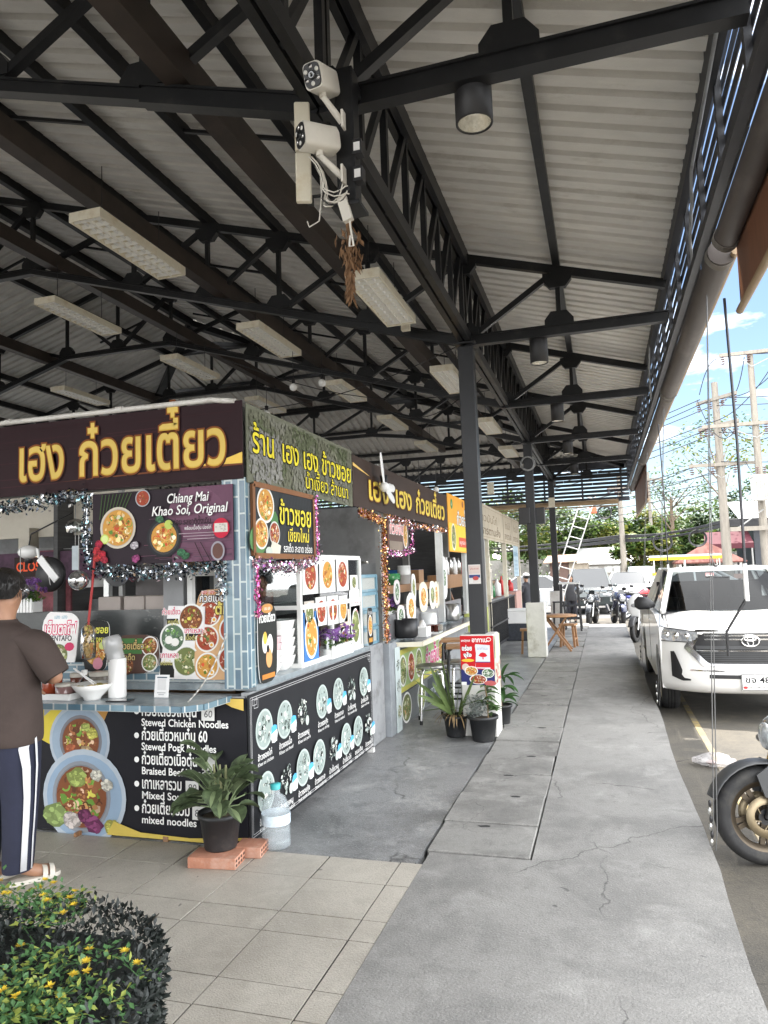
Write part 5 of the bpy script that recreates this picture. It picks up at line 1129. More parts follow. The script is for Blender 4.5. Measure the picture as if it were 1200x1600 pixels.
b.ell(.045, .17, .035, .035, (.62, .5, .42)); b.food(.10, .135, .065, 0, 41, asp=.7); b.food(.262, .115, .06, 1, 42, asp=.75); b.food(.165, .055, .085, 2, 43, asp=.55); b.ell(.28, .02, .06, .025, (.5, .12, .12), 9); b.rect(.0, .0, .05, .03, WHT)
tag(b.build('poster', (-1.382, 7.064-.082+.0, .485)), 'red seasoning packet poster on the white base of the first column', 'poster')
for o in COL.objects:
    if o.get('label', '').startswith('red seasoning'): o.location = (-1.383, 6.982, .49)
b = Board(.32, .47, (.62, .62, .5), .003); R = random.Random(3)
for i in range(40): b.ell(R.uniform(.02, .3), R.uniform(.02, .2), .02, .02, R.choice([(.5, .12, .12), (.6, .35, .32), (.68, .6, .5)]), 8)
b.rect(0, .25, .32, .22, (.6, .64, .42)); tag(b.build('poster', (-1.053, 6.99, .49), pi/2), 'faded pale poster on the street side of the first column base', 'poster')

R = random.Random(9)
for i, lb in enumerate(('white tub at the near end of the wooden ledge in the second stall', 'steel pot second on the wooden ledge in the second stall', 'tall white canister on the wooden ledge in the second stall', 'green tin on the wooden ledge left of the post', 'stacked white tubs on the wooden ledge right of the post', 'brown carton at the far end of the wooden ledge')):
    m = MB(); r = R.uniform(.07, .12); h = R.uniform(.14, .34)
    if 'carton' in lb: m.box((0, 0, .1), (.2, .3, .2), WOODX)
    else: m.lathe([(0, 0), (r*.9, 0), (r, h*.5), (r*1.02, h*.5), (r, h*.52), (r*.97, h), (0, h)], (WHP, STEEL, WHP, MATS['green_glass'], WHP)[i], 16)
    tag(m.build('food_container', loc=(-2.75, 7.5+.62*i, 1.43)), lb, 'container')
for i, (y, z, lb) in enumerate(((8.1, .89, 'white lidded pot on the work top behind the oval signs'), (9.0, .89, 'steel pan on the work top of the second stall'), (10.6, .89, 'large steel pot at the far end of the second stall'))):
    m = MB(); m.lathe([(0, 0), (.15, 0), (.17, .05), (.17, .24), (.18, .25), (.1, .29), (0, .3)], (WHP, STEEL, STEEL)[i], 20); tag(m.build('stock_pot', loc=(-2.5, y, z)), lb, 'pot')
for i, (x, y, z, lb) in enumerate(((-3.0, 7.6, 1.5, 'grey rice cooker behind the wooden ledge'), (-5.9, 7.3, 1.55, 'white fan on the counter behind the hatch'))):
    m = MB(); m.lathe([(0, 0), (.16, .0), (.17, .12), (.15, .24), (0, .27)], GREY if i == 0 else WHP, 18); tag(m.build('rice_cooker' if i == 0 else 'table_fan', loc=(x, y, z)), lb, 'appliance')
# ------------------------------------------------------------------ lamps under the roof
LOUV = mat('white_louvre', (.9, .89, .84), .3, metal=.15, var=.03)
def fluoro():
    t = thing('fluorescent_fixture', 'x', 'ceiling light', group='fluorescent fixtures under the roof')
    m = MB(); m.box((0, 0, .046), (.30, 1.22, .05), CREAM)
    for s_ in (-1, 1): m.box((s_*.143, 0, .01), (.014, 1.22, .04), CREAM); m.box((0, s_*.604, .01), (.27, .012, .04), CREAM)
    m.build('housing', t, bevel=.004)
    m = MB(); m.box((0, 0, .012), (.012, 1.19, .03), LOUV)
    for i in range(13):
        y = -.56+i*.0933
        for s_ in (-1, 1): m.prism([(y-.02, .022), (y, -.006), (y+.02, .022)], 'x', s_*.07-.062, s_*.07+.062, LOUV)
    m.build('louvre_grid', t)
    for s_ in (-1, 1):
        m = MB(); m.tube([(s_*.07, -.57, .016), (s_*.07, .57, .016)], .013, mat('unlit_tube', (.8, .8, .78), .3), 8); m.build('tube', t)
    for y in (-.4, .4): m = MB(); m.tube([(0, y, .09), (0, y, .55)], .004, BLKP, 5); m.build('hanger', t)
    return t
f0 = fluoro(); first = True
FL = [(-1.78, 6.1, 4.05, 'fluorescent fixture nearest to the dried plant and cameras'), (-1.8, 9.25, 4.1, 'fluorescent fixture just left of the first column top'), (-1.8, 12.6, 4.1, 'fluorescent fixture between the first and second column tops'), (-1.83, 15.6, 4.1, 'fluorescent fixture by the second column top'),
      (-3.8, 5.2, 4.5, 'big rust stained fluorescent fixture in the upper left of the roof'), (-3.8, 7.95, 4.5, 'second fluorescent fixture behind the rust stained one'), (-3.8, 10.7, 4.5, 'third fluorescent fixture in the row of the rust stained one, beside the hanging bulbs'), (-3.8, 13.4, 4.5, 'fourth fluorescent fixture in the row of the rust stained one'), (-3.83, 16.3, 4.5, 'last fluorescent fixture in the row of the rust stained one'),
      (-6.1, 7.3, 4.9, 'fluorescent fixture at the left edge under the ridge'), (-5.95, 9.6, 4.85, 'small fluorescent fixture in the middle left above the maroon sign'), (-6.1, 12.5, 4.9, 'fluorescent fixture showing behind the corner of the maroon and green signs'), (-9.0, 10.8, 5.0, 'lowest fluorescent fixture just above the pipe on the maroon sign')]
for x, y, z, lb in FL:
    if first: f0.location = (x, y, z); f0['label'] = lb; first = False
    else: dup(f0, (x, y, z), label=lb)
def downlight():
    t = thing('downlight', 'x', 'downlight', group='black cylinder downlights on the tie beams')
    m = MB(); m.lathe([(0, .145), (.085, .145), (.09, .135), (.09, -.145), (.082, -.15), (.08, -.135), (.078, .0)], BLKP, 28); m.build('cylinder', t)
    m = MB(); m.lathe([(.079, -.14), (.07, -.08), (.045, -.03), (0, -.02)], mat('downlight_reflector', (.95, .93, .86), .25, metal=.7, var=.2, scale=60, bump=.4, bscale=70), 24); m.build('reflector', t)
    m = MB(); m.sphere((0, 0, -.06), .028, PORC, 10); m.build('bulb', t); return t
dl = downlight()
for i, (y, lb) in enumerate(((3.30, 'large near downlight on the first tie beam'), (7.25, 'downlight on the tie beam of the first column'), (10.3, 'downlight on the tie beam past the first column'), (13.4, 'downlight on the tie beam of the second column'), (16.5, 'farthest downlight near the slatted end screen'))):
    if i == 0: dl.location = (-.47, y-.02, 3.88); dl['label'] = lb
    else: dup(dl, (-.5, y, 3.80), label=lb)
for i, (x, y, z, on, lb) in enumerate(((-3.53, 8, 3.92, 0, 'unlit bulb hanging left of a pair above the green banner'), (-3.15, 8, 3.93, 0, 'unlit bulb hanging right of a pair above the green banner'), (-3.9, 8, 3.62, 0, 'unlit bulb just above the top of the green banner'), (-2.6, 10.5, 2.85, 0, 'bulb above the far half of the brown header'), (-2.5, 11.2, 2.9, 0, 'bulb above the far end of the brown header'), (-2.6, 8.4, 1.98, 1, 'lit bulb hanging left in the second stall'), (-2.55, 9.1, 1.86, 1, 'lit bulb hanging right in the second stall'), (-2.4, 16.7, 1.9, 1, 'lit bulb hanging left in the far stall'), (-2.4, 17.3, 1.88, 1, 'lit bulb hanging right in the far stall'))):
    t = thing('light_bulb', lb, 'bulb', (x, y, z), group='bare bulbs hanging over the stalls')
    m = MB(); m.sphere((0, 0, 0), .05, mat('lit_white_bulb', (1, 1, .95), emit=(1, .95, .85, 5)) if on else PORC, 12); m.build('bulb', t); m = MB(); m.lathe([(.02, .04), (.024, .1), (0, .1)], BLKP, 10); m.tube([(0, 0, .1), (0, 0, .45)], .004, BLKP, 5); m.build('socket_cable', t)
# festoon cables between the trusses
t = thing('festoon_cable', 'thin sagging cables strung between the trusses above the green banner', 'cable', (-2.5, 8, 4.1)); m = MB()
for a, c, sg in (((-2.2, -.5, -.5), (1.2, .3, .25), .25), ((-2.0, 0, .3), (1.25, 1.5, -.1), .3), ((-.6, 2, .0), (1.2, .8, -.1), .35)):
    A, B = V(a), V(c); m.tube([A.lerp(B, i/12)+V((0, 0, -sg*sin(pi*i/12))) for i in range(13)], .006, BLKP, 5)
m.build('cable', t)
# ------------------------------------------------------------------ camera cluster on the hanging post
m = MB(); m.box((-1.04, 3.06, 3.64), (.09, .09, .68), BLK); m.box((-1.04, 3.06, 3.30), (.14, .14, .02), BLK); m.box((-1.08, 3.13, 3.93), (.16, .1, .06), BLK); tag(m.build('hanging_post', bevel=.004), 'short black post hanging from the first tie beam with cameras fixed to it', 'post')
CAMW = mat('camera_shell', (.72, .69, .62), .35, var=.08, dirt=(.4, .36, .28), dscale=9, dlo=.6, dhi=.9)
def cctv(loc, aim, label, foot):
    t = thing('security_camera', label, 'camera', loc, group='security cameras on the hanging post')
    d = V(aim).normalized(); x = d.cross(V((0, 0, 1))).normalized(); u = x.cross(d); Mx = Matrix((x, u, d)).transposed()
    m = MB(); w_, h_ = .046, .057
    m.loft([(d*-.09, x*w_*.75, u*h_*.75), (d*-.075, x*w_, u*h_), (d*.085, x*w_, u*h_), (d*.092, x*w_*.98, u*h_*.98)], CAMW, 28, p=5.); m.build('camera_body', t)
    m = MB(); m.loft([(d*.0925, x*w_*.9, u*h_*.9), (d*.099, x*w_*.88, u*h_*.88)], BLKP, 28, p=4.); f = m.build('face_plate', t)
    m = MB(); m.lathe([(.02, .0), (.02, .006), (.014, .008), (0, .004)], GL_DARK, 16, d*.099, Mx)
    for k in range(6):
        a = pi/6+pi/3*k; m.lathe([(.0095, 0), (.0095, .003), (0, .004)], CHROME if k % 2 else LOUV, 10, d*.099+x*.033*cos(a)+u*.036*sin(a), Mx)
    m.build('lens_ring', t)
    F = V(foot); m = MB(); m.tube([V((0, 0, -h_)), V((0, 0, -h_-.025))], .016, CAMW, 10); m.tube([V((0, 0, -h_-.02)), F.lerp(V((0, 0, -h_-.02)), .35), F], [.013, .016, .016], CAMW, 10); m.box(F+V((.012, 0, 0)), (.012, .07, .085), CAMW); m.build('mount_arm', t, bevel=.003)
    return t
cctv((-1.11, 2.93, 3.87), (-.16, -.95, -.32), 'upper white security camera facing the viewer', (.06, .08, -.165))
cctv((-1.13, 2.92, 3.585), (-.66, -.72, -.10), 'lower white security camera turned to the left', (.075, .08, -.15))
for z, lb in ((3.745, 'upper cream antenna panel left of the cameras'), (3.49, 'lower cream antenna panel left of the cameras')):
    t = thing('antenna_panel', lb, 'antenna', (-1.262, 3.04, z), .35); m = MB(); m.box((0, 0, 0), (.075, .032, .245), CREAM); m.build('panel', t, bevel=.008); m = MB(); m.box((.03, .03, -.1), (.03, .03, .03), BLK); m.tube([(.0, .03, -.08), (.16, .0, -.08)], .008, BLK); m.build('clamp', t)
t = thing('cable_bundle', 'tangle of white and black cables below the security cameras', 'cables', (-1.07, 2.97, 3.40)); R = random.Random(3)
for k in range(9):
    m = MB(); a = V((-.12+.02*R.random(), R.uniform(-.05, .05), .12)); c = V((R.uniform(-.02, .06), 0, R.uniform(-.1, .02))); lo = R.uniform(.05, .17)
    m.tube([a.lerp(c, i/9)+V((.02*sin(i), .01*cos(i*2), -lo*sin(pi*i/9))) for i in range(10)], .0035, CAMW if k % 3 else BLKP, 5); m.build('cable', t)
m = MB(); m.tube([(-.2, .12, -.1), (-.19, .12, -.13), (-.13, .1, -.12), (-.11, .09, .0), (-.1, .05, .12)], .0035, CAMW, 5); m.build('cable', t)
for z, w_ in ((.17, .05), (.04, .05)): m = MB(); m.box((.09, .06, z), (.045, .05, .07), BLKP); m.box((.09, .034, z), (.03, .002, .04), WHP); m.build('power_adapter', t)
m = MB(); m.box((.03, .02, -.13), (.045, .03, .12), CAMW, RY(-.25)); m.tube([(.05, .02, -.19), (.055, .02, -.24), (.065, .02, -.31), (.045, .02, -.31), (.05, .02, -.26)], .005, CAMW, 6); m.build('network_adapter', t)
t = thing('dried_plant', 'brown dried plant bundle hanging below the security cameras', 'dried plant', (-1.045, 3.05, 3.25)); R = random.Random(5); m = MB(); DRY = mat('dry_stems', (.20, .11, .055), .9, var=.5, scale=20)
for k in range(170):
    z = -R.random()**.8*.36; w_ = .06*sin(min(1, -z/.3+.12)*pi)**.7+.006; c = V((R.gauss(0, w_*.4), R.gauss(0, w_*.4), z)); leafq(m, c, (R.uniform(-.5, .5), R.uniform(-.5, .5), -1), (R.random(), 1, 0), R.uniform(.03, .09), R.uniform(.006, .02), DRY)
m.tube([(.01, 0, .15), (0, 0, -.1), (-.01, 0, -.34)], [.008, .012, .004], DRY, 6); m.build('stems', t)
t = thing('lamp_switch_box', 'small cream junction box on the brown beam right of the near fixture', 'junction box', (-1.8, 6.95, 4.12)); m = MB(); m.box((0, 0, 0), (.09, .06, .11), CREAM); m.build('box', t, bevel=.006); COL.objects[-1].name = 'box_body'; m = MB(); m.tube([(0, 0, .05), (.02, .0, .2)], .006, CREAM); m.build('lead', t)
# ------------------------------------------------------------------ plants, bottle, bricks
def pot(t, r, h, m_=POTM):
    m = MB(); m.lathe([(0, 0), (r*.72, 0), (r*.75, .01), (r*.93, h*.88), (r*1.04, h*.88), (r*1.05, h), (r*.97, h), (r*.9, h*.85), (r*.72, h*.2)], m_, 30); m.build('pot', t)
    m = MB(); m.lathe([(r*.9, h*.86), (r*.5, h*.9), (0, h*.88)], SOIL, 20); m.build('soil', t)
def bladeleaf(m, p, d, up, L_, W_, mt, n=6, droop=.5, fold=.25, mid=None):
    d = V(d).normalized(); P = V(p); s_ = d.cross(V(up)).normalized(); rows = []
    for i in range(n+1):
        f = i/n; w_ = W_*(sin(pi*min(1, f*.96+.04)))**.8*(1 if f < .96 else .1); u = s_.cross(d).normalized()
        rows.append([P-s_*w_/2+u*w_*fold, P-s_*w_*.12, P+s_*w_*.12, P+s_*w_/2+u*w_*fold]); d = (d+V((0, 0, -droop/n))).normalized(); P = P+d*L_/n
    k = len(rows)
    for c_, mm_ in ((0, mt), (1, mid or mt), (2, mt)):
        m.grid([[r_[c_], r_[c_+1]] for r_ in rows], mm_)
AG = leafmat('aglaonema_green', (.075, .105, .052), .75, .15); AG.node_tree.nodes['Noise Texture'].inputs['Scale'].default_value = 26
AGL = leafmat('aglaonema_pale_vein', (.21, .27, .14), .3, .2)
t = thing('potted_plant', 'variegated broad leaved plant in a black pot on clay bricks by the stall corner', 'plant', (-2.2, 3.80, .062)); pot(t, .125, .2)
R = random.Random(12); m = MB(); st_ = MB()
for k in range(44):
    a = R.uniform(0, 6.28); el = R.uniform(-.1, 1.1); hb = R.uniform(.2, .46) if el > .5 else R.uniform(.2, .34); b_ = V((.05*cos(a), .05*sin(a), hb)); d = V((cos(a)*cos(el), sin(a)*cos(el), sin(el)))
    ln = R.uniform(.06, .12); st_.tube([(.03*cos(a), .03*sin(a), .17), b_, b_+d*ln], .0045, AGL, 5); bladeleaf(m, b_+d*ln, d, (0, 0, 1), R.uniform(.13, .18), R.uniform(.085, .115), AG, droop=R.uniform(.3, 1.2), mid=AGL)
for k in range(3): st_.tube([(.02*k-.02, 0, .15), (.03*k-.03, .01, .3), (.04*k-.04, .0, .46)], [.014, .011, .006], mat('green_stem', (.25, .26, .13), .6), 7)
m.build('leaves', t); st_.build('stems', t)
t = thing('potted_plant', 'strappy plant with dry stalks in a black pot left of the white column base', 'plant', (-1.46, 7.0, 0)); pot(t, .125, .2)
m = MB(); ST1 = leafmat('strap_leaf', (.13, .19, .06), .4, .25); ST2 = leafmat('dry_leaf', (.32, .22, .11), .4, .2)
for k in range(17): a = R.uniform(0, 6.28); el = R.uniform(.75, 1.4); bladeleaf(m, (.04*cos(a), .04*sin(a), .19), (cos(a)*cos(el), sin(a)*cos(el), sin(el)), (cos(a+1.5), sin(a+1.5), .3), R.uniform(.3, .58), R.uniform(.035, .055), ST1, droop=R.uniform(.1, .7), fold=.1)
for a, el, L_ in ((-.5, .5, .5), (2.8, .25, .4), (3.3, .1, .38)): bladeleaf(m, (.03, 0, .26), (cos(a)*cos(el), sin(a)*cos(el)-.3, sin(el)), (0, 0, 1), L_, .05, ST1, droop=.2, fold=.1)
m.build('leaves', t); m = MB()
for k in range(26): a = R.uniform(0, 6.28); bladeleaf(m, (.06*cos(a), .06*sin(a), .21), (cos(a)*.7, sin(a)*.7, .5), (0, 0, 1), R.uniform(.1, .26), .014, ST2, droop=R.uniform(1.2, 3), fold=.1)
m.build('dry_stalks', t)
t = thing('potted_plant', 'silver grey and green plant in a wide black pot before the white column base', 'plant', (-1.17, 6.86, 0)); pot(t, .14, .23)
m = MB(); GRL = leafmat('silver_grey_leaf', (.28, .31, .29), .3, .2)
for k in range(260): a = R.uniform(0, 6.28); r_ = R.uniform(0, .11); leafq(m, (-.06+r_*cos(a), r_*sin(a), .22+R.uniform(0, .18)), (R.uniform(-1, 1), R.uniform(-1, 1), R.uniform(-.2, 1)), (R.random(), R.random(), 1), .045, .02, GRL)
m.build('silver_leaves', t); m = MB(); m.tube([(.05, 0, .2), (.05, 0, .35), (.03, .01, .5)], .007, ST2, 6); 
for k in range(34): a = R.uniform(0, 6.28); z = R.uniform(.24, .5); bladeleaf(m, (.05-.04*(z-.3), 0, z), (cos(a), sin(a), R.uniform(-.1, .6)), (0, 0, 1), R.uniform(.07, .15), R.uniform(.035, .055), leafmat('mid_green_leaf', (.08, .14, .05), .4, .25), droop=.8)
m.build('green_leaves', t)
t = thing('potted_plant', 'green leafy plant showing behind the white column base on the street side', 'plant', (-1.10, 7.6, 0)); pot(t, .11, .2); m = MB()
for k in range(30): a = R.uniform(0, 6.28); el = R.uniform(.0, 1.3); bladeleaf(m, (.03*cos(a), .03*sin(a), R.uniform(.2, .5)), (cos(a)*cos(el), sin(a)*cos(el), sin(el)), (0, 0, 1), R.uniform(.15, .26), R.uniform(.04, .07), leafmat('deep_green_leaf', (.05, .12, .035), .4, .25), droop=1.2)
m.tube([(0, 0, .18), (0, .01, .55)], .01, ST2, 6); m.build('leaves', t)
CLAY = mat('orange_clay_brick', (.42, .19, .12), .85, var=.2, scale=14, dirt=(.5, .33, .26), dscale=8, bump=.3)
HOLEM = mat('brick_hole', (.06, .03, .02), .9)
for (x, y, rz, lb) in ((-2.18, 3.715, .12, 'clay block brick under the front of the plant pot'), (-2.055, 3.895, .15, 'clay block brick under the right back of the plant pot')):
    t = thing('clay_brick', lb, 'brick', (x, y, .0), rz, 'clay bricks under the plant pot'); m = MB(); m.box((0, 0, .03), (.28 if 'front' in lb else .16, .15, .06), CLAY); m.build('brick', t, bevel=.003); COL.objects[-1].name = 'brick_body'
    m = MB(); L_ = .14 if 'front' in lb else .08
    for ky in range(4):
        for kz in range(2): m.box((L_+.0005, -.055+.037*ky, .018+.024*kz), (.002, .02, .013), HOLEM)
    m.build('brick_holes', t)
t = thing('water_bottle', 'large clear water bottle with a teal cap on the floor beside the side menu board', 'bottle', (-1.955, 4.02, 0)); WB = mat('bottle_plastic', (.55, .61, .64), .15, alpha=.34, var=.15, scale=14, coat=.5)
m = MB(); m.lathe([(0, .005), (.07, 0), (.085, .012), (.085, .05), (.08, .06), (.085, .07), (.085, .12), (.08, .13), (.085, .14), (.085, .2), (.082, .23), (.06, .285), (.028, .31), (.026, .34)], WB, 28); m.build('bottle_body', t)
m = MB(); m.lathe([(.03, .335), (.032, .365), (0, .368)], mat('teal_cap', (.05, .38, .4), .4), 16); m.build('cap', t); m = MB(); m.lathe([(.0865, .14), (.0865, .2)], mat('bottle_label', (.6, .7, .78), .4, var=.25, scale=24), 28); m.build('paper_label', t)
t = thing('plastic_bag', 'crumpled clear plastic bag of litter on the asphalt edge of the sunlit patch', 'litter', (.80, 6.75, -.122)); R = random.Random(7); P = []
for i in range(9): P.append([(.16*sin(pi*i/8)*cos(2*pi*j/14)*R.uniform(.7, 1.1)*1.1, .12*sin(pi*i/8)*sin(2*pi*j/14)*R.uniform(.7, 1.1), .05+.055*cos(pi*i/8)*R.uniform(.8, 1.1)) for j in range(14)])
for r_ in P: r_.append(r_[0])
m = MB(); m.grid(P, mat('bag_film', (.55, .53, .53), .3, alpha=.38, var=.2, scale=20), smooth=False); m.build('film', t); m = MB(); m.sphere((-.02, 0, .03), (.045, .035, .02), mat('bag_content', (.35, .22, .2), .7, var=.6, scale=40), 10); m.build('contents', t)
# ------------------------------------------------------------------ clipped artificial hedge with trailing yellow flowers
t = thing('hedge_planter', 'dark clipped hedge block with trailing green vines and yellow flowers at the lower left', 'hedge', (-2.1, 1.5, 0)); R = random.Random(1)
x0, x1, y0, y1, zt_ = -2.9, -1.36, .75, 2.08, .56; rr = .13
def shr(p): return V((p.x-.47*(p.y-2.03), p.y, p.z))
def ish(x, y): return x+.47*(y-2.03)
def hp():
    # random point and outward normal on the rounded block
    f = R.random()
    if f < .42: x, y = R.uniform(x0, x1), R.uniform(y0, y1); p = V((x, y, zt_)); n = V((0, 0, 1))
    elif f < .72: p = V((x1, R.uniform(y0, y1), R.uniform(.0, zt_))); n = V((1, 0, 0))
    elif f < .92: p = V((R.uniform(x0, x1), y1, R.uniform(.0, zt_))); n = V((0, 1, 0))
    else: p = V((R.uniform(x0, x1), y0, R.uniform(.0, zt_))); n = V((0, -1, 0))
    q = V((min(max(p.x, x0+rr), x1-rr), min(max(p.y, y0+rr), y1-rr), min(p.z, zt_-rr))); d = p-q
    if d.length > 1e-6: n = d.normalized(); p = q+n*rr
    bump_ = .022*sin(p.x*9+1)*cos(p.y*8)+.015*sin(p.z*17+p.x*5)
    return shr(p+n*(bump_+R.uniform(-.022, .016))), n
HD = leafmat('hedge_leaf', (.011, .016, .014), .5, .08); HD2 = leafmat('hedge_leaf_grey', (.028, .036, .032), .5, .08); VG = leafmat('vine_leaf', (.09, .20, .075), .4, .3); VY = leafmat('vine_leaf_yellow', (.34, .40, .09), .3, .3); FY = leafmat('yellow_petal', (.72, .52, .05), .3, .25)
off = V((2.1, -1.5, 0)); m = MB(); m.prism([tuple(shr(V((x, y, 0)))+off)[:2] for x, y in ((-2.84, .81), (-1.42, .81), (-1.42, 2.02), (-2.84, 2.02))], 'z', .0, .5, mat('hedge_core', (.008, .01, .009), .9)); m.build('hedge_core', t, bevel=.05)
m = MB()
for k in range(21000):
    p, n = hp(); d = (n*R.uniform(.1, .9)+V((R.uniform(-1, 1), R.uniform(-1, 1), R.uniform(-.6, 1)))*.8); leafq(m, p+off, d, n+V((R.uniform(-.5, .5), R.uniform(-.5, .5), R.uniform(-.5, .5))), R.choice((.012, .018, .024, .03))*R.uniform(.8, 1.2), R.uniform(.008, .018), HD if R.random() < .55 else HD2)
m.build('hedge_leaves', t); m = MB(); BRT = mat('hedge_twig', (.06, .045, .03), .8)
for k in range(160):
    p, n = hp(); m.tube([p+off-n*.03, p+off+n*R.uniform(.01, .045)+V((R.gauss(0, .015), R.gauss(0, .015), 0))], .0013, BRT, 4)
m.build('hedge_twigs', t)
m = MB(); fl = MB(); vs_ = MB()
def vine(a, c, n, w_, sag=0):
    A, B = V(a), V(c)
    pts = []
    for i in range(n):
        f = i/(n-1); p = A.lerp(B, f); x, y = p.x, p.y; z = zt_
        q = V((min(max(x, x0+rr), x1-rr), min(max(y, y0+rr), y1-rr), zt_-rr)); d = V((x, y, zt_))-q
        p = q+d.normalized()*(rr+.02) if d.length > 1e-6 else V((x, y, zt_+.02)); p = shr(p)+V((R.gauss(0, w_), R.gauss(0, w_), R.uniform(0, .03))); pts.append(p+off)
        for k in range(10):
            leafq(m, p+off+V((R.gauss(0, .02), R.gauss(0, .02), R.uniform(-.01, .02))), (R.uniform(-1, 1), R.uniform(-1, 1), R.uniform(-.3, .7)), (R.random()-.5, R.random()-.5, 1), R.uniform(.014, .027), R.uniform(.009, .016), VG if R.random() < .66 else VY)
        if R.random() < .17:
            c_ = p+off+V((0, 0, .03))
            for k in range(12): a_ = 6.28*k/12; leafq(fl, c_, (cos(a_), sin(a_), R.uniform(.1, .7)), (0, 0, 1), .015, .007, FY)
    vs_.tube(pts, .0018, VG, 4, caps=False)
for a_, c_, n_, w_ in (((-2.3, 1.98), (-1.66, 2.0), 24, .03), ((-2.1, 1.96), (-1.72, 2.0), 16, .03), ((-1.95, 1.92), (-1.7, 1.9), 12, .03), ((-1.66, 2.0), (-1.61, 1.82), 8, .02), ((-1.72, 1.93), (-1.66, 1.78), 8, .02), ((-1.38, 1.74), (-1.48, 1.60), 9, .02), ((-1.48, 1.62), (-1.36, 1.42), 14, .035), ((-1.44, 1.62), (-1.25, 1.44), 14, .03), ((-1.52, 1.55), (-1.32, 1.36), 14, .04), ((-1.42, 1.52), (-1.2, 1.36), 14, .04), ((-1.36, 1.6), (-1.16, 1.54), 9, .012), ((-1.55, 1.48), (-1.42, 1.34), 12, .04), ((-1.3, 1.5), (-1.12, 1.38), 10, .03), ((-1.4, 1.45), (-1.25, 1.3), 12, .04), ((-1.58, 1.7), (-1.5, 1.58), 6, .015), ((-1.32, 1.72), (-1.22, 1.7), 5, .01)):
    vine((ish(*a_), a_[1], 0), (ish(*c_), c_[1], 0), n_, w_)
m.build('vine_leaves', t); fl.build('flowers', t); vs_.build('vine_stems', t)
# ------------------------------------------------------------------ stools and tables
def metal_stool(loc, rz, label):
    t = thing('metal_stool', label, 'stool', loc, rz, 'round metal stools at the second stall')
    m = MB(); m.lathe([(0, .605), (.15, .605), (.165, .598), (.168, .575), (.155, .57), (.15, .59), (0, .592)], mat('worn_steel_seat', (.42, .42, .4), .4, metal=.8, var=.3, scale=8), 30); m.build('seat', t)
    for k in range(4):
        a = pi/4+pi/2*k; m = MB(); m.tube([(.09*cos(a), .09*sin(a), .575), (.125*cos(a), .125*sin(a), .56), (.15*cos(a), .15*sin(a), .50), (.19*cos(a), .19*sin(a), .03)], .014, CHROME, 9); l = m.build('leg', t); m = MB(); m.tube([(.188*cos(a), .188*sin(a), .04), (.191*cos(a), .191*sin(a), 0)], .018, RUB, 9); m.build('rubber_foot', l)
    m = MB(); m.lathe([(.155, .515), (.163, .52), (.155, .525)], CHROME, 26); m.build('ring', t)
metal_stool((-1.83, 7.6, 0), .3, 'worn round steel stool in front of the second stall banners'); metal_stool((-1.62, 7.95, 0), .7, 'second round steel stool half hidden behind the orchid plant')
def bar_stool(loc, rz, label):
    t = thing('bar_stool', label, 'bar stool', loc, rz, 'black bar stools with wooden seats'); m = MB(); m.box((0, 0, .78), (.34, .34, .03), WOODX); m.build('seat', t, bevel=.006)
    for sx in (-1, 1):
        for sy in (-1, 1): m = MB(); m.tube([(sx*.11, sy*.11, .765), (sx*.14, sy*.14, .74), (sx*.18, sy*.18, 0)], .016, BLKP, 8); m.build('leg', t)
    for s_ in (-1, 1):
        for a_ in (((s_*.16, -.16, .25), (s_*.16, .16, .25), .02, .02), ((-.16, s_*.16, .25), (.16, s_*.16, .25), .02, .02), ((s_*.13, -.13, .66), (s_*.13, .13, .66), .014, .03)): m = MB(); m.bar(*a_, BLKP); m.build('stretcher', t)
bar_stool((-1.72, 8.45, 0), .1, 'tall black stool with a wooden seat tucked under the dark counter'); bar_stool((-1.52, 7.75, 0), .2, 'tall black stool with a wooden seat right behind the white column base')
t = thing('folding_table', 'round wooden table on crossed legs beside the second column', 'table', (-.93, 14.3, 0)); m = MB(); m.lathe([(0, .68), (.38, .68), (.39, .665), (.38, .645), (0, .645)], WOODX, 30); m.build('tabletop', t)
for sy in (-.2, .2):
    for s_ in (-1, 1): m = MB(); m.bar((s_*.26, sy+.02*s_, 0), (-s_*.2, sy+.02*s_, .65), .035, .07, WOOD, up=(0, 1, 0)); m.build('leg', t)
m = MB(); m.bar((0, -.22, .34), (0, .22, .34), .03, .03, WOOD); m.build('stretcher', t)
def wood_stool(loc, rz, label):
    t = thing('wooden_stool', label, 'stool', loc, rz, 'low wooden stools'); m = MB(); m.box((0, 0, .44), (.32, .26, .04), WOODX); m.build('seat', t, bevel=.005)
    for sx in (-1, 1):
        for sy in (-1, 1): m = MB(); m.bar((sx*.11, sy*.09, .42), (sx*.14, sy*.11, 0), .04, .04, WOOD); m.build('leg', t)
    [MB().bar((s_*.13, -.1, .16), (s_*.13, .1, .16), .025, .03, WOOD).build('stretcher', t) for s_ in (-1, 1)]
wood_stool((-1.42, 13.85, 0), .1, 'low wooden stool left of the second column base'); wood_stool((-.75, 14.95, 0), -.2, 'low wooden stool behind the crossed leg table')
t = thing('cool_box', 'white foam cool box on a dark crate beyond the stalls', 'cool box', (-1.9, 16.35, .38)); m = MB(); m.box((0, 0, .13), (.58, .42, .26), WHP); m.build('box_body', t, bevel=.012); m = MB(); m.box((0, 0, .29), (.60, .44, .06), WHP); m.build('lid', t, bevel=.012)
tag(MB().box((-1.9, 16.35, .19), (.5, .4, .375), mat('dark_crate', (.03, .035, .045), .6, var=.4, scale=20)).build('dark_crate', bevel=.01), 'dark crate under the white foam cool box', 'crate')
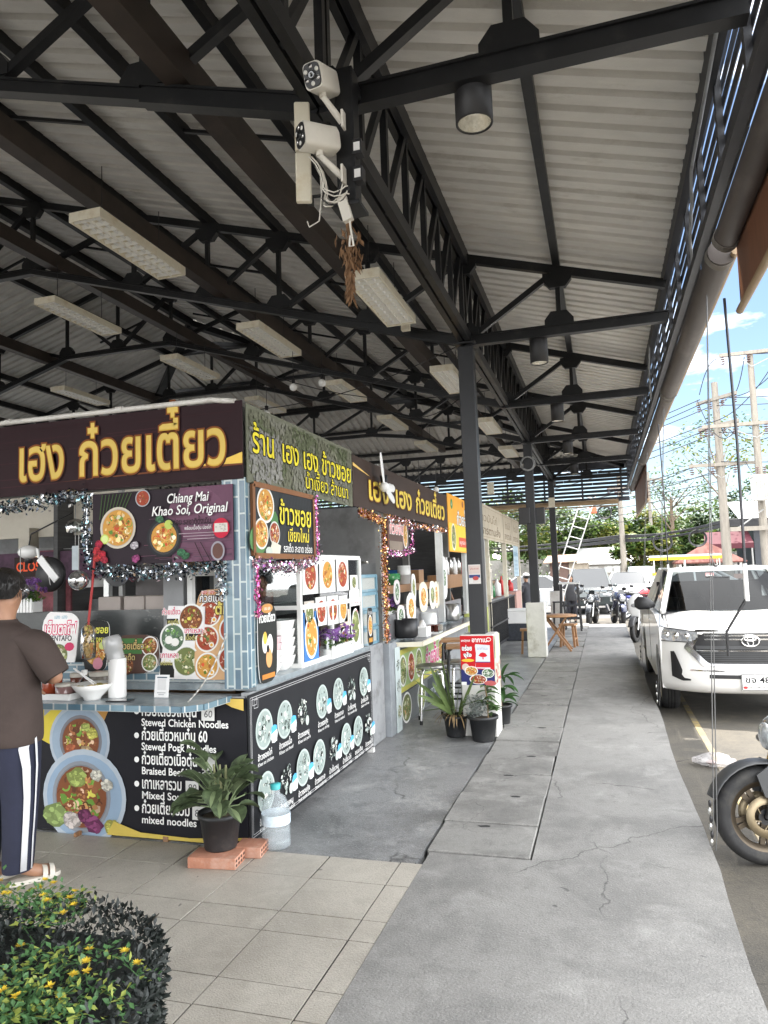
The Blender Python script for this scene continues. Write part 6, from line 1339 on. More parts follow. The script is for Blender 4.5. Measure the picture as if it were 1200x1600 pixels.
t = thing('bar_table', 'tall black framed table with a pale top at the far end of the floor', 'table', (-.86, 18.75, 0)); m = MB(); m.box((0, 0, 1.18), (.5, .5, .04), mat('pale_table_top', (.55, .55, .53), .4)); m.build('tabletop', t)
for sx in (-1, 1):
    for sy in (-1, 1): m = MB(); m.bar((sx*.2, sy*.2, 1.16), (sx*.25, sy*.25, 0), .045, .045, BLKP); m.build('leg', t)
for z in (.3, .62):
    for s_ in (-1, 1): m = MB(); m.bar((-.22, s_*.22, z), (.22, s_*.22, z), .03, .03, BLKP); m.build('stretcher', t)
t = thing('wooden_chair', 'small black chair behind the third column base', 'chair', (-1.15, 19.0, 0)); m = MB(); m.box((0, 0, .7), (.3, .3, .03), BLKP); m.build('seat', t)
for sx in (-1, 1):
    for sy in (-1, 1): m = MB(); m.bar((sx*.12, sy*.12, .7), (sx*.15, sy*.15, 0), .03, .03, BLKP); m.build('leg', t)
t = thing('leaning_ladder', 'long white ladder leaning up beyond the third column', 'ladder', (-1.9, 22.5, -.06)); A, B = V((0, 0, 0)), V((1.45, .2, 3.95)); sd = V((.36, 0, -.12)); m = MB(); m.tube([A, B], .02, WHITE, 6); m.build('rail', t); m = MB(); m.tube([A+sd, B+sd], .02, WHITE, 6); m.build('rail', t); m = MB()
for i in range(13): p = A.lerp(B, (i+.5)/13); m.tube([p, p+sd], .017, WHITE, 6)
m.build('rungs', t)
for x, y, z, lb in ((-1.33, 13.32, 2.55, 'black loudspeaker left of the second column'), (-1.08, 13.5, 2.55, 'black loudspeaker right of the second column')): tag(MB().box((x, y, z), (.2, .2, .3), BLKP).build('loudspeaker', bevel=.01), lb, 'loudspeaker')
for x, y, z, lb in ((-1.22, 13.25, 3.5, 'coil of grey cable hung on the second column'), (-1.22, 19.4, 3.3, 'pale box on the third column')):
    if 'coil' in lb: m = MB(); m.tube([(.13*cos(k*pi/8), 0, .13*sin(k*pi/8)) for k in range(17)], .012, GREY, 6, caps=False); m.tube([(.11*cos(k*pi/8), -.02, .12*sin(k*pi/8)) for k in range(17)], .01, GREY, 6, caps=False); tag(m.build('cable_coil', loc=(x, y-.02, z)), lb, 'cable')
    else: tag(MB().box((x, y, z), (.16, .1, .26), CREAM).build('meter_box', bevel=.01), lb, 'box')
tag(MB().box((-2.25, 15.5, 3.35), (.14, .06, .26), CREAM).build('hanging_box'), 'small cream box hanging in front of the slatted end screen', 'box')
# ------------------------------------------------------------------ people
def skinmesh(name, vs, es, rs, mt, parent, root=0):
    me = bpy.data.meshes.new(name); me.from_pydata([tuple(v) for v in vs], es, []); me.materials.append(mt)
    o = bpy.data.objects.new(name, me); COL.objects.link(o); o.parent = parent
    md = o.modifiers.new('skin', 'SKIN'); md.use_smooth_shade = True; md.branch_smoothing = .6
    if not me.skin_vertices: me.skin_vertices.new() if hasattr(me.skin_vertices, 'new') else None
    for i, r in enumerate(rs): d = me.skin_vertices[0].data[i]; d.radius = r if isinstance(r, tuple) else (r, r); d.use_root = (i == root)
    sb = o.modifiers.new('sub', 'SUBSURF'); sb.levels = sb.render_levels = 2
    return o
SKIN = mat('skin_tan', (.36, .19, .115), .5, var=.12, scale=12)
HAIR = mat('black_hair', (.012, .011, .011), .45, var=.5, scale=60, stretch=(1, 1, .15), bump=.5, bscale=90)
def person(label, loc, rz, H=1.65, arms=None, shirt=(.06, .05, .045), pants=(.02, .024, .05), wide=1., hair='short', stripe=False, sleeve=.62, cap=None, shoes=None, legs=True, strap=False, toe=0.):
    t = thing('person', label, 'person', loc, rz); k = H/1.65; W = wide
    arms = arms or {1: ((.25, .02, 1.06), (.25, .12, .85)), -1: ((-.25, .02, 1.06), (-.25, .12, .85))}
    vs, es, rs = [], [], []
    def av(p, r, par=None):
        vs.append(V(p)*k); rs.append(tuple(q*k for q in r) if isinstance(r, tuple) else r*k)
        if par is not None: es.append((par, len(vs)-1))
        return len(vs)-1
    pel = av((0, 0, .88), (.13*W, .1*W)); sp = av((0, 0, 1.06), (.125*W, .095*W), pel); ch = av((0, 0, 1.22), (.125*W, .085*W), sp); nb = av((0, -.012, 1.37), .062, ch); nk = av((0, 0, 1.43), .052, nb)
    h1 = av((0, .018, 1.50), (.066, .075), nk); h2 = av((0, .012, 1.575), (.076, .088), h1); h3 = av((0, .0, 1.625), (.045, .055), h2)
    av((0, .112, 1.525), .011, h1)
    for s_ in (-1, 1): av((s_*.082, .0, 1.535), (.012, .02), h1)
    for s_ in (-1, 1):
        hip = av((s_*.085*W, 0, .82), .085*W, pel); kn = av((s_*.1, .015, .46), .058, hip); an = av((s_*.105, -.02, .09), .038, kn); ft = av((s_*.112-.1*sin(toe), -.02+.1*cos(toe), .045), (.036, .03), an); tt = av((s_*.112-.19*sin(toe), -.02+.19*cos(toe), .03), (.038, .016), ft)
        sh = av((s_*.155*W, -.01, 1.295), .046, ch); e, w_ = arms[s_]; el = av(e, .04, sh); wr = av(w_, .028, el)
        d = (V(w_)-V(e)).normalized(); pm = V(w_)+d*.07; p_ = av(pm, (.036, .018), wr); sd = d.cross(V((0, 0, 1))); sd = sd.normalized() if sd.length > .1 else V((1, 0, 0)); dn = V((0, 0, -.25))
        for f in range(4):
            o_ = sd*(.03-.02*f); L_ = (.062, .075, .07, .055)[f]; a1 = av(pm+o_+d*.035, .0095, p_); a2 = av(pm+o_+d*(.035+L_*.55)+dn*.03, .0088, a1); av(pm+o_*.95+d*(.035+L_*.9)+dn*.11, .0075, a2)
        b1 = av(V(w_)+d*.035+sd*.042*s_, .011, p_); av(V(w_)+d*.075+sd*.06*s_, .009, b1)
    skinmesh('body', vs, es, rs, SKIN, t)
    # shirt with sleeves
    SM = mat('shirt_%d_%d_%d' % tuple(int(c*999) for c in shirt), shirt, .85, var=.18, scale=7, bump=.5, bscale=9)
    m = MB(); X = lambda a: V((a*k, 0, 0)); Yv = lambda a: V((0, a*k, 0)); C_ = lambda y, z: V((0, y*k, z*k))
    m.loft([(C_(.0, .735), X(.192*W), Yv(.150*W)), (C_(.0, .74), X(.2*W), Yv(.158*W)), (C_(0, .9), X(.195*W), Yv(.155*W)), (C_(.005, 1.06), X(.188*W), Yv(.145*W)), (C_(0, 1.2), X(.19*W), Yv(.14*W)), (C_(-.005, 1.3), X(.192*W), Yv(.125*W)), (C_(-.008, 1.365), X(.145*W), Yv(.10)), (C_(-.008, 1.385), X(.075), Yv(.068)), (C_(-.004, 1.405), X(.066), Yv(.062))], SM, 26, caps=False, p=2.3)
    for s_ in (-1, 1):
        e, w_ = arms[s_]; s0 = V((s_*.10*W, -.01, 1.31))*k; s1 = V((s_*.178*W, -.005, 1.29))*k; E = V(e)*k; D = (E-s1).normalized(); e2 = s1.lerp(E, min(1, sleeve/.62)*.98); nx = D.cross(V((0, 1, .2))).normalized(); ny = nx.cross(D)
        m.loft([(s0, nx*.075*k, ny*.1*k), (s1, nx*.088*k, ny*.096*k), (s1.lerp(e2, .5), nx*.083*k, ny*.084*k), (e2, nx*.086*k, ny*.084*k), (e2-D*.02, nx*.072*k, ny*.07*k)], SM, 18, caps=False)
    m.v = [(x+.007*sin(z*31+y*23)+.005*sin(z*13-x*17), y+.008*sin(z*24+x*29)+.006*sin(x*40+z*9), z) for x, y, z in m.v]
    m.build('shirt', t, subsurf=1)
    PM = mat('trousers_%d_%d_%d' % tuple(int(c*999) for c in pants), pants, .8, var=.15, scale=8, bump=.4, bscale=10)
    m = MB(); m.loft([(C_(0, .98), X(.165*W), Yv(.125*W)), (C_(0, .85), X(.178*W), Yv(.135*W)), (C_(0, .76), X(.172*W), Yv(.13*W))], PM, 22, caps=False, p=2.3)
    for s_ in (-1, 1):
        m.loft([(V((s_*.086*W, 0, .84))*k, X(.098*W), Yv(.128*W)), (V((s_*.092*W, 0, .7))*k, X(.096*W), Yv(.118*W)), (V((s_*.1, .012, .46))*k, X(.084), Yv(.092)), (V((s_*.104, -.005, .25))*k, X(.078), Yv(.084)), (V((s_*.106, -.015, .085))*k, X(.076), Yv(.085)), (V((s_*.106, -.018, .075))*k, X(.068), Yv(.075))], PM, 20, caps=False, p=2.2)
    m.v = [(x+.004*sin(z*27+y*31), y+.006*sin(z*22+x*25), z) for x, y, z in m.v]
    tr = m.build('trousers', t, subsurf=1)
    if stripe:
        for s_ in (-1, 1):
            m = MB()
            for th_, w2 in ((-.55, .036), (-.02, .010)):
                rows = []
                for z, cx, rx, ry, cy in ((.90, 0, .180*W, .139*W, 0), (.8, 0, .186*W, .143*W, 0), (.72, .045*W, .150*W, .134*W, 0), (.62, .094*W, .103*W, .119*W, .004), (.46, .1, .091, .099, .012), (.34, .102, .088, .094, .004), (.25, .104, .085, .091, -.005), (.088, .106, .082, .091, -.015)):
                    r_ = []
                    for e in (-1, 1): q_ = th_*(.6 if z > .75 else 1)+e*w2/2/.1; r_.append(V((s_*(cx+rx*cos(q_)), cy+ry*sin(q_), z))*k)
                    rows.append(r_)
                m.grid(rows, mat('white_stripe_cloth', (.72, .73, .76), .8))
            m.build('stripe', tr, solid=.003)
    # hair
    m = MB(); HC = V((0, -.012, 1.58))*k
    if hair == 'short':
        R = random.Random(4); n = 22; P = []
        for i in range(10):
            th = i/9*2.1
            row = []
            for j in range(n+1):
                a = 2*pi*j/n; fr = sin(a); lim = th*(.62 if fr > .3 else (.8 if fr > -.2 else 1.02)); q = V((.106*sin(lim)*cos(a), .125*sin(lim)*sin(a), .112*cos(lim))); row.append(HC+q*k*(1+.035*R.random()))
            P.append(row)
        for r_ in P: r_[-1] = r_[0]
        m.grid(P, HAIR)
        for i in range(900):
            a = R.uniform(0, 6.28); lim = R.uniform(0, 1.9)*(.62 if sin(a) > .3 else 1); q = V((.106*sin(lim)*cos(a), .125*sin(lim)*sin(a), .112*cos(lim))); nrm = q.normalized(); leafq(m, HC+q*k*.99, nrm*.3+V((0, -.2, -.7)), nrm, .04, .01, HAIR)
    else:
        m.loft([(HC+V((0, -.01, .105))*k, X(.02), Yv(.03)), (HC+V((0, -.012, .085))*k, X(.07), Yv(.08)), (HC+V((0, -.018, .02))*k, X(.098), Yv(.1)), (HC+V((0, -.045, -.07))*k, X(.1), Yv(.075)), (HC+V((0, -.055, -.2))*k, X(.11), Yv(.055)), (HC+V((0, -.05, -.27))*k, X(.08), Yv(.03))], HAIR, 20)
    m.build('hair', t, subsurf=1)
    m = MB()
    for s_ in (-1, 1): m.sphere(V((s_*.032, .094, 1.56))*k, (.013, .008, .007), mat('eye_dark', (.03, .02, .018), .2), 8); m.box(V((s_*.033, .092, 1.582))*k, (.035, .01, .006), HAIR)
    m.build('eyes', t); m = MB(); m.sphere(V((0, .09, 1.482))*k, (.024, .01, .008), mat('lips', (.32, .11, .09), .45), 8); m.build('mouth', t)
    if cap: m = MB(); m.sphere(HC+V((0, 0, .03)), (.1, .11, .085), mat('cap_cloth', cap, .8), 16); m.box(HC+V((0, .13, .03)), (.13, .1, .012), mat('cap_cloth', cap)); m.build('cap', t)
    SH = mat('sandal_white', (.62, .59, .52), .6, var=.1) if shoes == 'sandal' else mat('dark_shoe', (.02, .02, .02), .6)
    for s_ in (-1, 1):
        m = MB(); cx = s_*.112; m.T = Matrix.Translation(V((cx, -.02, 0))*k) @ Matrix.Rotation(toe, 4, 'Z') @ Matrix.Translation(V((-cx, .02, 0))*k)
        m.prism([((cx+.046*cos(a)*(1.05 if sin(a) > 0 else .85))*k, (.062+.132*sin(a))*k) for a in [2*pi*i/20 for i in range(20)]], 'z', 0, .022*k, SH)
        if shoes == 'sandal':
            for y_ in (.09, .125): m.grid([[V((cx+.05*cos(pi*j/8), y_+.008*sin(pi*j/8), .014+.058*sin(pi*j/8)))*k, V((cx+.05*cos(pi*j/8), y_+.026+.006*sin(pi*j/8), .014+.05*sin(pi*j/8)))*k] for j in range(9)], SH)
        else: m.loft([(V((cx, -.05, .05))*k, X(.042), V((0, 0, .04))*k), (V((cx, .06, .045))*k, X(.048), V((0, 0, .038))*k), (V((cx, .15, .03))*k, X(.045), V((0, 0, .028))*k), (V((cx, .19, .022))*k, X(.025), V((0, 0, .015))*k)], SH, 14)
        m.build('sandal' if shoes == 'sandal' else 'shoe', t)
    if strap:
        m = MB(); q = [(-.12, .10, 1.2), (-.11, .06, 1.345), (-.105, -.02, 1.378), (-.11, -.09, 1.33), (-.13, -.145, 1.2), (-.17, -.15, 1.0)]
        m.grid([[V((a[0]*W-.02, a[1]*1.03*W, a[2]+.008))*k, V((a[0]*W+.02, a[1]*1.03*W, a[2]+.012))*k] for a in q], mat('black_strap', (.015, .015, .018), .7)); m.build('bag_strap', t, solid=.004)
    return t
person('man in brown shirt, navy striped trousers and white sandals standing at the front shelf', (-3.22, 3.25, 0), .10, 1.66, arms={1: ((.31, .03, 1.07), (.06, .19, 1.08)), -1: ((-.29, .08, 1.07), (-.15, .28, 1.0))}, shirt=(.052, .036, .031), pants=(.016, .019, .042), wide=1.04, stripe=True, sleeve=.62, shoes='sandal', strap=True, toe=-.7)
person('woman with long black hair and dark top behind the tall black table', (-1.02, 23.2, -.12), pi, 1.45, shirt=(.04, .04, .045), pants=(.03, .03, .04), hair='long')
person('person in white cap and dark clothes beyond the stalls', (-2.25, 21.9, -.1), .9, 1.5, shirt=(.03, .032, .04), pants=(.02, .025, .05), cap=(.7, .7, .7))
person('vendor with short dark hair standing inside the second stall', (-3.12, 14.2, .1), -.9, 1.66, shirt=(.05, .055, .06), pants=(.03, .03, .03))
# ------------------------------------------------------------------ pickup
PW = mat('white_car_paint', (.72, .71, .69), .28, var=.03, scale=2, coat=.6, dirt=(.6, .55, .48), dscale=2, dlo=.6, dhi=.95)
DGREY = mat('dark_grey_plastic', (.05, .052, .055), .45, var=.12)
LENS = mat('headlamp_lens', (.5, .52, .54), .08, metal=.55, var=.6, scale=22, coat=.8)
TINT = glass('tinted_windscreen', (.16, .185, .19), -.03)
def wheel(t, x, y, z, R_, w_, name='wheel', rim=None, side=1, rot=None):
    m = MB(); Q = RY(pi/2*side) if rot is None else rot
    m.lathe([(R_*.66, -w_/2), (R_*.9, -w_/2), (R_*.97, -w_*.42), (R_, -w_*.25), (R_, w_*.25), (R_*.97, w_*.42), (R_*.9, w_/2), (R_*.66, w_/2)], RUB, 36, (0, 0, 0), Q)
    for k in range(3): m.lathe([(R_+.002, w_*(-.2+.17*k)), (R_+.002, w_*(-.14+.17*k))], mat('tyre_groove', (.006, .006, .006), .9), 36, (0, 0, 0), Q)
    o = m.build(name, t, (x, y, z)); o2 = MB()
    o2.lathe([(R_*.67, w_*.46), (R_*.62, w_*.36), (R_*.58, w_*.1), (0, w_*.12)], rim or mat('alloy_rim', (.35, .35, .36), .35, metal=.8, var=.1), 30, (0, 0, 0), Q)
    for k in range(6):
        a = 2*pi*k/6; p = Q @ V((R_*.1*cos(a), R_*.1*sin(a), w_*.38)); q = Q @ V((R_*.6*cos(a), R_*.6*sin(a), w_*.34)); o2.bar(p, q, R_*.12, w_*.12, rim or MATS['alloy_rim'])
    o2.build('rim', o); return o
def pickup():
    t = thing('pickup_truck', 'white pickup truck parked nose on beside the walkway kerb', 'pickup truck', (1.44, 8.46, -.125))
    prof = [(.12, .30), (.03, .33), (.0, .40), (.0, .50), (.015, .56), (.03, .60), (.055, .80), (.085, .95), (.13, .995), (.22, 1.02), (.55, 1.075), (.9, 1.115), (1.15, 1.135)]
    hws = [.84, .87, .88, .88, .88, .88, .875, .865, .85, .84, .81, .785, .775]
    def py(z): 
        for (ya, za), (yb, zb) in zip(prof[:-1], prof[1:]):
            if za <= z <= zb: return ya+(yb-ya)*(z-za)/(zb-za)
        return prof[-1][0]
    def Fy(x, z): return py(z)+.36*abs(x/.88)**3.2
    m = MB(); P = []
    for i, (y, z) in enumerate(prof):
        kc = .36*max(0, 1-max(0, y-.13)/.5); row = []
        for j in range(25):
            u = -1+2*j/24; row.append((u*hws[i], y+kc*abs(u)**3.2*(hws[i]/.88)**3.2, z-(.05 if i > 7 else 0)*abs(u)**4+(.012*(1-abs(abs(u)-.55)*3) if i > 8 and abs(abs(u)-.55) < .33 else 0)))
        P.append(row)
    m.grid(P, PW)
    def arc(cy, r, a0, a1, n=12): return [(cy+r*cos(a0+(a1-a0)*i/n), .33+r*sin(a0+(a1-a0)*i/n)) for i in range(n+1)]
    side = [(.36, .32), (.40, .99), (1.1, 1.1), (3.35, 1.12), (3.36, 1.08), (4.98, 1.08), (5.02, .45), (4.3, .36)]+arc(3.9, .41, 0, pi)+[(3.4, .3), (1.5, .3)]+arc(.92, .42, 0, pi)[0:]+[(.46, .32)]
    for s_ in (-1, 1): m.prism(side, 'x', s_*.875, s_*.80, PW)
    m.box((0, 4.2, .95), (1.6, 1.6, .02), DGREY); m.box((0, 5.0, .78), (1.7, .05, .6), PW); m.box((0, 2.4, .45), (1.5, 4.0, .25), DGREY); m.box((0, .75, .6), (1.5, .5, .45), DGREY)
    # roof and pillars
    rf = []
    for y, hw, z in ((1.86, .57, 1.60), (1.98, .60, 1.645), (2.5, .615, 1.665), (3.0, .61, 1.65), (3.12, .59, 1.61)): rf.append([(hw*u, y+(.03*abs(u)**3 if y < 2 else 0), z-.03*u**4) for u in [-1+j/6 for j in range(13)]])
    m.grid(rf, PW)
    for s_ in (-1, 1):
        m.bar((s_*.77, 1.10, 1.12), (s_*.585, 1.9, 1.61), .06, .05, PW); m.bar((s_*.80, 2.25, 1.1), (s_*.62, 2.3, 1.62), .03, .05, DGREY); m.bar((s_*.81, 3.3, 1.1), (s_*.60, 3.08, 1.62), .05, .12, PW); m.bar((s_*.585, 1.9, 1.62), (s_*.6, 3.05, 1.63), .05, .05, PW)
    m.build('body', t)
    for s_ in (-1, 1): m = MB(); m.tube([(s_*.80*.97, .40+.05, 1.0), (s_*.765, .75, 1.055), (s_*.745, 1.12, 1.105)], .004, DGREY, 5); m.build('bonnet_gap', t)
    # glass
    m = MB(); rows = []
    for f in (0, .33, .66, 1.): rows.append([((.765+(.565-.765)*f)*u, 1.13+(1.88-1.13)*f-.10*(1-u*u)*(1-f*.5), 1.135+(1.605-1.135)*f) for u in [-1+j/6 for j in range(13)]])
    m.grid(rows, TINT); m.build('windscreen', t)
    for s_ in (-1, 1):
        m = MB(); m.add([(s_*.80, 1.2, 1.12), (s_*.605, 1.93, 1.6), (s_*.615, 2.28, 1.61), (s_*.81, 2.24, 1.12)], [(0, 1, 2, 3)], GL_DARK); m.build('side_window', t)
        m = MB(); m.add([(s_*.81, 2.3, 1.12), (s_*.617, 2.34, 1.61), (s_*.605, 3.0, 1.6), (s_*.81, 3.22, 1.12)], [(0, 1, 2, 3)], GL_DARK); m.build('side_window', t)
    m = MB(); m.box((0, 1.35, 1.08), (1.5, .5, .08), mat('dashboard', (.04, .04, .042), .7)); m.build('dashboard', t); m = MB()
    for x in (-.38, .38): m.box((x, 2.1, .95), (.5, .2, .6), mat('seat_cloth', (.07, .07, .075), .9)); m.box((x, 2.12, 1.34), (.26, .12, .2), MATS['seat_cloth'])
    m.build('cabin_seats', t); MB().box((0, 3.0, 1.2), (1.4, .05, .5), MATS['dashboard']).build('rear_bulkhead', t)
    m = MB(); m.tube([(-.38+.17*cos(k*pi/8), 1.55+.06*sin(k*pi/8), 1.16+.16*sin(k*pi/8)) for k in range(17)], .013, DGREY, 7, caps=False); m.build('steering_wheel', t)
    m = MB(); m.box((0, 1.70, 1.5), (.2, .03, .06), DGREY); m.build('rear_view_mirror', t)
    def fpatch(nm, x0, x1, bot, top, off, mt, n=16, rows=4):
        g = []
        for i in range(rows+1):
            r_ = []
            for j in range(n+1):
                x = x0+(x1-x0)*j/n; b_, tp = bot(x), top(x); z = b_+(tp-b_)*i/rows; r_.append((x, Fy(x, z)-off, z))
            g.append(r_)
        mm = MB(); mm.grid(g, mt); return mm
    lin = lambda pts: (lambda x: next((a[1]+(c[1]-a[1])*(x-a[0])/(c[0]-a[0]+1e-9) for a, c in zip(pts[:-1], pts[1:]) if a[0] <= x <= c[0]+1e-6), pts[-1][1]))
    gt = lin([(-.64, .80), (-.52, .985), (.52, .985), (.64, .80)]); gb = lin([(-.64, .78), (-.47, .60), (.47, .60), (.64, .78)])
    fpatch('g', -.64, .64, gb, gt, .012, mat('smoked_chrome', (.30, .30, .31), .18, metal=.95, var=.04), 30).build('grille_surround', t)
    gt2 = lin([(-.555, .80), (-.46, .95), (.46, .95), (.555, .80)]); gb2 = lin([(-.555, .78), (-.42, .63), (.42, .63), (.555, .78)])
    GRL_ = mat('grille_black', (.007, .007, .008), .5, var=.2)
    fpatch('g', -.555, .555, gb2, gt2, .02, GRL_, 30).build('grille', t)
    m = MB()
    for z, h, mt in ((.925, .016, CHROME), (.885, .016, CHROME), (.80, .035, DGREY), (.765, .012, CHROME)):
        hw = .44 if z > .84 else .53; P = [[(hw*u, Fy(hw*u, z)-.034, z-h/2) for u in [-1+j/12 for j in range(25)]], [(hw*u, Fy(hw*u, z)-.034, z+h/2) for u in [-1+j/12 for j in range(25)]]]; m.grid(P, mt)
    for k in range(6):
        z = .645+.02*k; hw = .43+.012*k; m.grid([[(hw*u, Fy(hw*u, z)-.028, z-.004) for u in [-1+j/8 for j in range(17)]], [(hw*u, Fy(hw*u, z)-.028, z+.004) for u in [-1+j/8 for j in range(17)]]], DGREY)
    m.build('grille_bars', t)
    # oval emblem of three rings
    m = MB()
    for rx, rz, cz, r_ in ((.085, .058, 0, .009), (.03, .054, 0, .006), (.058, .02, .022, .006)): m.tube([(rx*cos(k*pi/14), -.005, cz+rz*sin(k*pi/14)) for k in range(29)], r_, CHROME, 6, caps=False)
    m.build('emblem', t, (0, Fy(0, .87)-.05, .87))
    for s_ in (-1, 1):
        ht = lin([(.50, .955), (.60, .965), (.82, .985), (.865, 1.0)]); hb = lin([(.50, .90), (.55, .86), (.80, .85), (.865, .88)])
        mm = MB(); g = []
        for i in range(5):
            g.append([(s_*x, Fy(x, hb(x)+(ht(x)-hb(x))*i/4)-.012, hb(x)+(ht(x)-hb(x))*i/4) for x in [.50+.365*j/12 for j in range(13)]])
        mm.grid(g, LENS); o = mm.build('headlight', t); mm = MB()
        for x in (.6, .7, .79): mm.sphere((s_*x, Fy(x, .91)-.008, .91), (.035, .015, .035), CHROME, 12)
        mm.build('lamp_unit', o)
        mm = MB(); mm.grid([[(s_*x, Fy(x, z)-.010, z) for x in (.505, .6, .7, .8, .862)] for z in (.843, .853)], DGREY); mm.grid([[(s_*x, Fy(x, ht(x))-.013, ht(x)+q) for x in [.50+.03*j for j in range(13)]] for q in (0, .012)], DGREY); mm.build('lamp_trim', o)
        vt = lin([(.60, .47), (.66, .5), (.74, .745), (.78, .74)]); vb = lin([(.60, .44), (.68, .43), (.78, .47)])
        mm = MB(); mm.grid([[(s_*x, Fy(x, .5)-.008+.02*i/4, vb(x)+(vt(x)-vb(x))*i/4) for x in [.60+.18*j/10 for j in range(11)]] for i in range(5)], GRL_); mm.build('fog_lamp_vent', t)
        mm = MB(); mm.loft([((s_*.84, 1.35, 1.2), (0, .015, 0), (0, 0, .02)), ((s_*.92, 1.34, 1.22), (0, .05, 0), (0, 0, .075)), ((s_*1.04, 1.36, 1.225), (0, .05, 0), (0, 0, .085)), ((s_*1.09, 1.38, 1.215), (0, .02, 0), (0, 0, .04))], BLKP, 16, p=3); mm.build('wing_mirror', t)
        for y in (.92, 3.9): wheel(t, s_*.77, y, .33, .335, .2, side=s_)
        mm = MB(); mm.bar((s_*.05-.2, 1.1, 1.14), (s_*.05+.25 if s_ > 0 else -.6, 1.16, 1.155), .012, .012, BLKP); mm.build('wiper', t)
        for y in (2.27,): mm = MB(); mm.bar((s_*.878, y, .4), (s_*.878, y, 1.1), .003, .006, DGREY); mm.bar((s_*.884, y-.35, .98), (s_*.884, y-.17, .98), .018, .025, CHROME); mm.build('door_trim', t)
    m = fpatch('s', -.42, .42, lambda x: .475, lambda x: .515, .008, GRL_, 10, 1); m.build('bumper_slot', t)
    m = fpatch('s', -.6, .6, lambda x: .545, lambda x: .56, .006, CHROME, 16, 1); m.build('chrome_strip', t)
    b = Board(.36, .17, (.74, .74, .72), .008, edge=(.3, .3, .3)); b.text('ขจ 484', .18, .08, .085, BLK_, 'c', off=.02, fit=.29); b.text('กรุงเทพมหานคร', .18, .022, .038, BLK_, 'c', off=.01, fit=.24); b.ell(.035, .03, .022, .015, (.5, .05, .05)); b.ell(.325, .03, .022, .015, (.5, .05, .05)); b.line([(.005, .005), (.355, .005), (.355, .165), (.005, .165), (.005, .005)], .006, BLK_)
    b.build('number_plate', (-.12, Fy(0, .42)-.02, .36), 0, t)
    m = MB(); m.tube([(0, 2.1, 1.66), (-.03, 2.25, 1.8)], .006, BLKP, 6); m.sphere((0, 2.1, 1.665), (.03, .05, .02), BLKP, 8); m.build('aerial', t)
    b = Board(.1, .06, (.5, .3, .3), .002); b.rect(.01, .01, .08, .02, WHT); o = b.build('windscreen_sticker', (-.18, 1.72, 1.52), 0, t)
    m = MB(); m.box((0, .6, .34), (.9, .5, .06), DGREY); m.tube([(-.3, .3, .3), (.3, .32, .29)], .02, DGREY, 6); m.build('undertray', t)
pickup()
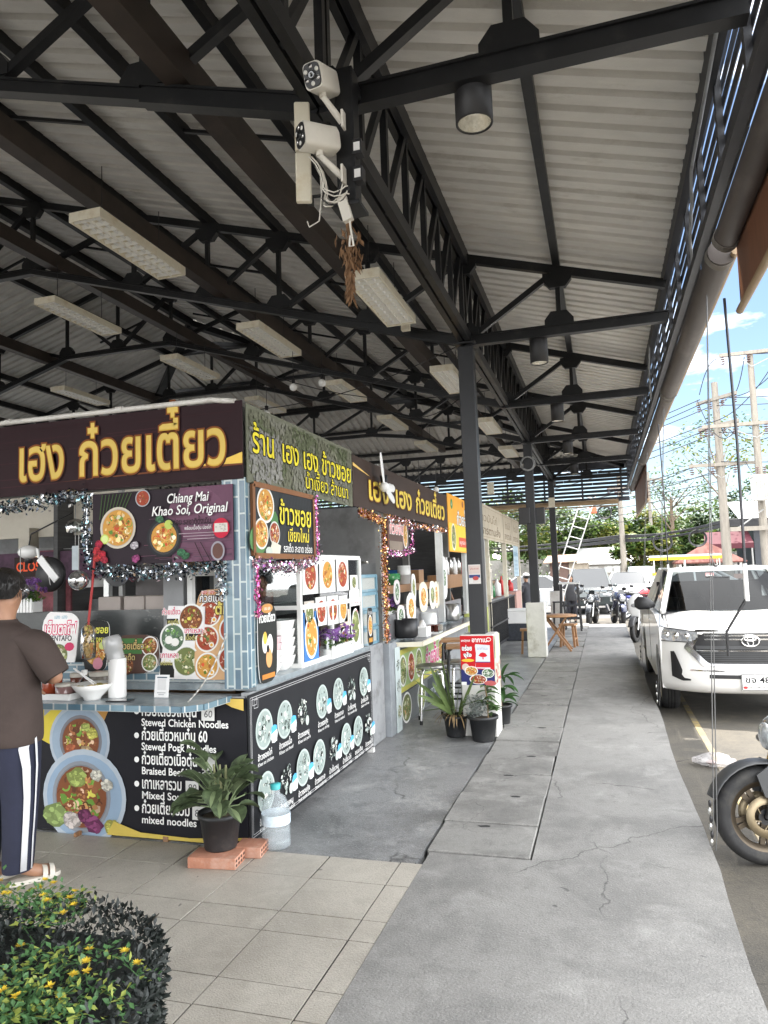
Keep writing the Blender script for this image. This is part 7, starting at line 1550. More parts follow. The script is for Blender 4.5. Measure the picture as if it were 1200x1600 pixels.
# ------------------------------------------------------------------ motorcycles (heading +y locally)
DISC = mat('bronze_disc', (.32, .26, .17), .45, metal=.7, var=.12)
def motorcycle(loc, rz, label, body=(.03, .03, .035), rim=None, lean=.0, detail=False, fork=None, tank=None, helmet=False):
    t = thing('motorcycle', label, 'motorcycle', loc, rz); t.rotation_euler = (0, lean, rz)
    BM = mat('bike_paint_%d_%d_%d' % tuple(int(c*99) for c in body), body, .25, var=.1, coat=.5); TM = mat('bike_paint_%d_%d_%d' % tuple(int(c*99) for c in (tank or body)), tank or body, .25, var=.1, coat=.5)
    FM = fork or STEEL; RM = rim or mat('black_rim', (.06, .055, .05), .4, metal=.6)
    def bw(y, R_, w_, nm):
        m = MB(); Q = RY(pi/2); pr = [(R_-.085, -w_*.38)]+[(R_-.05+.05*cos(a), w_/2*sin(a)) for a in [-pi/2+pi*i/10 for i in range(11)]]+[(R_-.085, w_*.38)]
        m.lathe(pr, RUB, 48, (0, 0, 0), Q)
        o = m.build(nm, t, (0, y, R_)); m = MB(); m.lathe([(R_-.075, -w_*.36), (R_-.1, -w_*.3), (R_-.105, 0), (R_-.1, w_*.3), (R_-.075, w_*.36), (R_-.085, w_*.38), (R_-.12, w_*.2), (R_-.12, -w_*.2), (R_-.085, -w_*.38)], RM, 40, (0, 0, 0), Q); m.lathe([(.035, -w_*.5), (.04, 0), (.035, w_*.5)], RM, 14, (0, 0, 0), Q)
        for k in range(5):
            for d in (-.13, .13): a = 2*pi*k/5+d; c_ = 2*pi*k/5+d*.4; m.bar(Q @ V((.03*cos(c_), .03*sin(c_), 0)), Q @ V(((R_-.1)*cos(a), (R_-.1)*sin(a), 0)), .022, .03, RM)
        m.build('rim', o); m = MB()
        for s_ in ((-1, 1) if detail else (1,)):
            m.lathe([(.075, s_*w_*.52-.002), (.125, s_*w_*.52-.002), (.125, s_*w_*.52+.002), (.075, s_*w_*.52+.002), (.075, s_*w_*.52-.002)], DISC if detail else STEEL, 36, (0, 0, 0), Q); m.lathe([(.02, s_*w_*.5), (.05, s_*w_*.5)], BLKP, 16, (0, 0, 0), Q)
            for k in range(6): a = 2*pi*k/6; m.bar(Q @ V((.045*cos(a), .045*sin(a), s_*w_*.52)), Q @ V((.08*cos(a+.3), .08*sin(a+.3), s_*w_*.52)), .012, .004, DISC if detail else STEEL)
            if detail:
                for k in range(24): a = 2*pi*k/24; m.lathe([(.005, s_*w_*.52-.0026), (.005, s_*w_*.52+.0026), (0, s_*w_*.52+.0026)], BLKP, 6, (Q @ V(((.1 if k % 2 else .112)*cos(a), (.1 if k % 2 else .112)*sin(a), 0))), Q)
        m.build('brake_disc', o); return o
    R_ = .295; bw(.65, R_, .115, 'wheel'); bw(-.66, R_, .14, 'wheel')
    m = MB()
    for s_ in (-1, 1):
        m.tube([(s_*.085, .65, .29), (s_*.085, .56, .55)], .026, BLKP if detail else FM, 10); m.tube([(s_*.085, .565, .53), (s_*.085, .47, .82)], .02, GOLD if detail else FM, 10); m.box((s_*.075, .60, .36), (.03, .05, .1), DGREY)
    m.box((0, .46, .84), (.24, .07, .03), DGREY); m.box((0, .50, .70), (.24, .07, .03), DGREY); m.build('fork', t)
    m = MB(); P = []
    for i in range(13):
        a = radians(20+125*i/12); P.append([(.07*sin(q)*1.0, .65+(R_+.02+.018*cos(q))*cos(a), R_+(R_+.02+.018*cos(q))*sin(a)) for q in [-1.5+3*j/8 for j in range(9)]])
    m.grid(P, DGREY if detail else BM)
    for s_ in (-1, 1): m.prism([(.70, .55), (.60, .62), (.52, .58), (.60, .40), (.66, .42)], 'x', s_*.075, s_*.09, DGREY if detail else BM)
    m.build('front_fender', t, solid=.004)
    m = MB(); m.loft([((0, .60, .76), (.03, 0, 0), (0, .0, .03)), ((0, .58, .77), (.095, 0, 0), (0, 0, .09)), ((0, .52, .78), (.115, 0, 0), (0, .02, .11)), ((0, .42, .82), (.10, 0, 0), (0, .02, .09)), ((0, .38, .83), (.05, 0, 0), (0, 0, .05))], BM, 18, p=2.6); m.add([(-.1, .46, .85), (.1, .46, .85), (.07, .36, 1.02), (-.07, .36, 1.02)], [(0, 1, 2, 3)], GL_DARK); m.build('headlight_cowl', t)
    m = MB(); m.sphere((0, .585, .765), (.085, .035, .085), LENS, 18); m.build('headlight', t)
    m = MB(); m.tube([(-.36, .22, .96), (-.25, .33, .98), (-.08, .42, .90), (.08, .42, .90), (.25, .33, .98), (.36, .22, .96)], .012, BLKP, 8)
    for s_ in (-1, 1): m.tube([(s_*.36, .22, .96), (s_*.25, .33, .98)], .019, RUB, 8); m.tube([(s_*.22, .37, .97), (s_*.35, .30, .95)], .006, STEEL, 6)
    m.build('handlebar', t)
    for s_ in (-1, 1):
        m = MB(); m.tube([(s_*.2, .36, .97), (s_*.27, .34, 1.1)], .007, BLKP, 6); m.sphere((s_*.29, .34, 1.13), (.065, .02, .04), BLKP, 12); m.build('mirror', t)
        m = MB(); m.tube([(s_*.08, .54, .72), (s_*.17, .54, .72)], .01, BLKP, 6); m.sphere((s_*.2, .54, .72), (.045, .025, .025), mat('smoked_lens', (.12, .11, .10), .2, coat=.5), 10); m.build('indicator', t)
    m = MB(); m.loft([((0, .36, .78), (.08, 0, 0), (0, 0, .06)), ((0, .22, .82), (.15, 0, 0), (0, 0, .13)), ((0, .0, .82), (.15, 0, 0), (0, 0, .12)), ((0, -.16, .77), (.09, 0, 0), (0, 0, .06))], TM, 18, p=2.5); m.build('tank', t)
    m = MB(); m.loft([((0, -.1, .79), (.09, 0, 0), (0, 0, .04)), ((0, -.3, .77), (.14, 0, 0), (0, 0, .05)), ((0, -.55, .82), (.12, 0, 0), (0, 0, .05)), ((0, -.8, .90), (.06, 0, 0), (0, 0, .03))], RUB, 16, p=3); m.build('seat', t)
    m = MB(); m.loft([((0, -.4, .68), (.12, 0, 0), (0, 0, .07)), ((0, -.7, .78), (.1, 0, 0), (0, 0, .06)), ((0, -.95, .88), (.04, 0, 0), (0, 0, .025))], BM, 14); m.sphere((0, -.95, .87), (.05, .02, .025), mat('tail_lens', (.4, .02, .02), .2, coat=.5), 10); m.box((0, -.96, .68), (.16, .01, .12), WHP); m.build('tail', t)
    m = MB(); m.loft([((0, .28, .42), (.08, 0, 0), (0, 0, .1)), ((0, .12, .42), (.17, 0, 0), (0, 0, .17)), ((0, -.16, .40), (.17, 0, 0), (0, 0, .15)), ((0, -.28, .42), (.1, 0, 0), (0, 0, .1))], DGREY, 16, p=3.5); m.lathe([(0, .18), (.09, .18), (.1, .17), (.1, -.17), (.09, -.18), (0, -.18)], STEEL, 18, (0, -.05, .36), RY(pi/2)); m.box((0, .26, .56), (.28, .04, .24), DGREY); m.build('engine', t)
    m = MB(); m.tube([(0, .42, .8), (.0, .1, .66), (0, -.35, .62)], .035, BLKP, 8)
    for s_ in (-1, 1): m.bar((s_*.1, -.1, .4), (s_*.1, -.66, .3), .03, .06, BLKP); m.bar((s_*.09, .3, .75), (s_*.1, -.1, .5), .03, .05, BLKP); m.bar((s_*.09, -.2, .55), (s_*.08, -.7, .78), .02, .02, BLKP)
    m.build('frame', t); m = MB(); m.tube([(.12, .2, .3), (.14, -.2, .26), (.17, -.4, .32)], .022, STEEL, 8); m.tube([(.17, -.4, .32), (.19, -.85, .5)], .05, BLKP, 12); m.build('exhaust', t)
    for s_ in (-1, 1): m = MB(); m.loft([((s_*.12, .46, .72), (.02, 0, 0), (0, 0, .1)), ((s_*.17, .28, .62), (.015, 0, 0), (0, 0, .18)), ((s_*.16, .05, .5), (.012, 0, 0), (0, 0, .1))], BM, 12, p=3); m.build('side_fairing', t)
    if helmet: m = MB(); m.sphere((.28, .30, 1.02), (.13, .15, .13), mat('helmet_shell', (.08, .085, .09), .15, coat=.8), 16); tag(m.build('helmet', loc=V(loc)+Matrix.Rotation(rz, 3, 'Z') @ V((0, 0, 0)), rotz=rz), 'dark glossy helmet on the handlebar of the left far motorcycle', 'helmet')
    return t
bk = motorcycle((1.375, 4.78, -.122), pi/2+.22, 'grey and black motorcycle with gold forks entering the frame at the right edge', (.07, .075, .08), rim=mat('bronze_rim', (.10, .08, .058), .45, metal=.7, var=.15), lean=.05, detail=True); bk.scale = (.92, .92, .92)
motorcycle((-.42, 22.0, -.122), pi-.12, 'black motorcycle with a helmet on its handlebar, left of the two at the walkway end', (.045, .05, .06), lean=-.1, helmet=True)
motorcycle((.30, 21.9, -.122), pi+.15, 'dark blue black motorcycle at the walkway end, right of the helmeted one', (.02, .025, .06), lean=-.08)
motorcycle((1.15, 24.0, -.122), -1.2, 'blue and white trail motorcycle behind the scooter', (.08, .1, .45), tank=(.5, .03, .04), rim=STEEL)
def scooter(loc, rz, label, c1, c2):
    t = thing('scooter', label, 'scooter', loc, rz); A = mat('scooter_paint_%d_%d_%d' % tuple(int(c*99) for c in c1), c1, .25, var=.05, coat=.5); B = mat('scooter_paint_%d_%d_%d' % tuple(int(c*99) for c in c2), c2, .3, var=.08)
    for y in (.62, -.58): wheel(t, 0, y, .27, .27, .09, rot=RY(pi/2), rim=mat('black_rim', 0))
    m = MB(); 
    for s_ in (-1, 1): m.tube([(s_*.06, .62, .27), (s_*.06, .46, .62)], .018, STEEL, 8)
    m.build('fork', t)
    m = MB(); P = [[(.06*sin(q), .62+(.29+.015*cos(q))*cos(a), .27+(.29+.015*cos(q))*sin(a)) for q in [-1.5+3*j/6 for j in range(7)]] for a in [radians(15+130*i/10) for i in range(11)]]; m.grid(P, B); m.build('front_fender', t, solid=.004)
    m = MB(); m.loft([((0, .50, .55), (.1, 0, 0), (0, .03, 0)), ((0, .47, .72), (.19, 0, 0), (0, .07, 0)), ((0, .42, .88), (.2, 0, 0), (0, .08, 0)), ((0, .38, 1.0), (.13, 0, 0), (0, .06, 0)), ((0, .36, 1.05), (.05, 0, 0), (0, .03, 0))], A, 18, p=2.6); m.build('front_shield', t)
    m = MB(); m.sphere((0, .52, .8), (.1, .03, .05), LENS, 12); m.build('headlight', t)
    m = MB(); m.tube([(-.33, .25, 1.02), (-.1, .37, 1.03), (.1, .37, 1.03), (.33, .25, 1.02)], .014, BLKP, 8); m.build('handlebar', t)
    for s_ in (-1, 1): m = MB(); m.tube([(s_*.22, .32, 1.03), (s_*.27, .32, 1.14)], .006, BLKP, 6); m.sphere((s_*.29, .32, 1.17), (.06, .02, .04), BLKP, 10); m.build('mirror', t)
    m = MB(); m.loft([((0, .38, .34), (.14, 0, 0), (0, 0, .06)), ((0, .0, .34), (.15, 0, 0), (0, 0, .07)), ((0, -.25, .52), (.15, 0, 0), (0, 0, .16)), ((0, -.75, .62), (.11, 0, 0), (0, 0, .1)), ((0, -.92, .68), (.04, 0, 0), (0, 0, .04))], A, 16, p=2.8); m.build('body_panel', t)
    m = MB(); m.loft([((0, -.08, .70), (.1, 0, 0), (0, 0, .03)), ((0, -.35, .73), (.14, 0, 0), (0, 0, .05)), ((0, -.8, .78), (.09, 0, 0), (0, 0, .04))], RUB, 14, p=3); m.build('seat', t)
scooter((.80, 17.55, -.122), pi-.35, 'white and black scooter parked at the kerb behind the pickup', (.66, .66, .66), (.06, .06, .065))
# ------------------------------------------------------------------ cars on the street beyond
def car(loc, rz, label, col, kind='sedan', cat_='car'):
    t = thing('parked_car', label, cat_, loc, rz, 'cars on the street beyond'); P_ = mat('car_paint_%d_%d_%d' % tuple(int(c*99) for c in col), col, .22, var=.03, coat=.6)
    def arc(cy, r): return [(cy+r*cos(a), .3+r*sin(a)) for a in [pi-pi*i/10 for i in range(11)]]
    L_ = 2.15; side = [(-L_, .3)]+arc(-1.35, .34)+arc(1.3, .34)+[(L_, .3), (L_+.02, .62), (L_-.1, .84), (1.2, .92), (-1.0, .96), (-L_+.1, .90 if kind == 'sedan' else 1.0), (-L_-.02, .6)]
    m = MB(); m.prism(side, 'x', -.85, .85, P_); m.build('body', t, bevel=.07)
    if kind == 'sedan': ys = (1.0, .2, -.85, -1.6)
    else: ys = (1.0, .25, -1.5, -2.0)
    m = MB()
    H_ = 1.42 if kind == 'sedan' else 1.62
    low = [(.76, ys[0], .9), (.76, ys[3], .94)]; hi = [(.58, ys[1], H_), (.58, ys[2], H_)]
    m.grid([[(x*u, y, H_-.03*u*u) for u in (-1, -.5, 0, .5, 1)] for x, y in ((.58, ys[1]), (.6, (ys[1]+ys[2])/2), (.58, ys[2]))], P_)
    for s_ in (-1, 1):
        for (a, c) in (((s_*.77, ys[0], .9), (s_*.585, ys[1], H_-.02)), ((s_*.79, (ys[0]+ys[3])/2-.1, .93), (s_*.595, (ys[1]+ys[2])/2, H_-.02)), ((s_*.77, ys[3], .94), (s_*.585, ys[2], H_-.02))): m.bar(a, c, .06, .06, P_)
    m.build('roof', t)
    m = MB(); m.add([(-.76, ys[0], .9), (.76, ys[0], .9), (.57, ys[1], H_-.02), (-.57, ys[1], H_-.02)], [(0, 1, 2, 3)], GL_DARK); m.build('windscreen', t); m = MB(); m.add([(-.76, ys[3], .94), (-.57, ys[2], H_-.02), (.57, ys[2], H_-.02), (.76, ys[3], .94)], [(0, 1, 2, 3)], GL_DARK); m.build('rear_window', t)
    for s_ in (-1, 1):
        m = MB(); m.add([(s_*.775, ys[0]-.05, .92), (s_*.585, ys[1], H_-.03), (s_*.585, ys[2], H_-.03), (s_*.775, ys[3]+.05, .95)], [(0, 1, 2, 3)], GL_DARK); m.build('side_window', t)
        m = MB(); m.sphere((s_*.62, L_-.03, .68), (.17, .06, .07), LENS, 12); m.build('headlight', t); m = MB(); m.sphere((s_*.66, -L_+.02, .76), (.14, .05, .08), mat('tail_lens', 0), 12); m.build('tail_light', t)
        m = MB(); m.sphere((s_*.92, .75, .97), (.09, .05, .06), P_, 10); m.build('wing_mirror', t)
        for y in (-1.35, 1.3): wheel(t, s_*.74, y, .3, .31, .19, side=s_)
    m = MB(); m.box((0, L_+.03, .55), (.9, .02, .12), BLKP); m.box((0, L_+.04, .45), (.36, .015, .1), WHP); m.build('grille', t)
    return t
car((-.55, 28.6, -.122), pi, 'dark grey green hatchback facing the walkway behind the helmeted motorcycle', (.03, .04, .042), 'hatch')
car((.95, 31.5, -.122), pi-.1, 'white saloon behind the motorcycles at the end of the walkway', (.7, .7, .7))
car((2.75, 26.6, -.122), 1.25, 'white saloon seen side on behind the cab of the pickup', (.7, .71, .72))
car((8.5, 31.0, -.122), 1.5, 'white car showing over the roof of the pickup by the dark building', (.68, .68, .68), 'hatch')
car((-2.9, 27.4, -.122), pi/2, 'silver car glimpsed between the columns and the shed', (.45, .46, .47))
# shared taxi with a yellow canopy
t = thing('canopy_truck', 'pale truck with a yellow edged passenger canopy parked beyond the white saloon', 'truck', (3.3, 38, -.122), 1.5)
m = MB(); m.box((0, 0, .7), (1.7, 4.6, .7), mat('pale_blue_paint', (.45, .5, .52), .4)); m.box((0, 1.5, 1.3), (1.6, 1.2, .6), MATS['pale_blue_paint']); m.build('body', t, bevel=.06); m = MB(); m.box((0, -.5, 2.05), (1.8, 3.2, .1), MATS['pale_blue_paint']); m.box((0, -.5, 1.93), (1.84, 3.24, .14), mat('taxi_yellow', (.7, .45, .03), .5)); m.box((0, -.5, 1.2), (1.74, 3.0, .12), MATS['taxi_yellow']); m.build('canopy', t)
for sx in (-1, 1):
    for y in (-2.0, -.5, .9): MB().box((sx*.82, y, 1.5), (.05, .05, .9), STEEL).build('canopy_post', t)
for sx in (-1, 1):
    for y in (-1.4, 1.5): wheel(t, sx*.76, y, .32, .33, .2, side=sx)
m = MB(); m.box((0, 2.12, 1.4), (1.4, .02, .4), GL_DARK); m.build('windscreen', t)
# ------------------------------------------------------------------ buildings beyond the street
PLAST = mat('white_plaster', (.42, .41, .39), .8, var=.06, dirt=(.5, .48, .44), dscale=1.2); MROOF = mat('pale_metal_roof', (.5, .5, .49), .5, var=.06)
t = thing('white_building', 'low white building with a pale sloped metal roof behind the far pole', 'building', (.75, 52, -.12)); m = MB(); m.box((0, 2, .95), (4.6, 6, 1.9), PLAST); m.build('wall', t)
m = MB(); m.add([(-2.5, -1.3, 1.85), (2.5, -1.3, 1.85), (2.4, 2.2, 3.0), (-2.4, 2.2, 3.0), (-2.5, -1.3, 1.78), (2.5, -1.3, 1.78)], [(0, 1, 2, 3), (4, 5, 1, 0)], MROOF); m.build('roof', t, solid=.05)
for x in (-1.6, -.2): m = MB(); m.box((x, -1.01, .85), (1.0, .03, 1.6), mat('white_door', (.62, .62, .6), .6)); m.build('door', t)
m = MB()
for k in range(3): m.box((-.4+.5*k, -1.25, 1.4), (.34, .35, .35), WHP); m.lathe([(0, -.01), (.13, -.01), (.13, 0)], DGREY, 14, (-.4+.5*k, -1.43, 1.4), RX(pi/2))
m.build('air_unit', t)
t = thing('wooden_shed', 'small shed with weathered board walls and a rusty sheet roof left of the white building', 'shed', (-1.9, 46, -.12)); m = MB(); m.box((-.7, 0, 1.0), (1.1, 2, 2.0), mat('weathered_boards', (.14, .09, .075), .85, var=.4, scale=6, stretch=(10, 10, .6))); m.build('board_wall', t); m = MB(); m.box((.45, .05, .95), (1.15, 2, 1.9), mat('stained_plaster', (.45, .4, .33), .85, var=.15, dirt=(.25, .2, .16), dscale=2)); m.build('wall', t)
m = MB(); m.add([(-1.6, -1.4, 2.0), (1.4, -1.4, 2.05), (1.3, 1.2, 2.5), (-1.5, 1.2, 2.45)], [(0, 1, 2, 3)], mat('rusty_roof', (.38, .25, .18), .8, var=.4, scale=5, stretch=(6, 1, 1))); m.build('roof', t, solid=.06)
m = MB(); m.lathe([(0, 0), (.18, 0), (.18, -.02)], mat('white_disc_sign', (.75, .75, .75), .6), 20, (.1, -1.03, 1.2), RX(pi/2)); m.box((.1, -1.055, 1.2), (.14, .01, .03), BLKP); m.build('disc_sign', t)
t = thing('dark_shop', 'dark fronted shop with a grey roof at the right behind the pickup', 'building', (10.2, 50, -.12)); m = MB(); m.box((1, 0, 1.9), (5.2, 6, 3.8), mat('dark_shopfront', (.03, .035, .045), .4, var=.3)); m.build('wall', t); m = MB(); m.add([(-2.2, -4, 3.7), (4, -4, 3.7), (4, 2, 5.6), (-2.2, 2, 5.6)], [(0, 1, 2, 3)], mat('grey_sheet_roof', (.38, .38, .39), .6, var=.15, scale=4, stretch=(8, 1, 1))); m.build('roof', t, solid=.06)
m = MB(); m.box((.6, -3.03, 2.2), (1.4, .03, 1.6), GL_DARK); m.box((.5, -3.06, 2.3), (.35, .03, .45), mat('lit_sign_cream', (.5, .47, .4), .6)); m.build('window', t)
t = thing('maroon_awning', 'maroon shop awning at the right behind the power pole', 'awning', (6.9, 45.5, 2.6)); m = MB(); m.add([(-1.2, 0, .0), (1.4, 0, 0), (1.4, 1.5, .75), (-1.0, 1.5, .75), (-1.2, 0, -.3), (1.4, 0, -.3)], [(0, 1, 2, 3), (4, 5, 1, 0)], mat('maroon_canvas', (.07, .01, .018), .8, var=.1)); m.build('canvas', t, solid=.03); m = MB(); m.tube([(-1.0, .05, -.3), (-1.0, .05, -2.7)], .05, STL); m.tube([(1.3, .05, -.3), (1.3, .05, -2.7)], .05, STL); m.build('pole', t)
t = thing('red_roof_pavilion', 'small open pavilion with a faded red roof behind the pickup', 'pavilion', (5.5, 43, -.12)); m = MB(); m.add([(-1.8, -1, 1.7), (1.8, -1, 1.7), (0, 0, 2.8), (1.8, 1, 1.7), (-1.8, 1, 1.7)], [(0, 1, 2), (1, 3, 2), (3, 4, 2), (4, 0, 2)], mat('faded_red_roof', (.16, .06, .048), .8, var=.25, scale=4, stretch=(8, 8, 1))); m.build('roof', t, solid=.08)
for x in (-1.5, 1.5):
    for y in (-.8, .8): MB().box((x, y, .85), (.12, .12, 1.7), WHITE).build('post', t)
m = MB(); m.box((0, -.9, .9), (3.2, .05, .25), mat('pink_rail', (.5, .3, .25), .8)); m.build('rail', t)
tag(MB().box((14, 60, 1.1), (70, .3, 2.4), mat('old_boundary_wall', (.3, .29, .27), .9, var=.2, dirt=(.15, .15, .13), dscale=.8)).build('boundary_wall'), 'long weathered boundary wall behind the street trees', 'wall')
tag(MB().box((-18, 44, 1.6), (22, 5, 3.4), PLAST).build('row_building'), 'pale row building seen through the market on the left', 'building')
# ------------------------------------------------------------------ poles and wires
POLE = mat('concrete_pole', (.25, .225, .19), .85, var=.12, dirt=(.15, .13, .11), dscale=2, stretch=(3, 3, .5))
INS = mat('brown_insulator', (.09, .045, .04), .25, coat=.5)
def insul(m, p, n=3, r=.075, hang=True):
    for k in range(n): m.lathe([(.02, 0), (r, .02), (r*.9, .045), (.02, .06)], INS, 12, V(p)+V((0, 0, -.09*k)) if hang else V(p)+V((0, 0, .08*k)))
def pole(x, y, h, label, arms, w=.15, tf=False):
    t = thing('utility_pole', label, 'utility pole', (x, y, -.12)); m = MB(); m.loft([((0, 0, 0), (w, 0, 0), (0, w*.8, 0)), ((0, 0, h), (w*.62, 0, 0), (0, w*.6, 0))], POLE, 4, p=2)
    m.build('shaft', t)
    for (z, L_, off, rz) in arms:
        m = MB(); c, s_ = cos(rz), sin(rz); m.bar((off-L_*c/2, -.12-L_*s_/2, z), (off+L_*c/2, -.12+L_*s_/2, z), .11, .13, POLE); m.build('crossarm', t)
        for f in (-.46, -.16, .16, .46): mm = MB(); insul(mm, (off+L_*f*c, -.12+L_*f*s_, z-.1), 4, .08); mm.build('insulator', t)
        m = MB(); m.bar((off-L_*.3*c, -.12-L_*.3*s_, z), (0, -.1, z-.55), .03, .03, STL); m.bar((off+L_*.3*c, -.12+L_*.3*s_, z), (0, -.1, z-.55), .03, .03, STL); m.build('brace', t)
    if tf:
        TFM = mat('transformer_grey', (.6, .6, .57), .5, var=.06); m = MB(); m.box((.1, -.5, 4.35), (.95, .6, .85), TFM)
        for k in range(14): m.box((-.33+.066*k, -.84, 4.35), (.018, .1, .7), TFM)
        m.box((.1, -.5, 4.82), (1.0, .66, .08), TFM); m.build('transformer', t, bevel=.01); m = MB()
        for x_ in (-.15, .1, .35): m = MB(); insul(m, (x_, -.5, 4.88), 4, .07, False); m.build('bushing', t)
        m = MB(); m.bar((-1.2, -.3, 2.9), (1.6, -.3, 2.9), .14, .16, POLE); m.bar((-.9, -.3, 2.95), (0, -.2, 3.6), .04, .04, STL); m.build('platform_beam', t)
    return t
pole(5.85, 30, 9.7, 'nearest concrete pole with a transformer at the right edge', [(9.65, 3.0, .4, 0.0), (6.9, 3.4, -.2, 0.02)], .17, True)
pole(4.75, 31.5, 9.0, 'concrete pole with three crowded crossarms left of the transformer pole', [(8.3, 2.0, 0, -.9), (7.2, 2.0, 0, -.9), (5.6, 2.6, .1, .05)], .2)
pole(.98, 38.0, 6.3, 'pale pole standing between the motorcycles and the white building', [(5.6, 1.2, 0, .3)], .16)
pole(3.0, 48, 7.5, 'slim far pole among the trees', [(7.0, 1.8, 0, .2)], .13)
pole(-16, 64, 10, 'far pole at the left end of the wires', [(9.6, 2.2, 0, .4), (8.4, 2.2, 0, .4)], .2)
WIRE = mat('black_wire', (.03, .03, .032), .6)
def wires(name, label, segs, cat_='wires', loc=(0, 0, 0)):
    t = thing(name, label, cat_, loc)
    for a, c, sg, r in segs:
        A, B = V(a)-V(loc), V(c)-V(loc); m = MB(); m.tube([A.lerp(B, i/16)+V((0, 0, -sg*4*(i/16)*(1-i/16))) for i in range(17)], r, WIRE, 5, caps=False); m.build('wire', t)
R = random.Random(2)
wires('power_wires', 'power wires sagging from the crossarm pole to the far left pole', [((4.75+d, 31.4, z), (-16+d*1.2, 64, z2), s_, .02) for d, z, z2, s_ in ((-.6, 8.2, 9.4, .9), (-.2, 8.15, 9.4, 1.1), (.4, 8.1, 9.3, 1.0), (-.6, 7.1, 8.3, .9), (-.1, 7.05, 8.2, 1.2), (.5, 7.0, 8.2, 1.3), (-.8, 5.5, 6.0, .8), (.8, 5.5, 5.6, .9))], loc=(0, 40, 6))
wires('power_wires', 'looping jumper wires between the two near poles', [((4.75+a, 31.4, z1), (5.85+b_, 30, z2), s_, .018) for a, b_, z1, z2, s_ in ((-.6, -1.0, 8.4, 9.4, -.5), (.4, -.2, 8.3, 9.4, .6), (-.5, 1.0, 7.2, 9.4, .6), (.5, -1.2, 7.2, 6.8, .5), (.2, 1.2, 7.1, 6.8, .7), (-.7, -.6, 8.2, 6.8, 1.), (.6, 1.4, 8.2, 9.5, .4), (.9, .1, 5.6, 4.9, .3))], loc=(5.3, 31, 8))
wires('power_wires', 'wires running off to the right from the two near poles', [((4.75, 31.4, z), (24, 27, z+R.uniform(-.4, .8)), .8, .018) for z in (8.2, 7.9, 7.1, 6.8, 5.6)]+[((5.85, 30, z), (24, 26, z+.3), .7, .018) for z in (9.5, 6.8)], loc=(12, 29, 8))
wires('telecom_cables', 'thick sagging bundle of black telecom cables across the street', [((-14, 46, 2.9+.06*k), (1, 38.5, 2.75+.07*k), .25+.05*(k % 3), .035) for k in range(6)]+[((1, 38.5, 2.75+.07*k), (4.75, 31.6, 3.0+.05*k), .12+.04*(k % 3), .035) for k in range(6)]+[((4.75, 31.6, 3.0+.05*k), (18, 29, 3.5+.08*k), .25, .035) for k in range(6)]+[((-14, 47, 3.6+.25*k), (4.75, 31.8, 3.8+.35*k), .3, .015) for k in range(5)]+[((1, 38, 5.4), (4.75, 31.5, 6.0), .3, .015), ((1, 38, 5.2), (-14, 50, 5.0), .3, .015), ((1, 38, 4.6), (-14, 50, 4.4), .3, .015)], 'cables', loc=(0, 38, 3))
for (x, y, z, r, lb) in ((2.65, 35.2, 2.55, .42, 'coil of black cable hanging below the telecom bundle, left'), (3.9, 33.1, 2.6, .36, 'coil of black cable hanging beside the crossarm pole'), (6.4, 31.0, 2.75, .4, 'coil of black cable hanging right of the crossarm pole'), (.2, 38.6, 4.3, .35, 'coil of cable with an orange tag high on the pale pole')):
    t = thing('cable_coil', lb, 'cable coil', (x, y, z)); m = MB()
    for q in range(3): m.tube([(r*(1-.06*q)*cos(k*pi/12), .03*q, r*(1-.08*q)*sin(k*pi/12)) for k in range(25)], .02, WIRE, 5, caps=False)
    m.build('coil', t)
    if 'orange' in lb: m = MB(); m.box((-.55, 0, .15), (.35, .03, .3), mat('orange_tag', (.7, .12, .05), .6)); m.build('marker_tag', t)
# ------------------------------------------------------------------ trees
BARK = mat('tree_bark', (.16, .12, .085), .9, var=.3, scale=5, bump=.5, bscale=20)
LA = leafmat('sunlit_leaf', (.075, .125, .02), .4, .35); LB = leafmat('mid_leaf', (.042, .08, .017), .4, .3); LC = leafmat('deep_leaf', (.02, .042, .012), .4, .25); LD = leafmat('yellow_leaf', (.15, .16, .03), .3, .35)
def tree(loc, h, r, seed, label, dens=1., mats=(LA, LB, LC), flat=.75, ls=.42, trunk=.18, ch=.62, ncl=46):
    R = random.Random(seed); t = thing('street_tree', label, 'tree', loc, group='trees beyond the street'); m = MB(); top = V((R.uniform(-.3, .3), R.uniform(-.3, .3), h*ch)); m.tube([(0, 0, 0), (R.uniform(-.15, .15), 0, h*.25), top*.8, top], [trunk, trunk*.8, trunk*.6, trunk*.35], BARK, 8)
    cl = []
    for i in range(ncl):
        while True:
            p = V((R.uniform(-1, 1), R.uniform(-1, 1), R.uniform(-1, 1)))
            if .25 < p.length < 1: break
        cl.append(V((p.x*r, p.y*r, h*ch+p.z*r*flat+r*.15)))
    for c in cl[::4]:
        b0 = top*R.uniform(.6, 1); m.tube([b0, b0.lerp(c, .5)+V((0, 0, .1)), c], [trunk*.3, trunk*.18, trunk*.06], BARK, 5)
    m.build('trunk', t); m = MB()
    for c in cl:
        cr = r*R.uniform(.16, .36); mt = R.choice(mats)
        for k in range(int(72*dens)):
            q = V((R.gauss(0, 1), R.gauss(0, 1), R.gauss(0, .7))); q = q.normalized()*cr*R.random()**.4; leafq(m, c+q, (R.uniform(-1, 1), R.uniform(-1, 1), R.uniform(-.6, .5)), (R.uniform(-.6, .6), R.uniform(-.6, .6), 1), ls*R.uniform(.6, 1.2), ls*.5, mt if R.random() < .75 else R.choice(mats))
    m.build('crown', t); return t
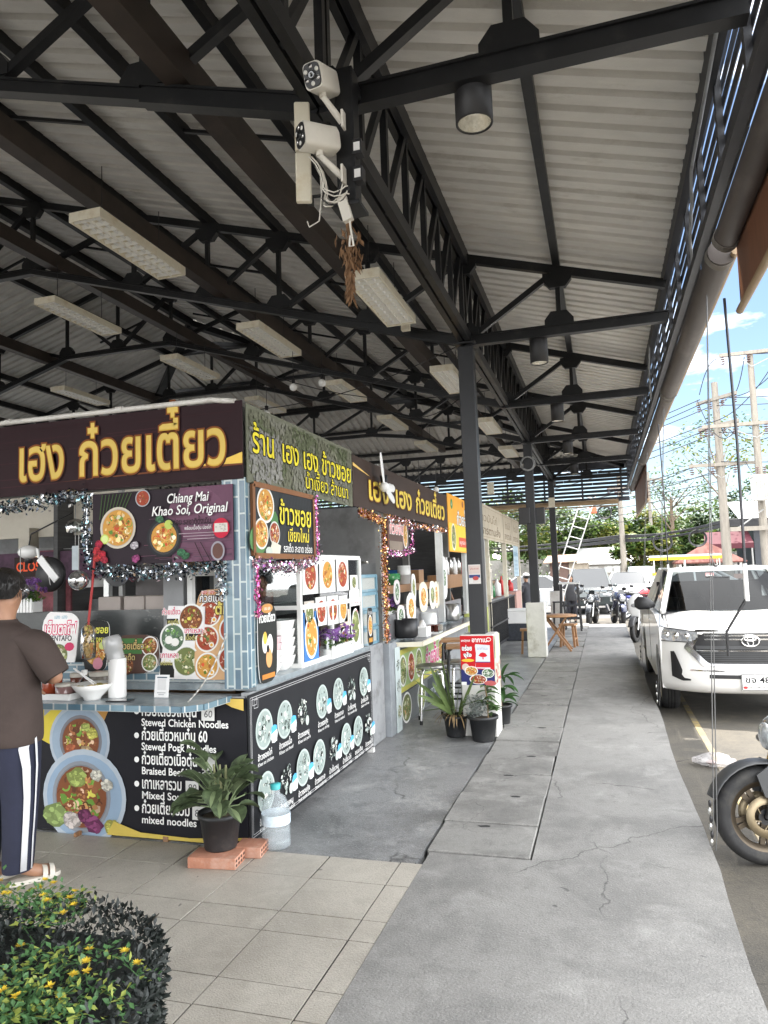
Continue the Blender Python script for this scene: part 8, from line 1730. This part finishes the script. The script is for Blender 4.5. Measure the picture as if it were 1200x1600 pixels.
TR = [((-9.5, 46, -.12), 6.3, 3.0, 'bushy tree behind the far end of the stalls', {}), ((-5.6, 50, -.12), 6.6, 3.0, 'yellow green tree left of the second column', dict(mats=(LA, LD, LB))), ((-3.2, 55, -.12), 6.2, 2.6, 'tree between the second and third columns', {}), ((-1.2, 58, -.12), 5.6, 2.4, 'rounded tree behind the shed roof', dict(mats=(LA, LB, LD))), ((1.6, 62, -.12), 6.2, 3.0, 'broad dark tree behind the white building', dict(mats=(LB, LC, LA))), ((4.2, 60, -.12), 5.6, 2.8, 'bright green tree right of the white building', dict(mats=(LA, LD, LB))), ((6.6, 58, -.12), 5.2, 2.8, 'low spreading tree behind the red pavilion', dict(mats=(LA, LB, LC))), ((9.6, 62, -.12), 6.4, 3.2, 'leafy tree above the dark shop', {}), ((13.5, 58, -.12), 8.5, 3.6, 'large tree at the right edge behind the transformer', dict(mats=(LB, LC, LA))),
      ((7.0, 46, -.12), 11.2, 3.6, 'tall thin crowned tree with bare limbs behind the crossarm pole', dict(dens=.34, ls=.28, flat=.5, ch=.72, ncl=40, mats=(LA, LB, LD))), ((4.6, 52, -.12), 8.6, 2.6, 'sparse branching tree left of the crossarm pole', dict(dens=.3, ls=.28, flat=.55, ch=.72, ncl=34, mats=(LB, LA, LC))), ((2.4, 44, -.12), 3.6, 1.7, 'low shrubby tree right of the white building', dict(mats=(LA, LD, LB))), ((-7.2, 37, -.12), 4.2, 1.6, 'leafy young tree by the end of the stalls', dict(mats=(LA, LB, LD))), ((-13.5, 52, -.12), 7, 3.4, 'wide unseen tree added left of the market for background brightness', {}), ((-22, 55, -.12), 8, 4, 'far unseen tree added at the left for background brightness', {})]  # last two trees, hidden behind the stalls, are added for background brightness
for i, (l, h, r, lb, kw) in enumerate(TR): tree(l, h, r, 40+i, lb, **kw)
for i, (x, y, lb) in enumerate(((-2.9, 35.5, 'shrub with white flowers in front of the shed'), (-4.2, 34, 'bush beyond the third column'))):
    t = thing('flowering_shrub', lb, 'shrub', (x, y, -.12)); m = MB(); R = random.Random(i); WF = leafmat('white_petal', (.7, .7, .68), .1)
    for k in range(900): q = V((R.gauss(0, .42), R.gauss(0, .4), abs(R.gauss(.6, .4)))); leafq(m, q, (R.uniform(-1, 1), R.uniform(-1, 1), R.uniform(-.4, .8)), (0, 0, 1), .16, .08, WF if R.random() < .12 else R.choice((LA, LB, LC)))
    m.build('foliage', t); m = MB(); m.tube([(0, 0, 0), (.05, 0, .7)], .04, BARK, 6); m.build('stem', t)
tag(MB().box((0, 75, 1.6), (160, 1.5, 3.4), mat('hedge_mass', (.06, .10, .03), .9, var=.6, scale=3, bump=1, bscale=6)).build('far_hedge'), 'long dark hedge closing off the view behind the trees', 'hedge')
if 'o' in _tmp:
    _o = _tmp['o']; _c = _o.data; bpy.data.objects.remove(_o); bpy.data.curves.remove(_c)
